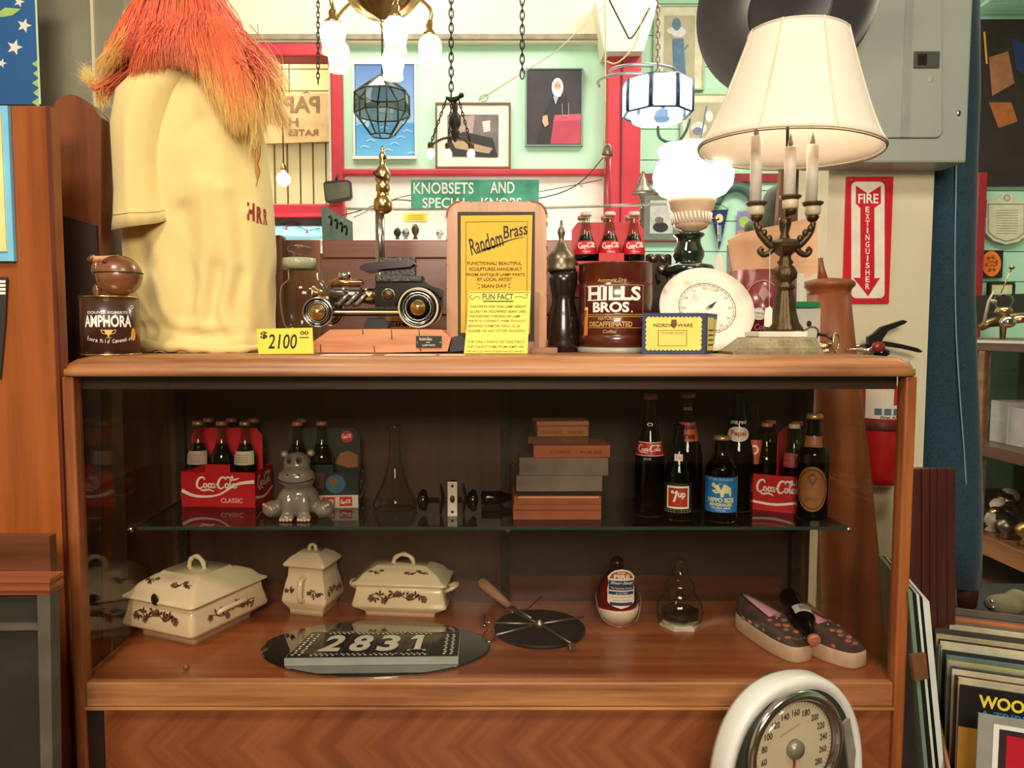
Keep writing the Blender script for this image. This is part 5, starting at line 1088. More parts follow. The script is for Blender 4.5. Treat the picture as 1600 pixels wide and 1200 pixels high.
capred = M('cap_red', 'b8503c', .4, .3); capgold = M('cap_gold', 'b89a68', .35, .6); capwhite = M('cap_white', 'c8b8a4', .4); cappink = M('cap_salmon', 'c07860', .4, .2)
paleglass = PANE('pale_bottle_glass', 'dce8dc', edge='4c5a4c')
def wrapl(m, band, f0, f1, w, mat, n=10):
    g = band(f0, f1); 
    for j in range(3): m.rect(-w / 2, j / 3, w / 2, (j + 1) / 3, g, mat, n)
def cokelabel(bg=cokered, name=True):
    def d(m, band, R):
        wrapl(m, band, .50, .66, R * 2.6, bg); g = band(.50, .66, .0016)
        coke(m, -R * .9, .35, R * 1.8, .55, g, whitei, .4); m.text('Classic', -R * .35, .12, R * .35, .26, g, whitei)
    return d
def backlabel(bg):
    def d(m, band, R):
        wrapl(m, band, .50, .66, R * 2.2, bg); g = band(.50, .66, .0014)
        for k in range(4): m.rect(-R * .7, .2 + .17 * k, R * .5, .26 + .17 * k, g, M('label_grey', '8a8478', .7), 3)
    return d
def barcode(m, band, R):
    wrapl(m, band, .52, .68, R * 2.6, M('label_rose', 'a8404c', .5)); g = band(.52, .68, .0014); m.rect(-R * .1, .12, R * .6, .92, g, whitei, 3); g = band(.52, .68, .002)
    for k in range(7): m.rect(-R * .05 + k * R * .09, .2, -R * .05 + k * R * .09 + R * .045, .86, g, ink)
BH, BR = .206, .0278
def carton(label, W=.182, D=.125, Hb=.088, Hc=.19, classic=True, mat=cokered, extra=None):
    t = thing('bottle_carton', label, 'carton'); e = .0015
    m = MB(); m.bx(-W / 2, W / 2, -D / 2, D / 2, 0, e, mat)
    for s in (-1, 1): m.bx(s * W / 2 - e, s * W / 2 + e, -D / 2, D / 2, 0, Hb, mat)
    for s in (-1, 1): m.prism([(-W / 2, s * D / 2, 0), (W / 2, s * D / 2, 0), (W / 2, s * D / 2, Hb), (W * .17, s * D / 2, Hb), (W * .17, s * D / 2, Hb * 1.22), (-W * .17, s * D / 2, Hb * 1.22), (-W * .17, s * D / 2, Hb), (-W / 2, s * D / 2, Hb)], (0, e, 0), mat)
    m.build('tray', t)
    m = MB(); m.prism([(-W / 2, 0, 0), (W / 2, 0, 0), (W / 2, 0, Hc * .9), (W * .42, 0, Hc), (-W * .42, 0, Hc), (-W / 2, 0, Hc * .9)], (0, e, 0), mat); m.build('handle_panel', t)
    m = MB(); fn = plane((0, -D / 2 - .0012, 0))
    if extra: extra(m, fn, W, D, Hb)
    else:
        coke(m, -W * .32, Hb * .42, W * .62, Hb * .48, fn, whitei, .42)
        m.stroke([(-W * .5, Hb * .48), (-W * .3, Hb * .32), (0, Hb * .36), (W * .25, Hb * .66), (W * .5, Hb * .74)], lambda q: .004 + .005 * abs(2 * q - 1), plane((0, -D / 2 - .0007, 0)), whitei)
        m.text('CLASSIC', W * .04, Hb * .14, W * .34, Hb * .27, fn, whitei)
    m.build('print', t)
    m = MB(); fs = plane((-W / 2 - .0028, D / 2, 0), (0, -1, 0)); coke(m, D * .1, Hb * .4, D * .8, Hb * .5, fs, whitei, .42); m.stroke([(0, Hb * .25), (D * .5, Hb * .2), (D, Hb * .35)], .006, fs, whitei); m.build('side_print', t)
    fs = plane((W / 2 + .0028, -D / 2, 0), (0, 1, 0)); m = MB(); coke(m, D * .1, Hb * .4, D * .8, Hb * .5, fs, whitei, .42); m.stroke([(0, Hb * .3), (D * .5, Hb * .2), (D, Hb * .35)], .006, fs, whitei); m.build('side_print', t)
    return t
def fill_carton(ct, loc, yaw, specs, where, group):
    ct.location = loc; ct.rotation_euler = (0, 0, yaw)
    R_ = Matrix.Rotation(yaw, 3, 'Z')
    for (ix, iy, kind, lab) in specs:
        q = Vector(loc) + R_ @ Vector((ix * .0595, (-1 if iy == 0 else 1) * .0315, .0022)); src = PROTO[kind]
        if src[1]: b = src[0]; src[1] = False; b.location = q; b['label'] = lab; b['group'] = group
        else: dup(src[0], q, lab, 0, group)
PROTO = {}
for k_, dec, cp in (('red', cokelabel(), capwhite), ('white', backlabel(M('label_cream', 'cfc6a4', .6)), capgold), ('pale', backlabel(M('label_rosy', 'b8a49c', .6)), capgold), ('plain', None, cappink), ('bar', barcode, capwhite)):
    PROTO[k_] = [bottle('cola_bottle', 'x', (0, 0, 0), BH, BR, CONTOUR, paleglass, cola, .74, cp, dec, ribs=False), True]

# carton on the counter ------------------------------------------------------
zc_ = Z_(464, 1.88); m = MB(); m.bx(X_(894, 500, 1.9), X_(1008, 500, 1.9), 1.895, 2.02, ZT, zc_, M('dark_blue_box', '14161c', .5), .002); m.build('dark_box', None, (X_(950, 500, 1.95), 1.95, ZT), 'dark box under the red bottle carton behind the coffee can', 'box')
ct = carton('red cola bottle carton standing on a dark box behind the coffee can')
g_ = 'cola bottles in the carton on the counter'
fill_carton(ct, (X_(949, 450, 1.955), 1.957, zc_), 0, [(-1, 0, 'red', 'left front cola bottle in the carton behind the coffee can'), (0, 0, 'red', 'middle front cola bottle in the carton behind the coffee can'), (1, 0, 'red', 'right front cola bottle in the carton behind the coffee can'),
            (-1, 1, 'plain', 'left rear cola bottle in the carton behind the coffee can'), (0, 1, 'plain', 'middle rear cola bottle in the carton behind the coffee can'), (1, 1, 'plain', 'right rear cola bottle in the carton behind the coffee can')], '', g_)

# hurricane lamp
Yu = 1.98; t = thing('glass_globe_lamp', 'glowing white ruffled glass globe lamp on cream and dark green base', 'lamp', (X_(1080, 545, Yu), Yu, ZT))
def ruf(a, z): return 1 + (.05 * math.sin(9 * a) if z > Z_(243, Yu) else 0)
m = MB(); m.lpx(1083, Yu, [(51, 229), (53, 233), (51, 240), (50, 246), (57, 258), (62, 274), (60, 290), (50, 303), (37, 309)], M('lit_opal_glass', 'ffffff', .3, emit=6, ecol='fff6e4'), 72, fn=ruf, cap=False); m.build('globe', t)
iv = M('ivory_ceramic', 'dcc0a0', .3, coat=.3)
m = MB(); m.lpx(1080, Yu, [(37, 308), (37.5, 318), (35, 321), (34, 328), (30, 332), (27, 352), (24, 357), (12, 362), (9, 365)], iv, 44); m.build('font', t)
m = MB(); rr_ = 31 * K(Yu, 340); cx_ = X_(1080, 340, Yu)
for k in range(30):
    a = 2 * PI * k / 30; za, zb_ = Z_(334, Yu), Z_(350, Yu); m.tube([(cx_ + rr_ * 1.0 * math.cos(a), Yu + rr_ * 1.0 * math.sin(a), za), (cx_ + rr_ * .93 * math.cos(a + .12), Yu + rr_ * .93 * math.sin(a + .12), zb_)], .0022, whitei, 5)
m.build('pierced_band', t)
dg_ = M('dark_green_glaze', '1c2822', .1, coat=.8)
m = MB(); m.lpx(1076, Yu, [(10, 362), (23, 365), (24, 368), (18, 373), (18, 380), (23, 392), (24, 400), (20, 409), (21, 412), (36, 415), (39, 420), (38, 426), (32, 430)], dg_, 44); m.build('pedestal', t)
m = MB(); m.lpx(1076, Yu, [(32, 430), (34, 450), (34, 520), (36, 548)], M('maroon_pattern', '4a1c24', .4, c2='a89890', sc=40, thr=(.5, .6)), 36, zb=ZT); m.build('base', t)
m = MB(); m.tube([P(1106, 342, Yu), P(1117, 342, Yu)], .0028, brass, 8); m.sph(P(1120, 342, Yu), (.007, .004, .005), brass, 12); m.build('switch_key', t)
t = thing('price_tag', 'small white tag on thread hung from the globe lamp switch', 'tag', P(1122, 425, 1.93))
m = MB(); m.tube([P(1121, 345, 1.93), P(1122, 395, 1.93)], .0006, white, 4); m.build('thread', t)
m = MB(); m.ppr([(1119, 400), (1125, 395), (1130, 403), (1131, 425), (1117, 425)], 1.93, .001, paper); m.build('tag_card', t)

# round dial plate
t = thing('round_dial_plate', 'white round mottled dial plate with hand leaning behind the kitchenware box', 'dial', (X_(1104, 545, 1.76), 1.76, ZT))
tl = math.radians(28); cz = P(1104, 484, 1.80); Rp = 74 * K(1.8)
cz.z = ZT + Rp * math.cos(tl) + .003
MT = Matrix.Rotation(-tl, 4, 'X') @ Matrix.Rotation(PI / 2, 4, 'X')
mar = M('mottled_ceramic', 'e0dac8', .3, c2='b4a488', sc=26, thr=(.56, .78), coat=.3)
m = MB(); m.lathe([(0, -.012), (Rp * .8, -.010), (Rp, .002), (Rp * .985, .006), (Rp * .8, .002), (Rp * .66, .006), (Rp * .58, .005), (0, .005)], cz, mar, 60, mtx=MT); m.build('plate', t)
fn = lambda u, v: cz + (MT @ Vector((u * Rp, v * Rp, .0062))); m = MB(); m.disc(0, 0, .60, .60, fn, M('dial_line', '7a6a54', .5), 48, r0=.975); m.disc(0, 0, .55, .55, fn, M('dial_line'), 48, r0=.985)
for k in range(36): a = 2 * PI * k / 36; m.stroke([(.56 * math.cos(a), .56 * math.sin(a)), (.59 * math.cos(a), .59 * math.sin(a))], .008, fn, ink, False)
for k in range(12): a = PI / 2 - 2 * PI * k / 12; m.text(str(k * 10), .48 * math.cos(a) - .04, .48 * math.sin(a) - .025, .48 * math.cos(a) + .04, .48 * math.sin(a) + .025, fn, M('dial_line'))
m.build('scale', t)
m = MB(); f2 = lambda u, v: cz + (MT @ Vector((u * Rp, v * Rp, .009))); m.poly([(.0, .02), (.22, .16), (.1, .0), (-.02, -.03)], f2, ink); m.disc(0, 0, .04, .04, f2, tin, 12); m.build('pointer', t)

# red can, boxes, board
t = thing('red_coffee_can', 'dark red coffee can with white lettering behind the candelabrum', 'can', (X_(1186, 540, 1.98), 1.98, ZT))
r = 50 * K(1.98); x = X_(1190, 480, 1.98); h = Z_(424, 1.98) - ZT; m = MB(); m.lathe([(r, 0), (r, h), (r * .97, h), (r * .97, h - .004), (0, h - .004)], (x, 1.98, ZT), M('can_maroon', '7c101c', .3, coat=.4), 48); m.build('body', t)
C_ = cyl((x, 1.98, ZT), r, -PI / 2 - .33, off=.001); kk = K(1.93); fn = lambda u, v: C_((u - 1190) * kk, (545 - v) * kk); m = MB(); m.text('er', 1176, 497, 1210, 478, fn, whitei, bold=.05); m.disc(1190, 462, 24, 26, fn, M('pale_pink', 'c89a94', .5), 30, r0=.94)
m.poly([(1184, 458), (1190, 444), (1198, 452), (1204, 458), (1196, 462), (1192, 470), (1188, 462)], fn, M('pale_pink')); m.text('Coffee', 1180, 512, 1206, 503, fn, M('pale_pink'), shear=.3); m.text('mountain grown', 1150, 478, 1176, 473, fn, M('pale_pink'), shear=.2); m.build('lettering', t)
m = MB(); m.pbox(1242, 482, 1281, 548, 1.97, .06, M('grey_white_box', 'bcbcae', .6), .002); m.pbox(1241, 471, 1282, 481, 1.966, .068, M('green_lid', '167a4c', .4), .002); fn = pxplane(1.966); m.disc(1264, 506, 4, 5, pxplane(1.97), brownlabel, 12); m.build('green_lidded_box', None, (X_(1262, 548, 2.0), 2.0, ZT), 'greyish white carton with green lid beside the candelabrum', 'box')
m = MB(); m.pbox(1234, 427, 1254, 520, 2.035, .003, white); m.build('white_card', None, P(1244, 520, 2.03), 'plain white card standing behind the candelabrum stem', 'card')
m = MB(); m.ppr([(1140, 374), (1158, 364), (1250, 344), (1276, 337), (1278, 424), (1262, 434), (1154, 460)], 2.075, .02, palew); m.build('pale_wooden_board', None, P(1210, 460, 1.98), 'pale peach wooden board leaning up behind the red can', 'board')
t = thing('old_wall_phone_box', 'old dark metal switch box with two domes behind the coffee can', 'switch box', P(1029, 455, 2.0))
m = MB(); m.pbox(1010, 396, 1048, 548, 2.0, .03, iron, .008); m.build('case', t)
m = MB(); m.sph(P(1021, 404, 2.0), (.012, .008, .012), M('gunmetal'), 16); m.sph(P(1037, 404, 2.0), (.012, .008, .012), M('gunmetal'), 16); m.sph(P(1035, 421, 2.0), (.014, .008, .014), M('gunmetal'), 16); m.tube([P(1026, 428, 1.99), P(1030, 442, 1.985)], .004, iron, 8); m.build('domes', t)

# candelabrum with big shade
Yg = 1.72; t = thing('candelabrum_lamp', 'ornate bronze three candle lamp with large cream fabric shade', 'lamp', (X_(1226, 548, Yg), Yg, ZT))
def fl(a, z): return 1 + .04 * math.sin(16 * a)
m = MB(); m.lpx(1226, Yg, [(29, 517), (28, 513), (22, 504), (18, 488), (15, 468), (12.5, 456), (12, 453), (15, 451), (15, 447), (10.5, 443), (11, 440), (17, 434), (18, 427), (14, 418), (9.5, 414), (12, 410), (8.5, 405), (8, 400), (11, 396)], bronze, 48, fn=fl); m.build('stem', t)
m = MB(); m.lpx(1226, Yg, [(9, 400), (17, 394), (24, 386), (25, 380), (21, 376), (12, 374), (8, 372)], bronze, 6, smooth=False); m.lpx(1226, Yg, [(8, 385), (8, 372), (6, 365), (9, 352), (10, 344), (8, 340)], bronze, 24, fn=fl); m.build('hub', t)
for (cx, yt, yb, ax, side) in ((1182, 213, 316, 1208, -1), (1235, 230, 306, None, 0), (1269.5, 227, 316, 1244, 1)):
    Yc_ = Yg - (.03 if side == 0 else -.0); dyy = 0 if side else -10
    if side:
        m = MB(); pts = [(ax, 386), (ax + side * 10, 378), (ax + side * 20, 366), ((cx + ax) / 2 + side * 12, 356), (cx + side * 1, 347)]
        m.tube([P(a, b, Yc_) for a, b in catmull(pts, 4)], [.009 - .003 * i / 16 for i in range(17)], bronze, 10)
        for (a, b) in ((ax + side * 6, 373), (ax + side * 14, 364), (ax + side * 22, 357)): m.sph(P(a, b, Yc_ - .004), (.007, .006, .009), bronze, 10)
        sc_ = [(ax, 388), (ax + side * 8, 396), (ax + side * 16, 398), (ax + side * 21, 392), (ax + side * 17, 388)]
        m.tube([P(a, b, Yc_) for a, b in catmull(sc_, 4)], .0065, bronze, 10); m.build('arm', t)
    m = MB(); m.lpx(cx, Yc_, [(6, 346 + dyy), (10, 340 + dyy), (9, 337 + dyy)], bronze, 24); m.lpx(cx, Yc_, [(9, 337 + dyy), (12, 334 + dyy), (12, 325 + dyy), (11, 322 + dyy)], M('cup_ivory', 'cfc0a0', .4), 28)
    m.lpx(cx, Yc_, [(11, 323 + dyy), (16, 319 + dyy), (16.5, 316 + dyy), (12, 315 + dyy), (10, 319 + dyy)], M('wood_brown_ring', '4c3218', .35), 32); m.build('candle_cup', t)
    m = MB(); m.lpx(cx, Yc_, [(8.8, yb + 10), (8.8, yt + 1), (8, yt), (0, yt)], M('candle_white', 'e2dccf', .45), 24); m.build('candle', t)
    m = MB(); k = K(Yc_); c = P(cx, yt, Yc_); m.lathe([(.004, 0), (.006, .006), (.0045, .014), (.0015, .025), (0, .03)], c, M('flame_bulb', '8a8478', .1, coat=.8), 16); m.build('flame_bulb', t)
m = MB(); m.tube([P(1229, 375, Yg + .02), Vector((X_(1229, 375, Yg), Yg + .02, 1.735))], .0035, iron, 10); m.build('pole', t)
# shade
m = MB(); shm = M('shade_fabric', 'e6dccb', .9, var=.02, sc=60, bump=.1, bsc=300)
Cs = Vector((X_(1238, 225, Yg), Yg + .02, 1.500)); Hs = .2505; RT = Matrix.Rotation(math.radians(3.2), 4, 'Y')
prf = []
for i in range(15):
    f = i / 14; prf.append((.198 + (.105 - .198) * (f ** .80), Hs * f))
def gore(a, z): return 1 - .012 * abs(math.sin(4 * (a - .12)))
outer = prf; innr = [(r - .0022, z) for r, z in prf[::-1]]
m.lathe(outer + innr, Cs, shm, 96, fn=gore, mtx=RT, closed=True); sh = m.build('shade', t)
m = MB()
for (rr, zz, th) in ((.1975, .002, .0030), (.105, Hs - .003, .003)): m.tube([Cs + RT @ Vector((rr * gore(a, 0) * math.cos(a), rr * gore(a, 0) * math.sin(a), zz)) for a in [2 * PI * i / 72 for i in range(72)]], th, M('shade_trim', 'd8ccb4', .9), 8, closed=True)
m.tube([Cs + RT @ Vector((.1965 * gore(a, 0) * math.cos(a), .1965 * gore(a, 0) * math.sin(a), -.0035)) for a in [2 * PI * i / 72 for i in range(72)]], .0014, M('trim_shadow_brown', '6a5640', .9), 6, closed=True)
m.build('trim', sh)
m = MB()
for j in range(8):
    a = .12 + j * PI / 4; m.tube([Cs + RT @ Vector(((r * 1.003) * math.cos(a), (r * 1.003) * math.sin(a), z)) for r, z in prf], .0022, M('shade_trim'), 6)
m.build('seams', sh)
m = MB(); m.tube([Cs + RT @ Vector((x_, 0, Hs - .01)) for x_ in (-.103, 0, .103)], .0018, brass, 6); m.tube([Cs + RT @ Vector((0, x_, Hs - .01)) for x_ in (-.103, 0, .103)], .0018, brass, 6); m.build('spider', t)
m = MB(); m.pbox(1186, 518, 1262, 527, Yg - .05, .10, M('marble_slab', 'd0c8b8', .3, c2='e8e2d4', sc=10), .002); m.build('marble_slab', t)
m = MB(); gb = M('gilt_base', '8c8060', .5, .5, .3, 50, bump=.5, bsc=150)
rings = [[Vector((X_(cx_, 540, Yg) + sx * hx * K(Yg), Yg + sy * .072 * q, z)) for sx, sy in ((1, 1), (-1, 1), (-1, -1), (1, -1))] for cx_, hx, q, z in ((1196, 68, 1.1, ZT), (1196, 68, 1.1, ZT + .006), (1200, 62, 1.0, ZT + .014), (1208, 50, .85, Z_(530, Yg)), (1210, 48, .82, Z_(527, Yg)))]
loft(m, rings, gb, False); m.build('gilt_base', t)
m = MB(); m.tube([P(1203, 394, Yg - .03), P(1202, 480, Yg - .05)], .0006, white, 4); m.ppr([(1198, 482), (1203, 478), (1207, 484), (1206, 506), (1202, 511), (1194, 510), (1195, 488)], Yg - .052, .001, paper); m.build('paper_tag', None, P(1202, 510, Yg - .05), 'white tag on long thread hanging from the left candle arm', 'tag')
point_light('lamp_bulb_light', P(1238, 170, 1.74), 1.1, (1, .8, .6), .03)

# black hat
t = thing('black_hat', 'wide brimmed black felt hat tilted behind the cream lamp shade', 'hat', P(1235, 20, 1.98))
c = P(1235, 12, 1.98); RH = Matrix.Rotation(math.radians(-10), 4, 'Y') @ Matrix.Rotation(math.radians(-52), 4, 'X'); kk = K(1.98, 12); felt = M('black_felt', '191715', .85, sheen=.5, var=.2)
m = MB(); br_ = []
Rb = 147 * kk
for k in range(1): pass
def brimfn(a, z): return 1 + .02 * math.sin(2 * a)
m.lathe([(Rb * .46, .0), (Rb * .8, -.004), (Rb, .010), (Rb * .995, .014), (Rb * .8, .003), (Rb * .47, .006)], c, felt, 64, fn=brimfn, mtx=RH, closed=True); m.build('brim', t)
m = MB(); m.lathe([(Rb * .46, .004), (Rb * .44, .06), (Rb * .40, .10), (Rb * .2, .11), (0, .10)], c, felt, 40, mtx=RH); m.build('crown', t)
m = MB(); m.lathe([(Rb * .455, .0), (Rb * .45, .03)], c, M('hat_band', '3a3630', .5), 40, mtx=RH, cap=False); m.build('sweatband', t)

# hardware at the right end
t = thing('brass_ring_pull', 'brass ring pull standing on the counter beside the candelabrum base', 'ring', (X_(1307, 545, 1.72), 1.72, ZT))
m = MB(); c = P(1306, 538, 1.72); rr = 14.5 * K(1.72); c.z = ZT + rr + .003; m.tube([c + Vector((rr * .55 * math.cos(a), .012 * math.cos(a), rr * math.sin(a))) for a in [2 * PI * i / 28 for i in range(28)]], .003, brass, 8, closed=True); m.build('ring', t)
m = MB(); m.tube([P(1262, 541, 1.75), P(1285, 541, 1.74), P(1303, 540, 1.73)], [.006, .008, .005], brass, 12); m.build('shank', t)
m = MB(); z = ZT + .012; m.lathe([(.006, -.02), (.012, -.016), (.014, 0), (.012, .012), (.004, .016)], (X_(1290, 541, 1.78), 1.78, z), clearg, 8, mtx=Matrix.Rotation(PI / 2, 4, 'Y'), smooth=False); m.build('glass_pull', None, (X_(1290, 541, 1.78), 1.78, ZT), 'faceted glass cabinet knob lying behind the brass ring', 'knob')
m = MB(); m.tube([Vector((x_, y_, ZT + .008)) for x_, y_ in ((X_(1320, 545, 1.72), 1.72), (X_(1350, 545, 1.70), 1.70), (X_(1362, 545, 1.69), 1.69))], [.005, .0035, .007], chrome, 10); m.build('steel_rod', None, (X_(1340, 545, 1.7), 1.7, ZT), 'thin steel rod tool lying at the right end of the counter', 'tool')
m = MB(); m.tube([P(x_, y_, 1.86) for x_, y_ in catmull([(1252, 519), (1268, 511), (1278, 516), (1275, 530), (1262, 536)], 4)], .0022, M('rusty_wire', '6a3422', .6), 6); m.tube([P(1277, 522, 1.86), P(1292, 524, 1.85), P(1300, 530, 1.84)], .004, bronze, 8); m.build('rusty_wire_loop', None, P(1265, 545, 1.86), 'rusty wire loop lying behind the candelabrum base', 'wire')

# ---------------------------------------------------------------- hanging lamps
lit = M('lit_shade', 'ffffff', .3, emit=5, ecol='fff0d4'); rimg = M('amber_glass_rim', 'e8c060', .3, emit=1.6, ecol='f0c050')
t = thing('brass_chandelier', 'large brass chandelier with five glowing frosted shades at top centre', 'chandelier', P(600, 40, 2.55))
m = MB(); m.lpx(598, 2.55, [(2, 45), (5, 40), (3, 35), (9, 30), (28, 24), (45, 12), (56, 0), (60, -12), (40, -20), (10, -30)], M('chandelier_brass', 'd8bc80', .22, 1, .08), 48, fn=lambda a, z: 1 + .03 * math.sin(12 * a)); m.tube([P(598, -20, 2.55), Vector((X_(598, 0, 2.55), 2.55, 3.45))], .012, brass, 10); m.build('bowl', t)
chb = M('chandelier_brass')
for (cx, y0, y1, hw, Yv) in ((520, 36, 82, 20, 2.3), (529, 66, 110, 17.5, 2.75), (618, 28, 80, 20, 2.32), (614, 80, 122, 18, 2.8), (672, 56, 104, 18.5, 2.5)):
    m = MB(); H_ = y1 - y0; m.lpx(cx, Yv, [(hw * .55, y0), (hw * .9, y0 + H_ * .15), (hw, y0 + H_ * .4), (hw * .85, y0 + H_ * .7), (hw * .8, y0 + H_ * .85), (hw * .88, y1)], lit, 32); s_ = m.build('lamp_shade', t)
    m = MB(); m.lpx(cx, Yv, [(hw * .80, y1 - 3), (hw * .90, y1 + 1), (hw * .84, y1 + 1.5)], rimg, 32, cap=False); m.build('amber_rim', s_)
    m = MB(); m.lpx(cx, Yv, [(hw * .6, y0 + 2), (hw * .62, y0 - 3), (hw * .3, y0 - 8), (hw * .35, y0 - 16), (hw * .2, y0 - 24)], chb, 24)
    a_ = P(cx, y0 - 22, Yv); c_ = P(598, -8, 2.55); m.tube(catmull([a_, a_ + Vector((0, 0, .04)), a_.lerp(c_, .4) + Vector((0, 0, .05)), c_], 5), .006, chb, 8); m.build('arm', t)
# faceted glass lantern
t = thing('faceted_glass_lantern', 'unlit faceted glass lantern with dark metal edges below the brass chandelier', 'lantern', P(596, 213, 3.0)); Yv = 3.0
lev_ = [(8, 120), (43, 147), (43.5, 179), (18, 212)]; smoke = PANE('smoky_glass', 'a8ac9c', ior=1.6); clr = PANE('lantern_glass', 'eef2ec', ior=1.6); km = K(Yv, 165); xc_ = X_(597, 165, Yv)
def ring_(r, y, off=0): return [Vector((xc_ + r * km * math.cos(a + off), Yv + r * km * math.sin(a + off), Z_(y, Yv))) for a in [2 * PI * i / 8 + .3 for i in range(8)]]
R4 = [ring_(r, y) for r, y in lev_]
for j, (nm, mt) in enumerate((('upper_panes', clr), ('band_panes', smoke), ('lower_panes', clr))):
    m = MB(); loft(m, [R4[j], R4[j + 1]], mt, False, False); m.build(nm, t)
m = MB(); lead = M('lead_came', '3c443c', .4, .6)
for j in range(3):
    for k in range(8): m.tube([R4[j][k], R4[j + 1][k]], .0032, lead, 5)
for r in R4: m.tube(r, .0034, lead, 5, closed=True)
m.tube([P(597, 120, Yv), P(597, -20, Yv)], .003, lead, 6); m.build('metal_edges', t)
# small chandelier
t = thing('small_chandelier', 'small dark chandelier on three chains with tiny lit bulbs before the sepia print', 'chandelier', P(708, 250, 3.4)); Yv = 3.4
m = MB(); m.tube([P(x_, y_, Yv) for x_, y_ in ((697, 152), (704, 156), (712, 155), (719, 151))], [.006, .012, .012, .008], iron, 8); m.sph(P(721, 149, Yv), .012, iron, 10); m.lpx(711, Yv, [(2, 158), (5, 168), (4, 175), (9, 182), (9, 195), (5, 203), (8, 206), (4, 215), (2, 222)], iron, 20); m.build('body', t)
for (xa_, xb_, yb_) in ((697, 673, 225), (706, 700, 226), (717, 736, 226)):
    m = MB(); a_ = P(xa_, 156, Yv); b_ = P(xb_, yb_, Yv + (.12 if xb_ == 700 else 0)); n_ = 11
    for k in range(n_):
        c = a_.lerp(b_, (k + .5) / n_); dd = (b_ - a_).normalized(); hh_ = (b_ - a_).length / n_ * .62; sd = Vector((dd.z, 0, -dd.x)) if k % 2 else Vector((0, 1, 0))
        m.tube([c + dd * hh_ * math.sin(q) + sd * hh_ * .42 * math.cos(q) for q in [2 * PI * j / 9 for j in range(9)]], .0028, iron, 5, closed=True)
    m.build('chain', t)
    m = MB(); a2 = P(711, 214, Yv); e_ = P(xb_, yb_ + 2, Yv); m.tube(catmull([a2, a2.lerp(e_, .5) + Vector((0, 0, .01)), e_], 4), .006, bronze, 8); m.lpx(xb_, Yv, [(3, yb_ - 3), (5, yb_), (4.5, yb_ + 6), (3, yb_ + 8)], bronze, 14); m.build('arm', t)
    m = MB(); m.sph(P(xb_, yb_ + 15, Yv), (.017, .017, .022), M('tiny_hot_bulb', 'ffffff', emit=14, ecol='fff4dc'), 14); m.build('bulb', t)
# white crystal lantern
t = thing('crystal_lantern', 'glowing bluish white glass panelled lantern hanging before the red post', 'lantern', P(1027, 199, 3.2)); Yv = 3.2; km = K(Yv, 155); xc_ = X_(1027, 155, Yv)
ringo = lambda r, y: [Vector((xc_ + r * km * math.cos(a), Yv + r * km * math.sin(a), Z_(y, Yv))) for a in [2 * PI * i / 8 + PI / 8 for i in range(8)]]
gw = M('lit_blue_glass', 'eaf4ff', .3, emit=4.5, ecol='cfe4ff', c2='ffffff'); gb_ = M('blue_steel', '46586c', .3, .6)
A_, B_ = ringo(53, 131), ringo(53, 179)
for k in range(8):
    k2 = (k + 1) % 8; m = MB(); f = [A_[k].lerp(A_[k2], .1), A_[k].lerp(A_[k2], .9), B_[k].lerp(B_[k2], .9), B_[k].lerp(B_[k2], .1)]; nrm = ((A_[k] + A_[k2]) / 2 - Vector((xc_, Yv, A_[k].z))).normalized(); m.prism(f, nrm * .006, gw); m.build('glass_panel', t)
m = MB()
for k in range(8): m.tube([A_[k], B_[k]], .0095, gb_, 6)
for r_ in (A_, B_): m.tube(r_, .0065, gb_, 6, closed=True)
m.build('frame', t)
m = MB(); m.lathe([(.0, -.012), (38 * km, 0), (40 * km, .012)], (xc_, Yv, Z_(190, Yv)), gw, 30); m.build('lower_dish', t)
m = MB(); m.lathe([(.026, 0), (.033, .012), (.033, .04), (.02, .045)], (xc_, Yv - .09, Z_(199, Yv)), M('blue_crystal', '7c9cc0', .2, emit=.5, ecol='8ab4e8'), 6, smooth=False); m.build('crystal_pendant', t)
for i, (cx, cy, rx, ry, lab) in enumerate(((1005, 112, 52, 12, 'upper curved wire loop over the white crystal lantern'), (990, 130, 56, 16, 'lower curved wire loop left of the white crystal lantern'))):
    m = MB(); m.tube([P(cx + rx * math.cos(a), cy + ry * math.sin(a), 3.4 + .1 * math.sin(a)) for a in [PI * .9 + 1.6 * PI * j / 24 for j in range(25)]], .006, M('grey_wire', '9a9c90', .35, .6), 6); m.build('wire_loop', None, P(cx, cy, 3.4), lab, 'wire')
m = MB(); m.tube([P(x_, y_, 3.12) for x_, y_ in catmull([(1028, 197), (1030, 214), (1044, 222), (1060, 220), (1072, 204), (1078, 185)], 4)], .006, M('green_wire', '5f7c6c', .5), 6); m.build('curved_hook', None, P(1045, 222, 3.12), 'dark green curved wire hook below the white crystal lantern', 'hook')
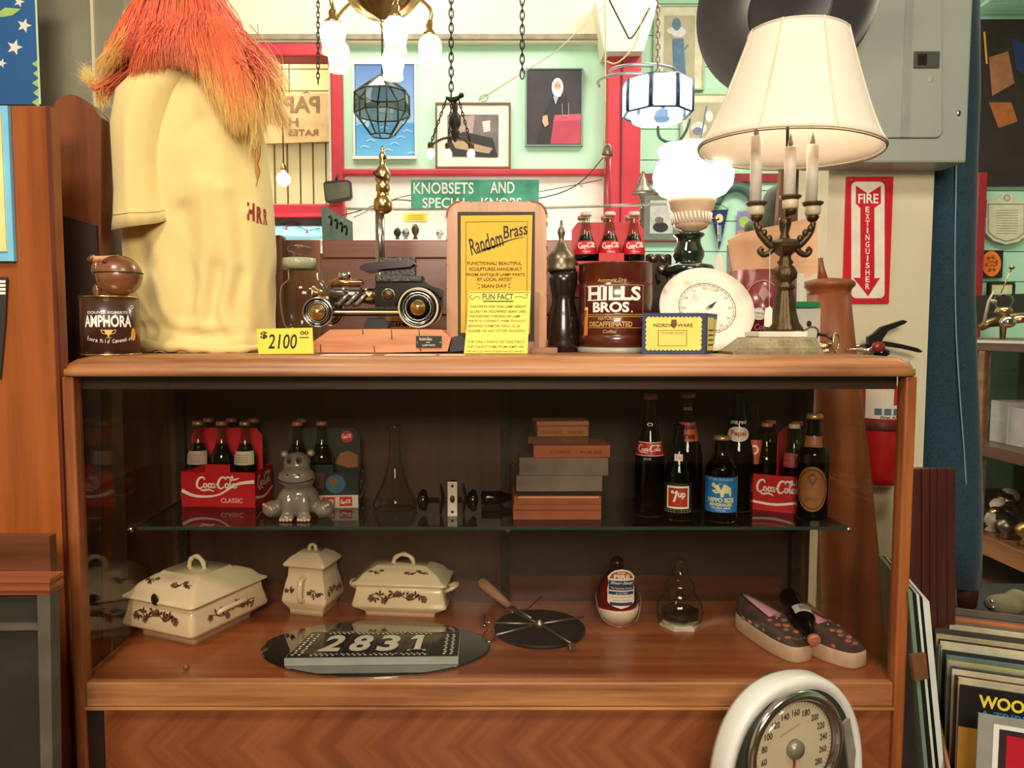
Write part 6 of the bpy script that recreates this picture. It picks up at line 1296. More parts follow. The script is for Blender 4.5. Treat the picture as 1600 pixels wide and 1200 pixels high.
# bell lamp, arch, odds between globe and post
t = thing('bell_lamp', 'small aged metal bell shaped lamp left of the glowing globe', 'lamp', P(1005, 302, 4.2))
m = MB(); m.lpx(1005, 4.2, [(18, 303), (17, 299), (9, 290), (6, 280), (3, 276), (2, 268)], M('aged_pewter', '7a7264', .4, .6), 28); m.build('bell', t)
m = MB(); m.tube([P(x_, y_, 4.2) for x_, y_ in catmull([(1007, 270), (1000, 278), (996, 292), (1000, 312), (1003, 325)], 4)], 0.007, M('aged_pewter'), 8); m.build('bracket', t)
m = MB(); m.tube([P(x_, y_, 5.26) for x_, y_ in catmull([(1118, 318), (1128, 300), (1150, 292), (1170, 300), (1185, 325), (1188, 352)], 5)], .036, M('dark_teal', '45645c', .5), 12); m.build('green_arch', None, P(1150, 300, 5.26), 'thick dull green arched tube behind the left candle', 'arch')
zcab = Z_(374, 2.9); m = MB(); m.bx(X_(1178, 400, 2.78), X_(1284, 400, 2.78), 2.78, 3.1, 0, zcab, M('dull_cabinet', '4c4438', .6)); m.build('low_cupboard', None, (X_(1210, 400, 2.9), 2.9, 0), 'plain dull cupboard hidden behind the pale wooden board', 'cupboard')
m = blob([(P(1205, 318, 2.95), (.03, .05, .06)), (P(1200, 345, 2.95), (.05, .05, .06)), (P(1190, 356, 2.95), (.07, .05, .04)), (P(1216, 300, 2.95), (.035, .04, .03)), (P(1200, 362, 2.95), (.05, .05, .035))], .012, M('grey_felt', '6c7468', .9, var=.2)); m.build('grey_boot', None, P(1200, 372, 2.95), 'grey soft boot shape behind the candles', 'boot')
m = blob([(P(1254, 318, 2.95), (.038, .034, .04)), (P(1256, 350, 2.95), (.045, .04, .065))], .01, M('cream_toy', 'd8cfb4', .8)); m.sph(P(1247, 312, 2.91), .006, ink, 8); m.sph(P(1259, 318, 2.91), .006, ink, 8); m.build('plush_toy', None, P(1254, 372, 2.95), 'small cream plush toy with dark spots between two candles', 'toy')
m = MB(); m.ppr([(1222, 252), (1256, 243), (1262, 250), (1248, 345), (1240, 374), (1212, 374)], 2.82, .03, WOOD('tilted_frame_wood', '6a4028', '96684a', 2)); m.ppr([(1238, 256), (1254, 251), (1240, 318), (1230, 330)], 2.815, .004, M('dark_photo', '2a221c', .5)); m.build('tilted_picture', None, P(1235, 374, 2.82), 'tilted dark wood framed picture behind the candles', 'picture')
t = thing('rearview_mirror', 'small rectangular car mirror hung beside the brass lamp column', 'mirror', P(526, 318, 4.34))
m = MB(); m.prism([P(x_, y_, 4.34) for x_, y_ in ((505, 286), (510, 283), (543, 281), (548, 284), (550, 308), (546, 312), (514, 318), (508, 314))], (0, .03, 0), black); m.build('housing', t)
m = MB(); m.poly([(507, 288), (542, 284), (546, 286), (547, 307), (513, 314), (510, 312)], pxplane(4.34, .001), M('mirror_silver', 'c4c8c4', .05, 1)); m.build('mirror_face', t)
m = MB(); m.tube([P(525, 284, 4.36), P(527, 272, 4.36)], .008, black, 8); m.build('bracket', t)
t = thing('hook_board', 'grey green board with row of dark hooks standing behind the pew back', 'hook board', P(525, 376, 2.37))
m = MB(); m.prism([P(502, 323, 2.35), P(504, 380, 2.35), P(545, 380, 2.50), P(544, 346, 2.50)], (.012, .012, 0), M('grey_green_board', '5e7468', .5)); m.build('board', t)
for i, (x_, y_) in enumerate(((514, 340), (523, 345), (531, 350), (538, 355))): m = MB(); m.tube(catmull([P(x_, y_, 2.345 + i * .028), P(x_ + 3, y_ - 2, 2.335 + i * .028), P(x_ + 4, y_ + 5, 2.335 + i * .028), P(x_ + 3, y_ + 12, 2.345 + i * .028)], 3), 0.0036, iron, 6); m.build('hook', t)
t = thing('glass_tube_lamp', 'slim pale glass tube with grey cap rising behind the bottle carton', 'tube', P(949, 365, 2.5))
m = MB(); m.lpx(949, 2.5, [(5, 245), (6, 300), (6, 372)], PANE('frosted_tube', 'e8e0dc', rough=.3, edge='b0a8a4'), 20); m.build('tube', t)
m = MB(); m.lpx(949, 2.5, [(3, 225), (6, 228), (7, 236), (9, 243), (8, 244)], M('aged_pewter'), 20); m.tube([P(949, 372, 2.5), P(949, 545, 2.5), Vector((X_(949, 545, 2.5), 2.5, 0))], .008, M('aged_pewter'), 8); m.build('cap', t)

# ================================================================ inside the display: glass shelf
ct = carton('red cola bottle carton lettered classic at the left of the glass shelf'); g1 = 'cola bottles in the left shelf carton'
fill_carton(ct, (X_(357, 790, 1.93), 1.93, ZS), math.radians(-3), [(-1, 0, 'pale', 'left front cola bottle with rosy back label in left shelf carton'), (0, 0, 'plain', 'middle front cola bottle in the left shelf carton'), (1, 0, 'white', 'right front cola bottle with cream back label in left shelf carton'),
   (-1, 1, 'plain', 'left rear cola bottle in the left shelf carton'), (0, 1, 'plain', 'middle rear cola bottle in the left shelf carton'), (1, 1, 'plain', 'right rear cola bottle in the left shelf carton')], '', g1)
def bear(m, fn, W, D, Hb):
    m.rect(-W / 2, 0, W / 2, Hb * .36, fn, M('carton_cream', 'd0c6b4', .6)); f2 = lambda u, v: fn(u, v) - Vector((0, .0006, 0)); f3 = lambda u, v: fn(u, v) - Vector((0, .0012, 0))
    for k in range(4): m.rect(-W * .44 + k * W * .23, Hb * .05, -W * .27 + k * W * .23, Hb * .31, f2, cokered); coke(m, -W * .43 + k * W * .23, Hb * .1, W * .15, Hb * .14, f3, whitei, .6)
    m.disc(W * .2, Hb * .68, W * .13, W * .13, f2, M('globe_blue', '2a6478', .5), 20); m.poly([(W * .1, Hb * .8), (W * .2, Hb * .9), (W * .24, Hb * .7), (W * .16, Hb * .55)], f3, M('globe_brown', '7a5a34', .6)); m.rect(-W * .2, Hb * .55, W * .05, Hb * 1.0, f2, M('carton_brown', '4c2c20', .6))
ct = carton('dark green cola bottle carton with globe picture behind the hippo figurine', mat=M('carton_dark', '16241f', .4, var=.2), extra=bear)
fill_carton(ct, (X_(508, 790, 1.93), 1.925, ZS), math.radians(4), [(-1, 0, 'plain', 'left front cola bottle in the dark carton behind the hippo'), (0, 0, 'plain', 'middle front cola bottle in the dark carton behind the hippo'), (-1, 1, 'plain', 'left rear cola bottle in the dark carton behind the hippo')], '', 'cola bottles in the dark carton')
m = MB(); R3 = Matrix.Rotation(math.radians(4), 3, 'Z'); o = Vector((X_(508, 790, 1.93), 1.925, ZS)); 
fn = lambda u, v: o + R3 @ Vector((u, -.0012, v)); m.disc(.058, .168, .0155, .0155, fn, cokered, 24); coke(m, .046, .162, .024, .013, lambda u, v: fn(u, v) - Vector((0, .0006, 0)), whitei, .6)
m.poly([(.028, .10), (.04, .125), (.06, .132), (.085, .12), (.085, .09), (.06, .088)], fn, M('carton_tan', '8a5a34', .6)); b_ = m.build('round_emblem', ct)
b_.location = (0, 0, 0); b_.matrix_parent_inverse = Matrix.Identity(4)
for v in b_.data.vertices: v.co = R3.inverted() @ (v.co - o + WL[ct])

# hippo
cx, Yh = X_(464, 790, 1.76), 1.775; k = K(1.74); zz = ZS
hp = M('grey_glaze', '7c746c', .14, coat=.8, var=.15, sc=30); pk = M('toe_pink', 'c0a090', .25, coat=.4)
t = thing('hippo_figurine', 'glossy grey ceramic hippo figurine sitting at the front of glass shelf', 'figurine', (cx, Yh, zz))
Q = lambda dx, dy, h: Vector((cx + dx * k, Yh + dy * k, zz + h * k))
m = blob([(Q(0, 0, 28), (34 * k, 28 * k, 28 * k)), (Q(0, -3, 52), (24 * k, 22 * k, 20 * k)), (Q(0, -10, 66), (30 * k, 24 * k, 20 * k)), (Q(-1, -2, 88), (22 * k, 18 * k, 18 * k)),
          (Q(-40, -4, 14), (17 * k, 20 * k, 14 * k)), (Q(42, -4, 14), (17 * k, 20 * k, 14 * k)), (Q(-12, -20, 22), (10 * k, 10 * k, 21 * k)), (Q(14, -20, 22), (10 * k, 10 * k, 21 * k)), (Q(-13, -26, 5), (12 * k, 10 * k, 6 * k)), (Q(15, -26, 5), (12 * k, 10 * k, 6 * k))], .0035, hp, 5)
for v in m.v: v.z = max(v.z, zz + .0005)
m.build('body', t)
for dx, dy, h, r in ((-22, 4, 101, 6.5), (20, 4, 103, 6.5)): m = MB(); m.sph(Q(dx, dy, h), (r * k, 3.5 * k, r * .9 * k), hp, 16); m.sph(Q(dx, dy - 2.5, h), (r * .6 * k, 2.5 * k, r * .55 * k), pk, 12); m.build('ear', t)
for dx in (-8, 7): m = MB(); m.sph(Q(dx - 1, -19, 95), (4.5 * k, 3 * k, 6 * k), M('eye_grey', '5a544c', .2), 14); m.sph(Q(dx - 1, -21.2, 95), (2.6 * k, 1.8 * k, 3.6 * k), blackg, 12); m.build('eye', t)
m = MB(); pts = []
for i in range(15):
    a = -1.15 + 2.3 * i / 14; pts.append(Q(30.4 * math.sin(a), -10 - 23.6 * math.cos(a) * .98, 61 + 5 * abs(math.sin(a)) ** 2))
m.tube(pts, .0011, ink, 6); m.build('mouth', t)
for dx in (-9, 9): m = MB(); m.sph(Q(dx, -31, 74), (1.4 * k, 1.2 * k, 1.4 * k), blackg, 8); m.build('nostril', t)
for (gx, gy, gz, nn) in ((-20, -34, 3, 4), (8, -34, 3, 4)):
    for i in range(nn): m = MB(); m.sph(Q(gx + i * 5.2, gy - (1.5 if 0 < i < nn - 1 else 0), gz), (3 * k, 3 * k, 2.8 * k), pk, 12); m.build('toe', t)
for sx, base in ((-1, -50), (1, 40)):
    for i in range(4): m = MB(); m.sph(Q(base + i * 4 * 1.0 + (0 if sx < 0 else 0), -20 - 1.5 * (i % 2), (24 - i * 2.3) if sx < 0 else (17 + i * 2.3)), (2.8 * k,) * 3, pk, 10); m.build('toe', t)

# glass vase, knob set, lying bottle
Yv = 1.86; t = thing('glass_candlestick', 'tall clear glass flared candlestick on the shelf behind the black knobs', 'candlestick', (X_(615, 798, Yv), Yv, ZS))
m = MB(); m.lpx(617, Yv, [(11, 664), (12, 668), (9, 672), (8, 690), (10, 720), (15, 742), (22, 760), (30, 776), (34, 788), (32, 796)], clearg, 32, zb=ZS + .0005, fn=lambda a, z: 1 + .03 * math.sin(8 * a)); m.build('body', t)
Yv = 1.80; t = thing('door_knob_set', 'pair of black door knobs on spindle with white mortise plate on shelf', 'door knobs', (X_(705, 815, Yv), Yv, ZS))
blk = M('black_ceramic', '0c0c0a', .08, coat=.8); RXm = Matrix.Rotation(PI / 2, 4, 'Y'); k = K(Yv, 775); zc = ZS + 22 * k
for (x0, s) in ((661, 1), (738, 1)):
    c = Vector((X_(x0, 775, Yv), Yv, zc)); m = MB(); m.lathe([(3 * k, -9 * k), (12 * k, -7 * k), (18.5 * k, 0), (16 * k, 6 * k), (6 * k, 8 * k), (4 * k, 9 * k)], c, blk, 32, mtx=RXm); m.build('knob', t)
m = MB(); m.tube([Vector((X_(669, 775, Yv), Yv, zc)), Vector((X_(730, 775, Yv), Yv, zc))], 4 * k, iron, 10); m.build('spindle', t)
for x0 in (690, 725): m = MB(); m.lathe([(24 * k, -2 * k), (24.5 * k, 0), (8 * k, 4 * k)], Vector((X_(x0, 775, Yv), Yv, ZS + 24.6 * k)), M('rosette', '3a3028', .4, .6), 32, mtx=RXm); m.build('rosette', t)
m = MB(); zt_ = ZS + 54 * k; xa, xb = X_(700, 775, Yv), X_(715, 775, Yv); m.bx(xa, xb, Yv - .022, Yv - .017, ZS, zt_, M('plate_white', 'd0c8b8', .4), .001); m.bx(xa + .004, xb - .004, Yv - .017, Yv + .02, ZS + .004, zt_ - .004, iron)
for f in (.13, .88): m.sph(((xa + xb) / 2, Yv - .0225, ZS + (zt_ - ZS) * f), (.0035, .0015, .0035), ink, 10)
m.sph(((xa + xb) / 2, Yv - .0225, ZS + (zt_ - ZS) * .5), (.006, .004, .009), bronze, 12); m.build('mortise_plate', t)
t = thing('lying_bottle', 'small dark glass bottle lying on its side beside the book stack', 'bottle', (X_(775, 785, 1.9), 1.9, ZS)); zc = ZS + .018
m = MB(); m.lathe([(.016, 0), (.0175, .006), (.0175, .05), (.010, .064), (.008, .08)], (X_(752, 785, 1.9), 1.9, zc), PANE('dark_olive_glass', '8c9484', edge='3c443c'), 20, mtx=RXm); m.build('glass', t)
m = MB(); m.lathe([(.009, .079), (.0095, .094), (.004, .096)], (X_(752, 785, 1.9), 1.9, zc), tin, 16, mtx=RXm); m.build('cap', t)

# stack of boxes and books
z = ZS; Yk_ = 1.745
def layer(name, lab, cat, x0, x1, px_h, mat, yaw=0, D=.12, extra=None, Yf=Yk_, group='old boxes stacked on the glass shelf'):
    global z
    k = K(Yf, 760); a = X_(x0, 760, Yf); b = X_(x1, 760, Yf); h = px_h * k; t = thing(name, lab, cat, ((a + b) / 2, Yf + D / 2, z), group)
    R_ = Matrix.Rotation(math.radians(yaw), 4, 'Z'); m = MB(); m.box(((a + b) / 2, Yf + D / 2, z + h / 2), (b - a, D, h), mat, R_, .0012); m.build('body', t)
    if extra: m = MB(); extra(m, a, b, Yf - .0008, z, h, R_, D); m.build('trim', t)
    z += h + .0004
woodbox = M('orange_box', '8e4c2c', .7, var=.15, bump=.2); rb = M('rust_cover', 'a05a38', .7, var=.12); gry = M('grey_wrapped', '5c5046', .6, c2='7c7064', sc=8, bump=.5, bsc=20)
def line(m, a, b, Y, z, h, R_, D): m.bx(a + .002, b - .002, Y, Y + .001, z + h * .62, z + h * .66, M('line_dark', '4a2412', .7))
layer('wooden_box', 'lowest orange brown box at the base of the shelf stack', 'box', 802, 940, 24, woodbox, extra=line)
def lip(m, a, b, Y, z, h, R_, D): m.bx(a + .01, b - .006, Y, Y + .002, z + h * .78, z + h, M('pale_card_edge', 'c89870', .7)); 
layer('wooden_box', 'open topped orange box second from the base of shelf stack', 'box', 803, 940, 13, woodbox, extra=lip)
layer('dark_book', 'thin dark paged book lying in the open orange box', 'book', 809, 936, 7, M('dark_pages', '241a14', .8, var=.5, sc=60), D=.10, Yf=Yk_ + .006)
layer('grey_box', 'lower grey foil wrapped box in the shelf stack', 'box', 806, 941, 25, gry, .6, .13)
layer('grey_box', 'upper grey foil wrapped box in the shelf stack', 'box', 812, 951, 28, gry, -1.0, .13)
def txt(m, a, b, Y, z, h, R_, D):
    fn = plane((a, Y - .001, z)); fr = M('rust_ink', '5a2a18', .7)
    m.text('MANUFACTURED BY', .012, h * .35, (b - a) * .5, h * .6, fn, fr); m.text('No 24  SIZE', (b - a) * .62, h * .35, (b - a) * .9, h * .6, fn, fr)
    for dz in (.25, .6): m.stroke([(.002, h * dz), (.006, h * (dz + .2)), (.008, h * dz), (.004, h * (dz - .1)), (.002, h * dz)], .0012, fn, ink)
layer('orange_box', 'orange printed box under the two small tilted boxes', 'box', 832, 952, 19, rb, 2, .11, txt)
layer('brown_box', 'small crumpled brown box third from the top of stack', 'box', 828, 922, 12, M('dull_brown_cover', '5e3a26', .8, var=.2), -6, .09, None, Yk_ + .012)
layer('tan_box', 'small topmost tan box on the shelf stack', 'box', 838, 918, 16, M('tan_cover', '96603c', .8, var=.12), 2, .09, txt, Yk_ + .012)
layer('printed_box', 'tilted printed lid lying on top of the shelf stack', 'lid', 836, 918, 7, M('tan_cover'), 4, .085, None, Yk_ + .02)

# bottles on the right of the shelf
def pl(px, ybase, ytop, hwpx):
    Y = YF(ybase, ZS) + hwpx * K(1.75); k = K(Y, ybase); H = Z_(ytop, Y) - ZS; return (X_(px, (ybase + ytop) / 2, Y), Y, ZS), H, hwpx * K(Y, (ybase + ytop) / 2)
darkliq = cola; grp = 'glass soda bottles on the right of the shelf'
L_, H_, R_ = pl(1015, 808, 617, 23)
def d1(m, band, R):
    wrapl(m, band, .51, .61, R * 2.5, cokered, 12); g = band(.51, .61, .0018); coke(m, -R * .93, .12, R * 1.86, .78, g, whitei, .42)
    for f in (.505, .61): wrapl(m, band, f, f + .006, R * 2.5, whitei)
    g = band(.46, .5); m.text('ONE LITER', -R * .4, .3, R * .1, .7, g, whitei); g = band(.74, .78); m.disc(0, .5, R * .2, .35, g, whitei, 12, r0=.7)
bottle('litre_soda_bottle', 'tall dark cola bottle with red script label beside the book stack', L_, H_, R_, LONGN, PANE('dark_cola_glass', '7c8c7c', edge='1c241c'), cola, .90, cappink, d1, grp)
L_, H_, R_ = pl(1073, 800, 615, 24)
def d2(m, band, R):
    wrapl(m, band, .60, .76, R * 1.9, M('label_orange', 'b84a2c', .5), 12); g = band(.60, .76, .0018); m.text('Pepsi', -R * .72, .55, R * .6, .92, g, ink, bold=.03); m.text('Free', -R * .4, .12, R * .55, .48, g, ink, bold=.03)
    g = band(.86, .89); m.text('1893', -R * .3, 0, R * .3, 1, g, whitei, bold=.02)
bottle('litre_soda_bottle', 'tall dark soda bottle with orange neck label behind the green bottle', L_, H_, R_, LONGN, PANE('dark_cola_glass'), cola, .84, capgold, d2, grp)
L_, H_, R_ = pl(1060, 814, 664, 21.5); 
def d3(m, band, R):
    wrapl(m, band, .08, .40, R * 2.5, M('label_greenblack', '20241c', .5), 12); g = band(.13, .37, .0018); m.rect(-R * .85, .0, R * .85, 1, g, whitei, 6); g = band(.13, .37, .0024); m.rect(-R * .72, .08, R * .72, .92, g, M('seven_red', 'b03020', .5), 6)
    g = band(.13, .37, .003); m.poly([(-R * .5, .8), (-R * .02, .8), (-R * .02, .7), (-R * .22, .3), (-R * .38, .3), (-R * .16, .68), (-R * .5, .68)], g, whitei); m.text('up', -R * .0, .42, R * .55, .72, g, whitei, bold=.03)
    for f in (.09, .11): wrapl(m, band, f, f + .004, R * 2.4, whitei)
    g = band(.63, .70, .0012); m.rect(-R * .3, 0, R * .3, 1, g, whitei, 3); m.text('7up', -R * .2, .25, R * .2, .8, lambda u, v: band(.63, .70, .002)(u, v), M('seven_red'))
bottle('green_soda_bottle', 'green soda bottle with red square label in the row front', L_, H_, R_, LONGN, greeng, M('green_drink', '2c3a14', .2), .80, None, d3, grp)
L_, H_, R_ = pl(1127, 817, 682, 24.5)
def d4(m, band, R):
    wrapl(m, band, .12, .54, R * 2.6, M('label_blue_bright', '1a74c4', .5), 14); g = band(.12, .54, .0018); wy = M('label_pale_yellow', 'd8dca0', .5)
    m.text("IT'S BIG IN FLAVOR", -R * .8, .91, R * .8, .96, g, wy); m.poly([(-R * .1, .82), (R * .3, .80), (R * .62, .70), (R * .66, .5), (R * .55, .44), (R * .5, .55), (R * .2, .55), (R * .15, .44), (0, .44), (-R * .05, .56), (-R * .35, .54), (-R * .6, .62), (-R * .3, .66), (-R * .62, .76), (-R * .5, .86), (-R * .3, .78)], g, wy)
    m.text('HIPPO SIZE', -R * .84, .29, R * .84, .42, g, wy, bold=.05); m.text('BEVERAGES', -R * .72, .18, R * .72, .27, g, wy, bold=.04); m.text('COLOSSAL CREAM', -R * .6, .11, R * .6, .155, g, whitei, bold=.02); m.text('12 FL OZ', -R * .3, .04, R * .3, .08, g, whitei)
bottle('blue_label_bottle', 'dark bottle with bright blue label picturing a yellow hippo', L_, H_, R_, STUBBY, PANE('very_dark_glass', '3a2c1c', edge='0c0804'), cola, .9, capgold, d4, grp)
L_, H_, R_ = pl(1153, 800, 612, 24)
def d5(m, band, R):
    g = band(.57, .76, .0012); m.disc(-R * .02, .42, R * .8, .32, g, whitei, 30); g = band(.57, .76, .0020); m.disc(-R * .02, .42, R * .74, .28, g, M('label_offwhite', 'd8d0c0', .5), 30); m.text('Pepsi', -R * .5, .28, R * .5, .58, lambda u, v: band(.57, .76, .0026)(u, v), M('seven_red'), bold=.03); m.text('ONE PINT', -R * .6, .86, R * .6, 1.0, g, whitei, bold=.03)
bottle('litre_soda_bottle', 'tall dark bottle with white oval label behind the blue label bottle', L_, H_, R_, LONGN, PANE('dark_cola_glass'), cola, .78, None, d5, grp)
L_, H_, R_ = pl(1178, 795, 626, 15)
def d6(m, band, R): wrapl(m, band, .42, .64, R * 2.2, M('label_orange'), 8); g = band(.42, .64, .0018); m.border(-R, .02, R, .98, .0012, g, whitei, 4); m.disc(0, .6, R * .5, .2, g, whitei, 14, r0=.6)
bottle('clear_soda_bottle', 'slim empty clear bottle with small orange label left of right carton', L_, H_, R_, LONGN, paleglass, None, 0, None, d6, grp)
L_, H_, R_ = pl(1270, 814, 648, 23.5)
def d7(m, band, R):
    g = band(.10, .55, .0012); m.disc(0, .45, R * 1.05, .48, g, M('label_tan', '8a5a30', .5, var=.15, sc=30), 36); g = band(.10, .55, .002); m.disc(0, .45, R * .95, .43, g, M('label_brown_line', '5a3418', .5), 36, r0=.93); m.text('GUINNESS', -R * .5, .4, R * .5, .46, g, M('label_brown_line')) if False else m.text('STOUT', -R * .4, .2, R * .4, .27, g, M('label_brown_line')); m.poly([(-R * .3, .7), (0, .8), (R * .3, .7), (0, .5)], g, M('label_brown_line'))
    wrapl(m, band, .70, .80, R * 1.3, M('label_tan'), 8)
bottle('brown_beer_bottle', 'dark beer bottle with tan oval label at right end of shelf', L_, H_, R_, STUBBY, PANE('very_dark_glass'), cola, .7, capgold, d7, grp)
ct = carton('red cola bottle carton seen end on near the right of the shelf')
fill_carton(ct, (X_(1222, 790, 1.90), 1.905, ZS), math.radians(62), [(-1, 0, 'bar', 'nearest cola bottle with barcode label in the right shelf carton'), (0, 0, 'plain', 'second cola bottle on the near side of right shelf carton'), (-1, 1, 'plain', 'front left cola bottle in the right shelf carton'), (0, 1, 'plain', 'middle left cola bottle in the right shelf carton')], '', 'cola bottles in the right shelf carton')

# ================================================================ on the deck
def decal_pattern(m, fn, x0, x1, yc, n, s, seed=1):
    r_ = random.Random(seed); bi = brownink; bl = M('brown_transfer_light', '7a5a44', .3)
    m.stroke([(x0 + (x1 - x0) * i / 8, yc + s * .35 * math.sin(i * 1.9)) for i in range(9)], s * .12, fn, bi)
    for i in range(n):
        u = x0 + (x1 - x0) * (i + .5) / n; v = yc + s * r_.uniform(-.6, .6); a0 = r_.uniform(0, 6)
        if i % 3 == 0:
            for j in range(5): a = a0 + j * 1.257; m.disc(u + s * .3 * math.cos(a), v + s * .3 * math.sin(a), s * .22, s * .22, fn, bl, 8)
            m.disc(u, v, s * .12, s * .12, fn, bi, 6)
        else:
            for j in range(3):
                a = a0 + j * 1.1; p = (u + s * .8 * math.cos(a), v + s * .8 * math.sin(a)); q = (-math.sin(a) * s * .17, math.cos(a) * s * .17)
                m.poly([(u, v), ((u + p[0]) / 2 + q[0], (v + p[1]) / 2 + q[1]), p, ((u + p[0]) / 2 - q[0], (v + p[1]) / 2 - q[1])], fn, bi)
def tureen(name, label, loc, yaw, W, D, H, notch, handles):
    """W along local x, D along local y"""
    t = thing(name, label, 'tureen'); C = []
    def ring(hx, hy, z, r=.12): return [Vector((x, y, z)) for x, y in rrect(0, 0, hx, hy, min(hx, hy) * r, 4)]
    hb = H * .50; m = MB(); w, d = W / 2, D / 2
    loft(m, [ring(w * .74, d * .74, 0), ring(w * .74, d * .74, hb * .10), ring(w * .78, d * .78, hb * .16), ring(w * .98, d * .98, hb * .32), ring(w * 1.0, d * 1.0, hb * .38), ring(w * .92, d * .92, hb * .80), ring(w * .90, d * .90, hb)], cream, True); body = m.build('body', t)
    m = MB(); loft(m, [ring(w * .94, d * .94, hb), ring(w * 1.0, d * 1.0, hb + .003), ring(w * .99, d * .99, hb + .007), ring(w * .90, d * .88, hb + H * .07), ring(w * .80, d * .76, hb + H * .16), ring(w * .62, d * .52, hb + H * .235), ring(w * .56, d * .42, hb + H * .25), ring(w * .54, d * .40, hb + H * .27)], cream, True); lid = m.build('lid', t)
    ht = hb + H * .265; m = MB(); hl = W * .11
    m.tube(catmull([Vector((-hl, 0, ht - .003)), Vector((-hl * .8, 0, ht + H * .09)), Vector((0, 0, ht + H * .15)), Vector((hl * .8, 0, ht + H * .09)), Vector((hl, 0, ht - .003))], 5), [.006, .0065, .0055, .005, .0055] * 4 + [.006], cream, 10); m.build('lid_handle', lid)
    if notch: m = MB(); m.sph((0, -d * .985, hb + .012), (.011, .004, .014), black, 18); m.build('spoon_notch', lid)
    for s in (-1, 1):
        if handles == 'x': pts = [Vector((s * w * .90, -d * .3, hb * .72)), Vector((s * w * 1.10, -d * .22, hb * .86)), Vector((s * w * 1.12, d * .22, hb * .86)), Vector((s * w * .90, d * .3, hb * .72))]
        else: pts = [Vector((s * w * .93, -d * .32, hb * .62)), Vector((s * w * 1.03, -d * .28, hb * .72)), Vector((s * w * 1.03, d * .28, hb * .72)), Vector((s * w * .93, d * .32, hb * .62))]
        m = MB(); m.tube(catmull(pts, 5), .0055, cream, 10); m.build('side_handle', body)
    # transfer flowers, front face slopes between hb*.38 and hb
    def face(sx, sy, half, off=.0012):
        # u along the face, v height fraction 0..1 of the sloped wall
        def g(u, v):
            f = 1.0 + (.90 - 1.0) * v; zz = hb * (.38 + .62 * v)
            if sy: return Vector((u, sy * (d * f + off), zz))
            return Vector((sx * (w * f + off), u, zz))
        return g
    m = MB(); g = face(0, -1, w); sc = 1 / (hb * .62)
    gg = lambda u, v: g(u, .5 + v * sc); decal_pattern(m, gg, -w * .62, w * .58, 0, 13, .018, 3); m.build('flower_print', body)
    for s in (-1, 1): m = MB(); g2 = face(s, 0, d); decal_pattern(m, lambda u, v: g2(u, .35 + v * sc), -d * .6, d * .6, 0, 9, .017, 5); m.build('flower_print', body)
    def roof(u, v): return Vector((u, -(d * .76 + (d * .52 - d * .76) * v) - .001, hb + H * (.16 + .075 * v) + .0012))
    m = MB(); decal_pattern(m, lambda u, v: roof(u, .5 + v * 25), w * .1, w * .6, 0, 6, .015, 8); decal_pattern(m, lambda u, v: roof(u, .5 + v * 25), -w * .65, -w * .35, 0, 4, .014, 9); m.build('flower_print', lid)
    t.location = loc; t.rotation_euler = (0, 0, yaw); return t
tureen('soup_tureen', 'large cream tureen with brown flowers and notched lid at left of deck', (X_(312, 960, 1.86), 1.85, ZD), math.radians(-24), .225, .265, .188, True, 'y')
tureen('soup_tureen', 'cream oblong covered dish with brown flowers behind the number tiles', (X_(634, 920, 2.0), 1.955, ZD), math.radians(-6), .245, .135, .160, False, 'x')
# tall sugar jar
t = thing('sugar_bowl', 'tall square cream lidded sugar bowl with brown flowers between the tureens', 'bowl', (0, 0, 0))
def sq(h, z): return [Vector((x, y, z)) for x, y in rrect(0, 0, h, h, h * .10, 3)]
m = MB(); hh = .046; loft(m, [sq(hh * .78, 0), sq(hh * .78, .010), sq(hh * .82, .014), sq(hh * 1.02, .030), sq(hh * 1.04, .036), sq(hh * .90, .075), sq(hh * .82, .090), sq(hh * .80, .110), sq(hh * .88, .112)], cream, True); body = m.build('body', t)
m = MB(); loft(m, [sq(hh * .95, .112), sq(hh * .98, .115), sq(hh * .95, .120), sq(hh * .72, .132), sq(hh * .5, .139), sq(hh * .46, .141)], cream, True); lid = m.build('lid', t)
m = MB(); m.tube(catmull([Vector((-.008, 0, .138)), Vector((-.005, 0, .152)), Vector((.005, 0, .152)), Vector((.008, 0, .138))], 4), .004, cream, 8); m.build('lid_knob', lid)
def lf_(u, v): return Vector((u, -(hh * (1.04 - .14 * v) + .0012), .036 + .039 * v))
m = MB(); decal_pattern(m, lambda u, v: lf_(u, .5 + v * 25), hh * .2, hh * .85, 0, 5, .011, 12); decal_pattern(m, lambda u, v: lf_(u, .6 + v * 25), -hh * .85, -hh * .4, 0, 3, .010, 13); m.build('flower_print', body)
def rf_(u, v): return Vector(((hh * (1.04 - .14 * v) + .0012), u, .036 + .039 * v))
m = MB(); decal_pattern(m, lambda u, v: rf_(u, .5 + v * 25), -hh * .7, hh * .7, 0, 7, .012, 14); m.build('flower_print', body)
m = MB(); m.tube(catmull([Vector((0, -hh * .84, .088)), Vector((0, -hh * 1.2, .086)), Vector((0, -hh * 1.35, .06)), Vector((0, -hh * 1.25, .042)), Vector((0, -hh * 1.0, .040))], 5), .0055, cream, 10); m.build('side_handle', body)
t.location = (X_(489, 930, 1.95), 1.955, ZD); t.rotation_euler = (0, 0, math.radians(-14)); t.scale = (1.3, 1.2, 1.12)

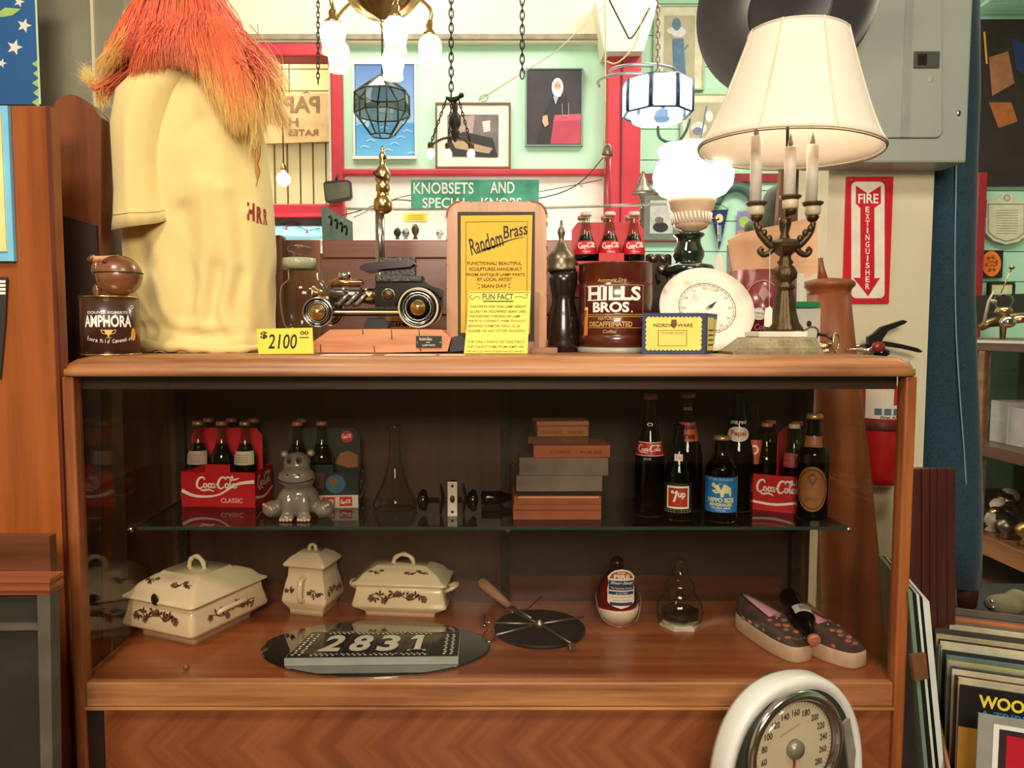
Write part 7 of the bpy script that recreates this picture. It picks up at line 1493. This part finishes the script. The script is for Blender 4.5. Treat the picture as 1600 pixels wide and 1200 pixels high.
# oval mirror and number tiles
Ya, Yb_ = YF(1058, ZD + .004), YF(969, ZD + .004); yc = (Ya + Yb_) / 2; cxm = X_(588, 1010, yc); rx = 178 * K(yc, 1010)
t = thing('oval_mirror', 'frameless oval mirror lying flat on the deck under the number tiles', 'mirror', (cxm, yc, ZD))
m = MB(); m.lathe([(rx, 0), (rx, .004), (rx * .985, .005), (0, .005)], (cxm, yc, ZD), M('mirror_glass', 'a8aca8', .02, 1, .02), 96, sy=(Yb_ - Ya) / 2 / rx, smooth=False); m.build('mirror_plate', t)
t = thing('number_tiles', 'black and white framed house number tiles reading 2831 on the oval mirror', 'number tiles', (cxm, yc, ZD + .005))
def fl_(px, py, z_): return P(px, py, YF(py, z_))
z1 = ZD + .0055; z2 = ZD + .022
q = [fl_(444, 1029, z2), fl_(716, 1026, z2), fl_(720, 987, z2), fl_(487, 987, z2)]
for v in q: v.z = z1
m = MB(); m.prism(q, (0, 0, z2 - z1), M('tile_side', '9aa4a0', .5)); m.build('base', t)
A_, B_, C2, D2 = [Vector((v.x, v.y, z2)) for v in q]
def tf(u, v, off=.0008): a = A_.lerp(B_, u); b = D2.lerp(C2, u); r_ = a.lerp(b, v); r_.z = z2 + off; return r_
m = MB(); bk = M('tile_black', '12181a', .12, coat=.5); m.rect(.004, .02, .996, .98, lambda u, v: tf(u, v, .0006), bk, 2)
for x in (.12, .30, .475, .645, .82, .89)[:5]: m.rect(x - .002, .06, x + .001, .94, lambda u, v: tf(u, v, .0011), M('tile_gap', '4a5450', .6))
tw = M('tile_white', 'd6d4c0', .3)
T14 = lambda u, v: tf(u, v, .0014)
for i, c in enumerate('283'): u0 = .155 + i * .172; m.text(c, u0, .22, u0 + .125, .84, T14, tw, bold=.035)
m.poly([(.715, .84), (.765, .84), (.765, .30), (.79, .22), (.70, .22), (.728, .30), (.728, .70), (.695, .66), (.685, .70)], T14, tw); m.rect(.69, .22, .80, .27, T14, tw)
for i in range(44):
    u = .135 + i * .0158
    if i % 11 != 10:
        for v in (.08, .90): m.rect(u, v + (.03 if i % 2 else -.02), u + .012, v + (.06 if i % 2 else .02), lambda a, b: tf(a, b, .0014), tw)
for i in range(11):
    v = .1 + i * .075
    for u in (.03, .07, .915, .955): m.disc(u + (.006 if i % 2 else 0), v, .010, .028, lambda a, b: tf(a, b, .0014), tw, 6)
m.build('tile_face', t)
m = MB(); r_ = .006; c = fl_(291, 1046, ZD); m.lathe([(r_ * .6, 0), (r_, r_ * .4), (r_, r_ * 1.4), (r_ * .5, r_ * 1.9), (0, r_ * 2)], c, M('dull_nut', '8a6c58', .5, .3), 14); m.build('metal_nut', None, c, 'tiny dull metal nut lying alone on the deck at left', 'nut')

# iron griddle with arms
Ya, Yb_ = YF(1012, ZD + .006), YF(954, ZD + .006); yc = (Ya + Yb_) / 2; rx = 71 * K(yc, 983); xc_ = X_(843, 983, yc)
t = thing('iron_griddle', 'dark round iron griddle with wire arms and worn wooden handle on deck', 'griddle', (xc_, yc, ZD))
m = MB(); m.lathe([(rx * .97, 0), (rx, .003), (rx, .008), (rx * .98, .010), (rx * .9, .007), (0, .007)], (xc_, yc, ZD), M('black_iron', '1e1712', .5, .4, .3, 20), 64, sy=max(.8, (Yb_ - Ya) / 2 / rx)); m.build('plate', t)
m = MB(); sd = M('scratched_steel', '9a8e80', .35, .9, .15); zq = ZD + .016
for a, b in (((843, 975), (765, 973)), ((843, 975), (775, 992)), ((843, 975), (912, 964)), ((843, 975), (897, 1008)), ((843, 975), (806, 958))): m.tube([fl_(a[0], a[1], zq), fl_(b[0], b[1], zq)], .0028, sd, 8)
c = fl_(843, 977, zq); m.lathe([(.011, -.004), (.011, .008), (.006, .010), (.006, .014), (0, .014)], c, sd, 16); c = fl_(893, 1010, zq); m.box(c, (.016, .012, .014), sd, .4, .002); m.build('arms', t)
m = MB(); a_ = fl_(797, 948, zq); b_ = P(750, 908, 2.0); b_.z = max(b_.z, ZD + .03); hdw = WOOD('worn_handle_wood', '7a5038', 'b08864', 0, 1, .6, 0)
m.tube([a_, a_.lerp(b_, .15), a_.lerp(b_, .35), a_.lerp(b_, .7), a_.lerp(b_, .95), b_], [.007, .010, .012, .015, .015, .010], hdw, 20); m.build('handle', t)
m = MB(); m.tube([fl_(797, 948, zq), fl_(812, 955, zq), fl_(830, 966, zq)], .004, sd, 8); m.tube([fl_(800 + 8 * math.cos(a), 952 + 5 * math.sin(a), zq + .002) for a in [2 * PI * i / 14 for i in range(14)]], .0014, chrome, 6, closed=True); m.build('ferrule', t)
m = MB(); m.tube([fl_(764 + 9 * math.cos(a), 994 + 9 * math.sin(a), ZD + .006) for a in [2 * PI * i / 18 for i in range(18)]], .0018, chrome, 6, closed=True); m.tube([fl_(756, 962, zq), fl_(757, 978, zq)], .0028, chrome, 8); m.tube([fl_(757, 972, zq), fl_(770, 973, zq)], .0025, chrome, 8); m.build('ring_end', t)
m = MB(); m.tube([fl_(806, 955, zq), fl_(825, 951, zq + .01), fl_(846, 932, zq)], .0018, M('thin_wire', '4a3c30', .4, .5), 6); m.build('thin_wire', t)

# fire grenade bottle
Yv = YF(975, ZD) + .03; k = K(Yv, 930)
t = thing('fire_grenade', 'red glass fire grenade bottle with shaped label in white wire bracket', 'bottle', (X_(966, 975, Yv), Yv, ZD))
rg = PANE('ruby_glass', 'd86048', edge='4a0a08'); m = MB(); m.lpx(964, Yv, [(2, 868), (8, 872), (11, 880), (10, 886), (11, 890), (20, 900), (29, 915), (32, 930), (31, 945), (24, 956), (10, 962)], rg, 36); m.build('glass', t)
m = MB(); m.lpx(964, Yv, [(16, 900), (26, 915), (29, 930), (28, 944), (20, 954), (8, 959)], M('red_fluid', 'a01010', .15), 30); m.build('fluid', t)
m = MB(); m.lpx(965, Yv, [(32, 944), (33, 947), (31, 955), (24, 968), (18, 975), (15, 976)], M('bracket_white', 'd6cab8', .5), 36, zb=ZD); m.build('cup', t)
m = MB(); wr = M('bracket_wire', '8c7468', .35, .7); rr = 33.5 * k; x0 = X_(965, 940, Yv)
zA = Z_(925, Yv); zB = Z_(966, Yv)
m.tube(catmull([Vector((x0 - rr, Yv, zA)), Vector((x0 - rr * 1.02, Yv - rr * .3, zA - .02)), Vector((x0 - rr * .75, Yv - rr * .75, zB + .01)), Vector((x0, Yv - rr * 1.1, zB)), Vector((x0 + rr * .75, Yv - rr * .75, zB + .01)), Vector((x0 + rr * 1.02, Yv - rr * .3, zA - .02)), Vector((x0 + rr, Yv, zA))], 5), .0016, wr, 6)
m.tube([Vector((x0 + .005 * math.cos(a), Yv - rr * 1.12, zB - .005 + .006 * math.sin(a))) for a in [2 * PI * i / 14 for i in range(14)]], .0013, wr, 6, closed=True); m.build('wire_bracket', t)
m = MB(); Yl_ = Yv - 32.5 * k
def lb(u, v, off=0): r = 34 * k; a = (u - 965) * k / r; return Vector((x0 + r * math.sin(a), Yv - r * math.cos(a) - off - .001, Z_(v, Yl_)))
def shape(s): return [(965 + x_ * s, 920 + y_ * s) for x_, y_ in ((-22, -18), (-17, -24), (-10, -29), (0, -31), (10, -29), (17, -24), (22, -18), (20, -8), (22, 0), (22, 22), (15, 27), (0, 31), (-15, 27), (-22, 22), (-22, 0), (-20, -8))]
m.fill(shape(1), lambda u, v: lb(u, v), whitei, 24, 10); m.fill([(946, 904), (950, 897), (957, 893), (965, 892), (973, 893), (980, 897), (984, 904)], lambda u, v: lb(u, v, .0006), M('label_rust', 'b84a2c', .5)); nv = M('label_navy', '2a3460', .5)
m.rect(945, 907, 985, 922, lambda u, v: lb(u, v, .0006), nv, 6); m.rect(945, 924, 985, 929, lambda u, v: lb(u, v, .0006), nv, 6); m.rect(947, 941, 983, 946, lambda u, v: lb(u, v, .0006), nv, 6)
f3 = lambda u, v: lb(u, v, .0012)
m.text('FOR', 959, 896.5, 971, 893.5, f3, whitei, bold=.03); m.text('FIRE', 953, 904, 978, 897.5, f3, whitei, bold=.04); m.text('Shur-Stop', 948, 914, 983, 908, f3, whitei, shear=.2, bold=.02); m.text('The Automatic Fireman', 948, 920, 982, 917, f3, whitei); m.text('on the Wall', 956, 928, 974, 925, f3, whitei)
m.text('THROW AT BASE OF FLAMES', 949, 934, 981, 931.5, f3, M('label_rust')); m.text('INTERNATIONAL FIRE', 952, 938.5, 978, 936.5, f3, nv); m.build('label', t)

# clear glass bulb
Yv = YF(985, ZD) + .035; t = thing('glass_flask', 'squat clear glass oil flask with tapering neck on hexagonal white foot', 'flask', (X_(1062, 983, Yv), Yv, ZD))
m = MB(); m.lpx(1062, Yv, [(7, 873), (9, 876), (8, 882), (11, 892), (16, 902), (22, 910), (24, 916), (23, 925), (30, 932), (35, 942), (37, 955), (35, 966), (24, 971)], clearg, 40, fn=lambda a, z: 1 + .012 * math.sin(12 * a)); m.build('glass', t)
m = MB(); m.lpx(1062, Yv, [(26, 969), (31, 973), (31, 980), (28, 981)], M('milk_foot', 'd0cabc', .3, coat=.4), 6, zb=ZD, smooth=False); m.build('foot', t)
m = MB(); m.lpx(1062, Yv, [(20, 948), (28, 952), (29, 962), (20, 967)], PANE('crackled_glass', 'b8b4a4', edge='a8a294'), 26, fn=lambda a, z: 1 + .06 * math.sin(7 * a + z * 900)); m.build('crackled_base', t)

# slip-on shoes
cream_s = M('rubber_foxing', 'c4a890', .6, var=.1); canv = M('shoe_canvas', '33241e', .9, c2='4a3830', sc=30); pinkp = M('shoe_pink', 'b0604c', .8); liner = M('shoe_liner', 'b88494', .9); pinkb = M('shoe_heel_pink', 'c86a90', .8)
def shoe(label, loc, yaw, mirror=1, scale=1.0):
    t = thing('slip_on_shoe', label, 'shoe'); L = .20
    def outline(s, n=40):
        pts = []
        for i in range(n):
            a = 2 * PI * i / n; y = -math.cos(a) * L / 2
            f = (y + L / 2) / L                     # 0 toe .. 1 heel
            w = (.036 * (math.sin(PI * min(1, max(0, f)) ** .62) ** .45 if 0 < f < 1 else 0)) * (1 - .18 * max(0, f - .3)) 
            pts.append((math.copysign(w, math.sin(a)) * s + mirror * .004 * math.sin(PI * f), y * (1 - (1 - s) * .35)))
        return pts
    def rg_(s, zf): return [Vector((x, y, zf((y + L / 2) / L))) for x, y in outline(s)]
    m = MB(); loft(m, [rg_(.98, lambda f: 0), rg_(1.02, lambda f: .004), rg_(1.02, lambda f: .028 + .004 * f), rg_(.96, lambda f: .032 + .004 * f)], cream_s); m.build('sole', t)
    top = lambda f: .036 + (.026 * min(1, f / .35)) + (.022 * max(0, (f - .35) / .65))
    m = MB(); loft(m, [rg_(.97, lambda f: .03), rg_(.95, lambda f: .03 + (top(f) - .03) * .5), rg_(.80, lambda f: .03 + (top(f) - .03) * .88), rg_(.60, lambda f: top(f))], canv, True, False)
    r4 = rg_(.60, lambda f: top(f)); n = 40
    # vamp cover over the front part
    cov = [v for v in r4]; b0 = len(m.v); fr_ = []
    for i in range(n // 2):
        a_, b_, c_, d_ = cov[i], cov[i + 1], cov[(n - i - 1) % n], cov[(n - i) % n]
        if (a_.y + L / 2) / L < .42: m.add([a_, b_, c_, d_], [(0, 1, 2, 3)], canv, True)
    m.build('upper', t)
    m = MB(); loft(m, [[v + Vector((0, 0, .0)) for v in rg_(.60, lambda f: top(f))], rg_(.58, lambda f: .03), rg_(.3, lambda f: .029)], liner, True, True); m.build('lining', t)
    m = MB(); m.tube([Vector((x, y, top((y + L / 2) / L))) for x, y in outline(.60) if (y + L / 2) / L > .40][:], .0022, M('shoe_trim', '261a16', .8), 6); m.build('collar', t)
    m = MB(); m.prism([Vector((x, y - .002, .048)) for x, y in outline(.57) if (y + L / 2) / L > .86] , (0, 0, .026), pinkb); m.build('heel_patch', t)
    m = MB(); rr_ = random.Random(5 + mirror)
    for i in range(9):
        f = .08 + .1 * i * .42 + .02; side = -1 if i % 2 else 1; y = -L / 2 + f * L; x = side * rr_.uniform(.002, .020); zz = top(f) + .0018 - .35 * abs(x) * .6
        m.sph((x, y, zz - .0015), (.0085, .007, .003), pinkp if i % 3 else M('shoe_taupe', '7a6454', .8), 10)
    for i in range(6):
        f = .2 + .11 * i; y = -L / 2 + f * L
        for sd_ in (-1, 1): m.sph((sd_ * (.033 - .004 * f) + mirror * .003, y, .036 + .008 * f), (.0022, .006, .004), pinkp if (i + sd_) % 2 else M('shoe_taupe'), 8)
    m.build('pattern_patches', t)
    m = MB(); m.tube([Vector((s_ * .020, -L / 2 + .37 * L, top(.4) - .002)) + Vector((0, .012 * abs(i - 2) * .3, .002 * (2 - abs(i - 2)))) for s_ in (0,) for i in range(1, 2)] + [Vector((-.024, -.028, .047)), Vector((-.026, -.010, .050))], .0022, cream_s, 6); m.build('elastic_loop', t)
    t.location = loc; t.rotation_euler = (0, 0, yaw); t.scale = (scale,) * 3; return t
shoe('dark patterned slip on shoe with pink heel lining, left one of the pair', (X_(1205, 1000, 1.72), 1.735, ZD), math.radians(22), 1, 1.1)
shoe('dark patterned slip on shoe under the tilted bottle, right one of the pair', (X_(1278, 1005, 1.70), 1.70, ZD), math.radians(30), -1, 1.08)
t = bottle('tilted_cola_bottle', 'dark cola bottle with barcode lying across the right slip on shoe', (0, 0, 0), .195, .0285, CONTOUR, PANE('dark_cola_glass'), cola, .95, cappink, lambda m, band, R: (wrapl(m, band, .44, .60, R * 1.5, M('label_pale_grey', 'b8bcb8', .5)), [m.rect(-R * .5 + k_ * R * .1, .2, -R * .5 + k_ * R * .1 + R * .05, .8, band(.44, .60, .0016), ink) for k_ in range(8)]))
a_ = P(1240, 955, 1.80); b_ = P(1282, 1030, 1.60); dirv = (b_ - a_).normalized(); rot = dirv.to_track_quat('Z', 'Y'); t.rotation_mode = 'QUATERNION'; t.rotation_quaternion = rot @ Matrix.Rotation(PI, 3, 'Z').to_quaternion(); t.location = a_ + Vector((-.010, .004, .034))

# ================================================================ bathroom scale in front
Yq = 1.40; t = thing('bathroom_scale', 'white oval bathroom scale with chrome rimmed dial stood up before the counter', 'scale', (X_(1230, 1290, Yq), Yq, 0))
ow = M('scale_white', 'e0dfd6', .3, coat=.3, var=.02); k = K(Yq, 1160)
def oval(s, y):
    out = []
    for i in range(64):
        a = 2 * PI * i / 64; u = 1234 + 141 * s * math.copysign(abs(math.cos(a)) ** .86, math.cos(a)); v = 1229 - 169 * s * math.copysign(abs(math.sin(a)) ** .92, math.sin(a))
        p = P(u, v, Yq); p.y = y; out.append(p)
    return out
m = MB(); loft(m, [oval(.98, Yq + .045), oval(1.0, Yq + .035), oval(1.0, Yq + .008), oval(.98, Yq - .002), oval(.95, Yq - .004), oval(.89, Yq - .002), oval(.88, Yq + .008)], ow); m.build('body', t)
m = MB(); m.poly([(0, 0)], lambda u, v: Vector(), black) if False else None
pts = oval(.89, Yq + .002); m.prism(pts, (0, .004, 0), M('dark_rubber_mat', '2e322a', .5, var=.15)); m.build('mat', t)
cd_ = P(1229, 1168, Yq); k *= 1.07; f = lambda u, v, o_=.0: Vector((cd_.x + (u - 1228) * k, Yq - o_, cd_.z - (v - 1163) * k))
m = MB(); m.lathe([(86 * k, .0), (88 * k, .008), (86 * k, .016), (80 * k, .020), (76 * k, .017), (74 * k, .010), (70 * k, .008)], cd_ + Vector((0, .004, 0)), chrome, 72, mtx=Matrix.Rotation(PI / 2, 4, 'X'), cap=False); m.build('chrome_rim', t)
m = MB(); m.disc(1228, 1163, 73, 73, lambda u, v: f(u, v, .001), M('dial_cream', 'd8ccb4', .6, var=.04), 60); m.build('dial_face', t)
m = MB(); g = lambda u, v: f(u, v, .0022); nk = M('dial_brown', '3c3228', .6)
for i, nb in enumerate(range(20, 320, 20)):
    a = math.radians(-140 + i * 20.2); u = 1228 + 56 * math.sin(a) - 0; v = 1163 - 54 * math.cos(a); wd_ = 5 if nb < 100 else 7; m.text(str(nb), u - wd_, v + 5, u + wd_, v - 5, g, nk, bold=.015)
for i in range(60): a = math.radians(-150 + i * 5); m.stroke([(1228 + 66 * math.sin(a), 1163 - 66 * math.cos(a)), (1228 + (71 if i % 4 else 73) * math.sin(a), 1163 - (71 if i % 4 else 73) * math.cos(a))], .7, g, nk, False)
m.stroke([(1200, 1140), (1238, 1127)], 1.6, g, M('dial_red_text', 'c48a70', .6), False); m.build('numbers', t)
m = MB(); m.prism([f(1226, 1165, .004), f(1230, 1165, .004), f(1226, 1232, .004), f(1224, 1232, .004)], (0, -.001, 0), M('needle_red', 'b03828', .5)); m.build('needle', t)
m = MB(); m.lathe([(14.5 * k, .0), (14 * k, .010), (9 * k, .016), (0, .018)], cd_, M('hub_grey', '9a958a', .35, .5), 28, mtx=Matrix.Rotation(PI / 2, 4, 'X')); m.build('hub', t)
m = MB(); m.lathe([(74 * k, .012), (70 * k, .020), (50 * k, .027), (20 * k, .030), (0, .0305)], cd_, PANE('dial_glass', 'f4f2ea', gloss=.8), 48, mtx=Matrix.Rotation(PI / 2, 4, 'X'), cap=False); m.build('dial_glass', t)
m = MB(); m.prism([P(x_, y_, Yq - .003) for x_, y_ in ((1330, 1150), (1344, 1142), (1358, 1200), (1350, 1260), (1338, 1190))], (0, .005, 0), M('worn_grey_pad', '8a8272', .8, var=.25)); m.build('worn_pad', t)
t.rotation_euler = (0, 0, math.radians(22)); t.location.x += .012; t.location.z = 0
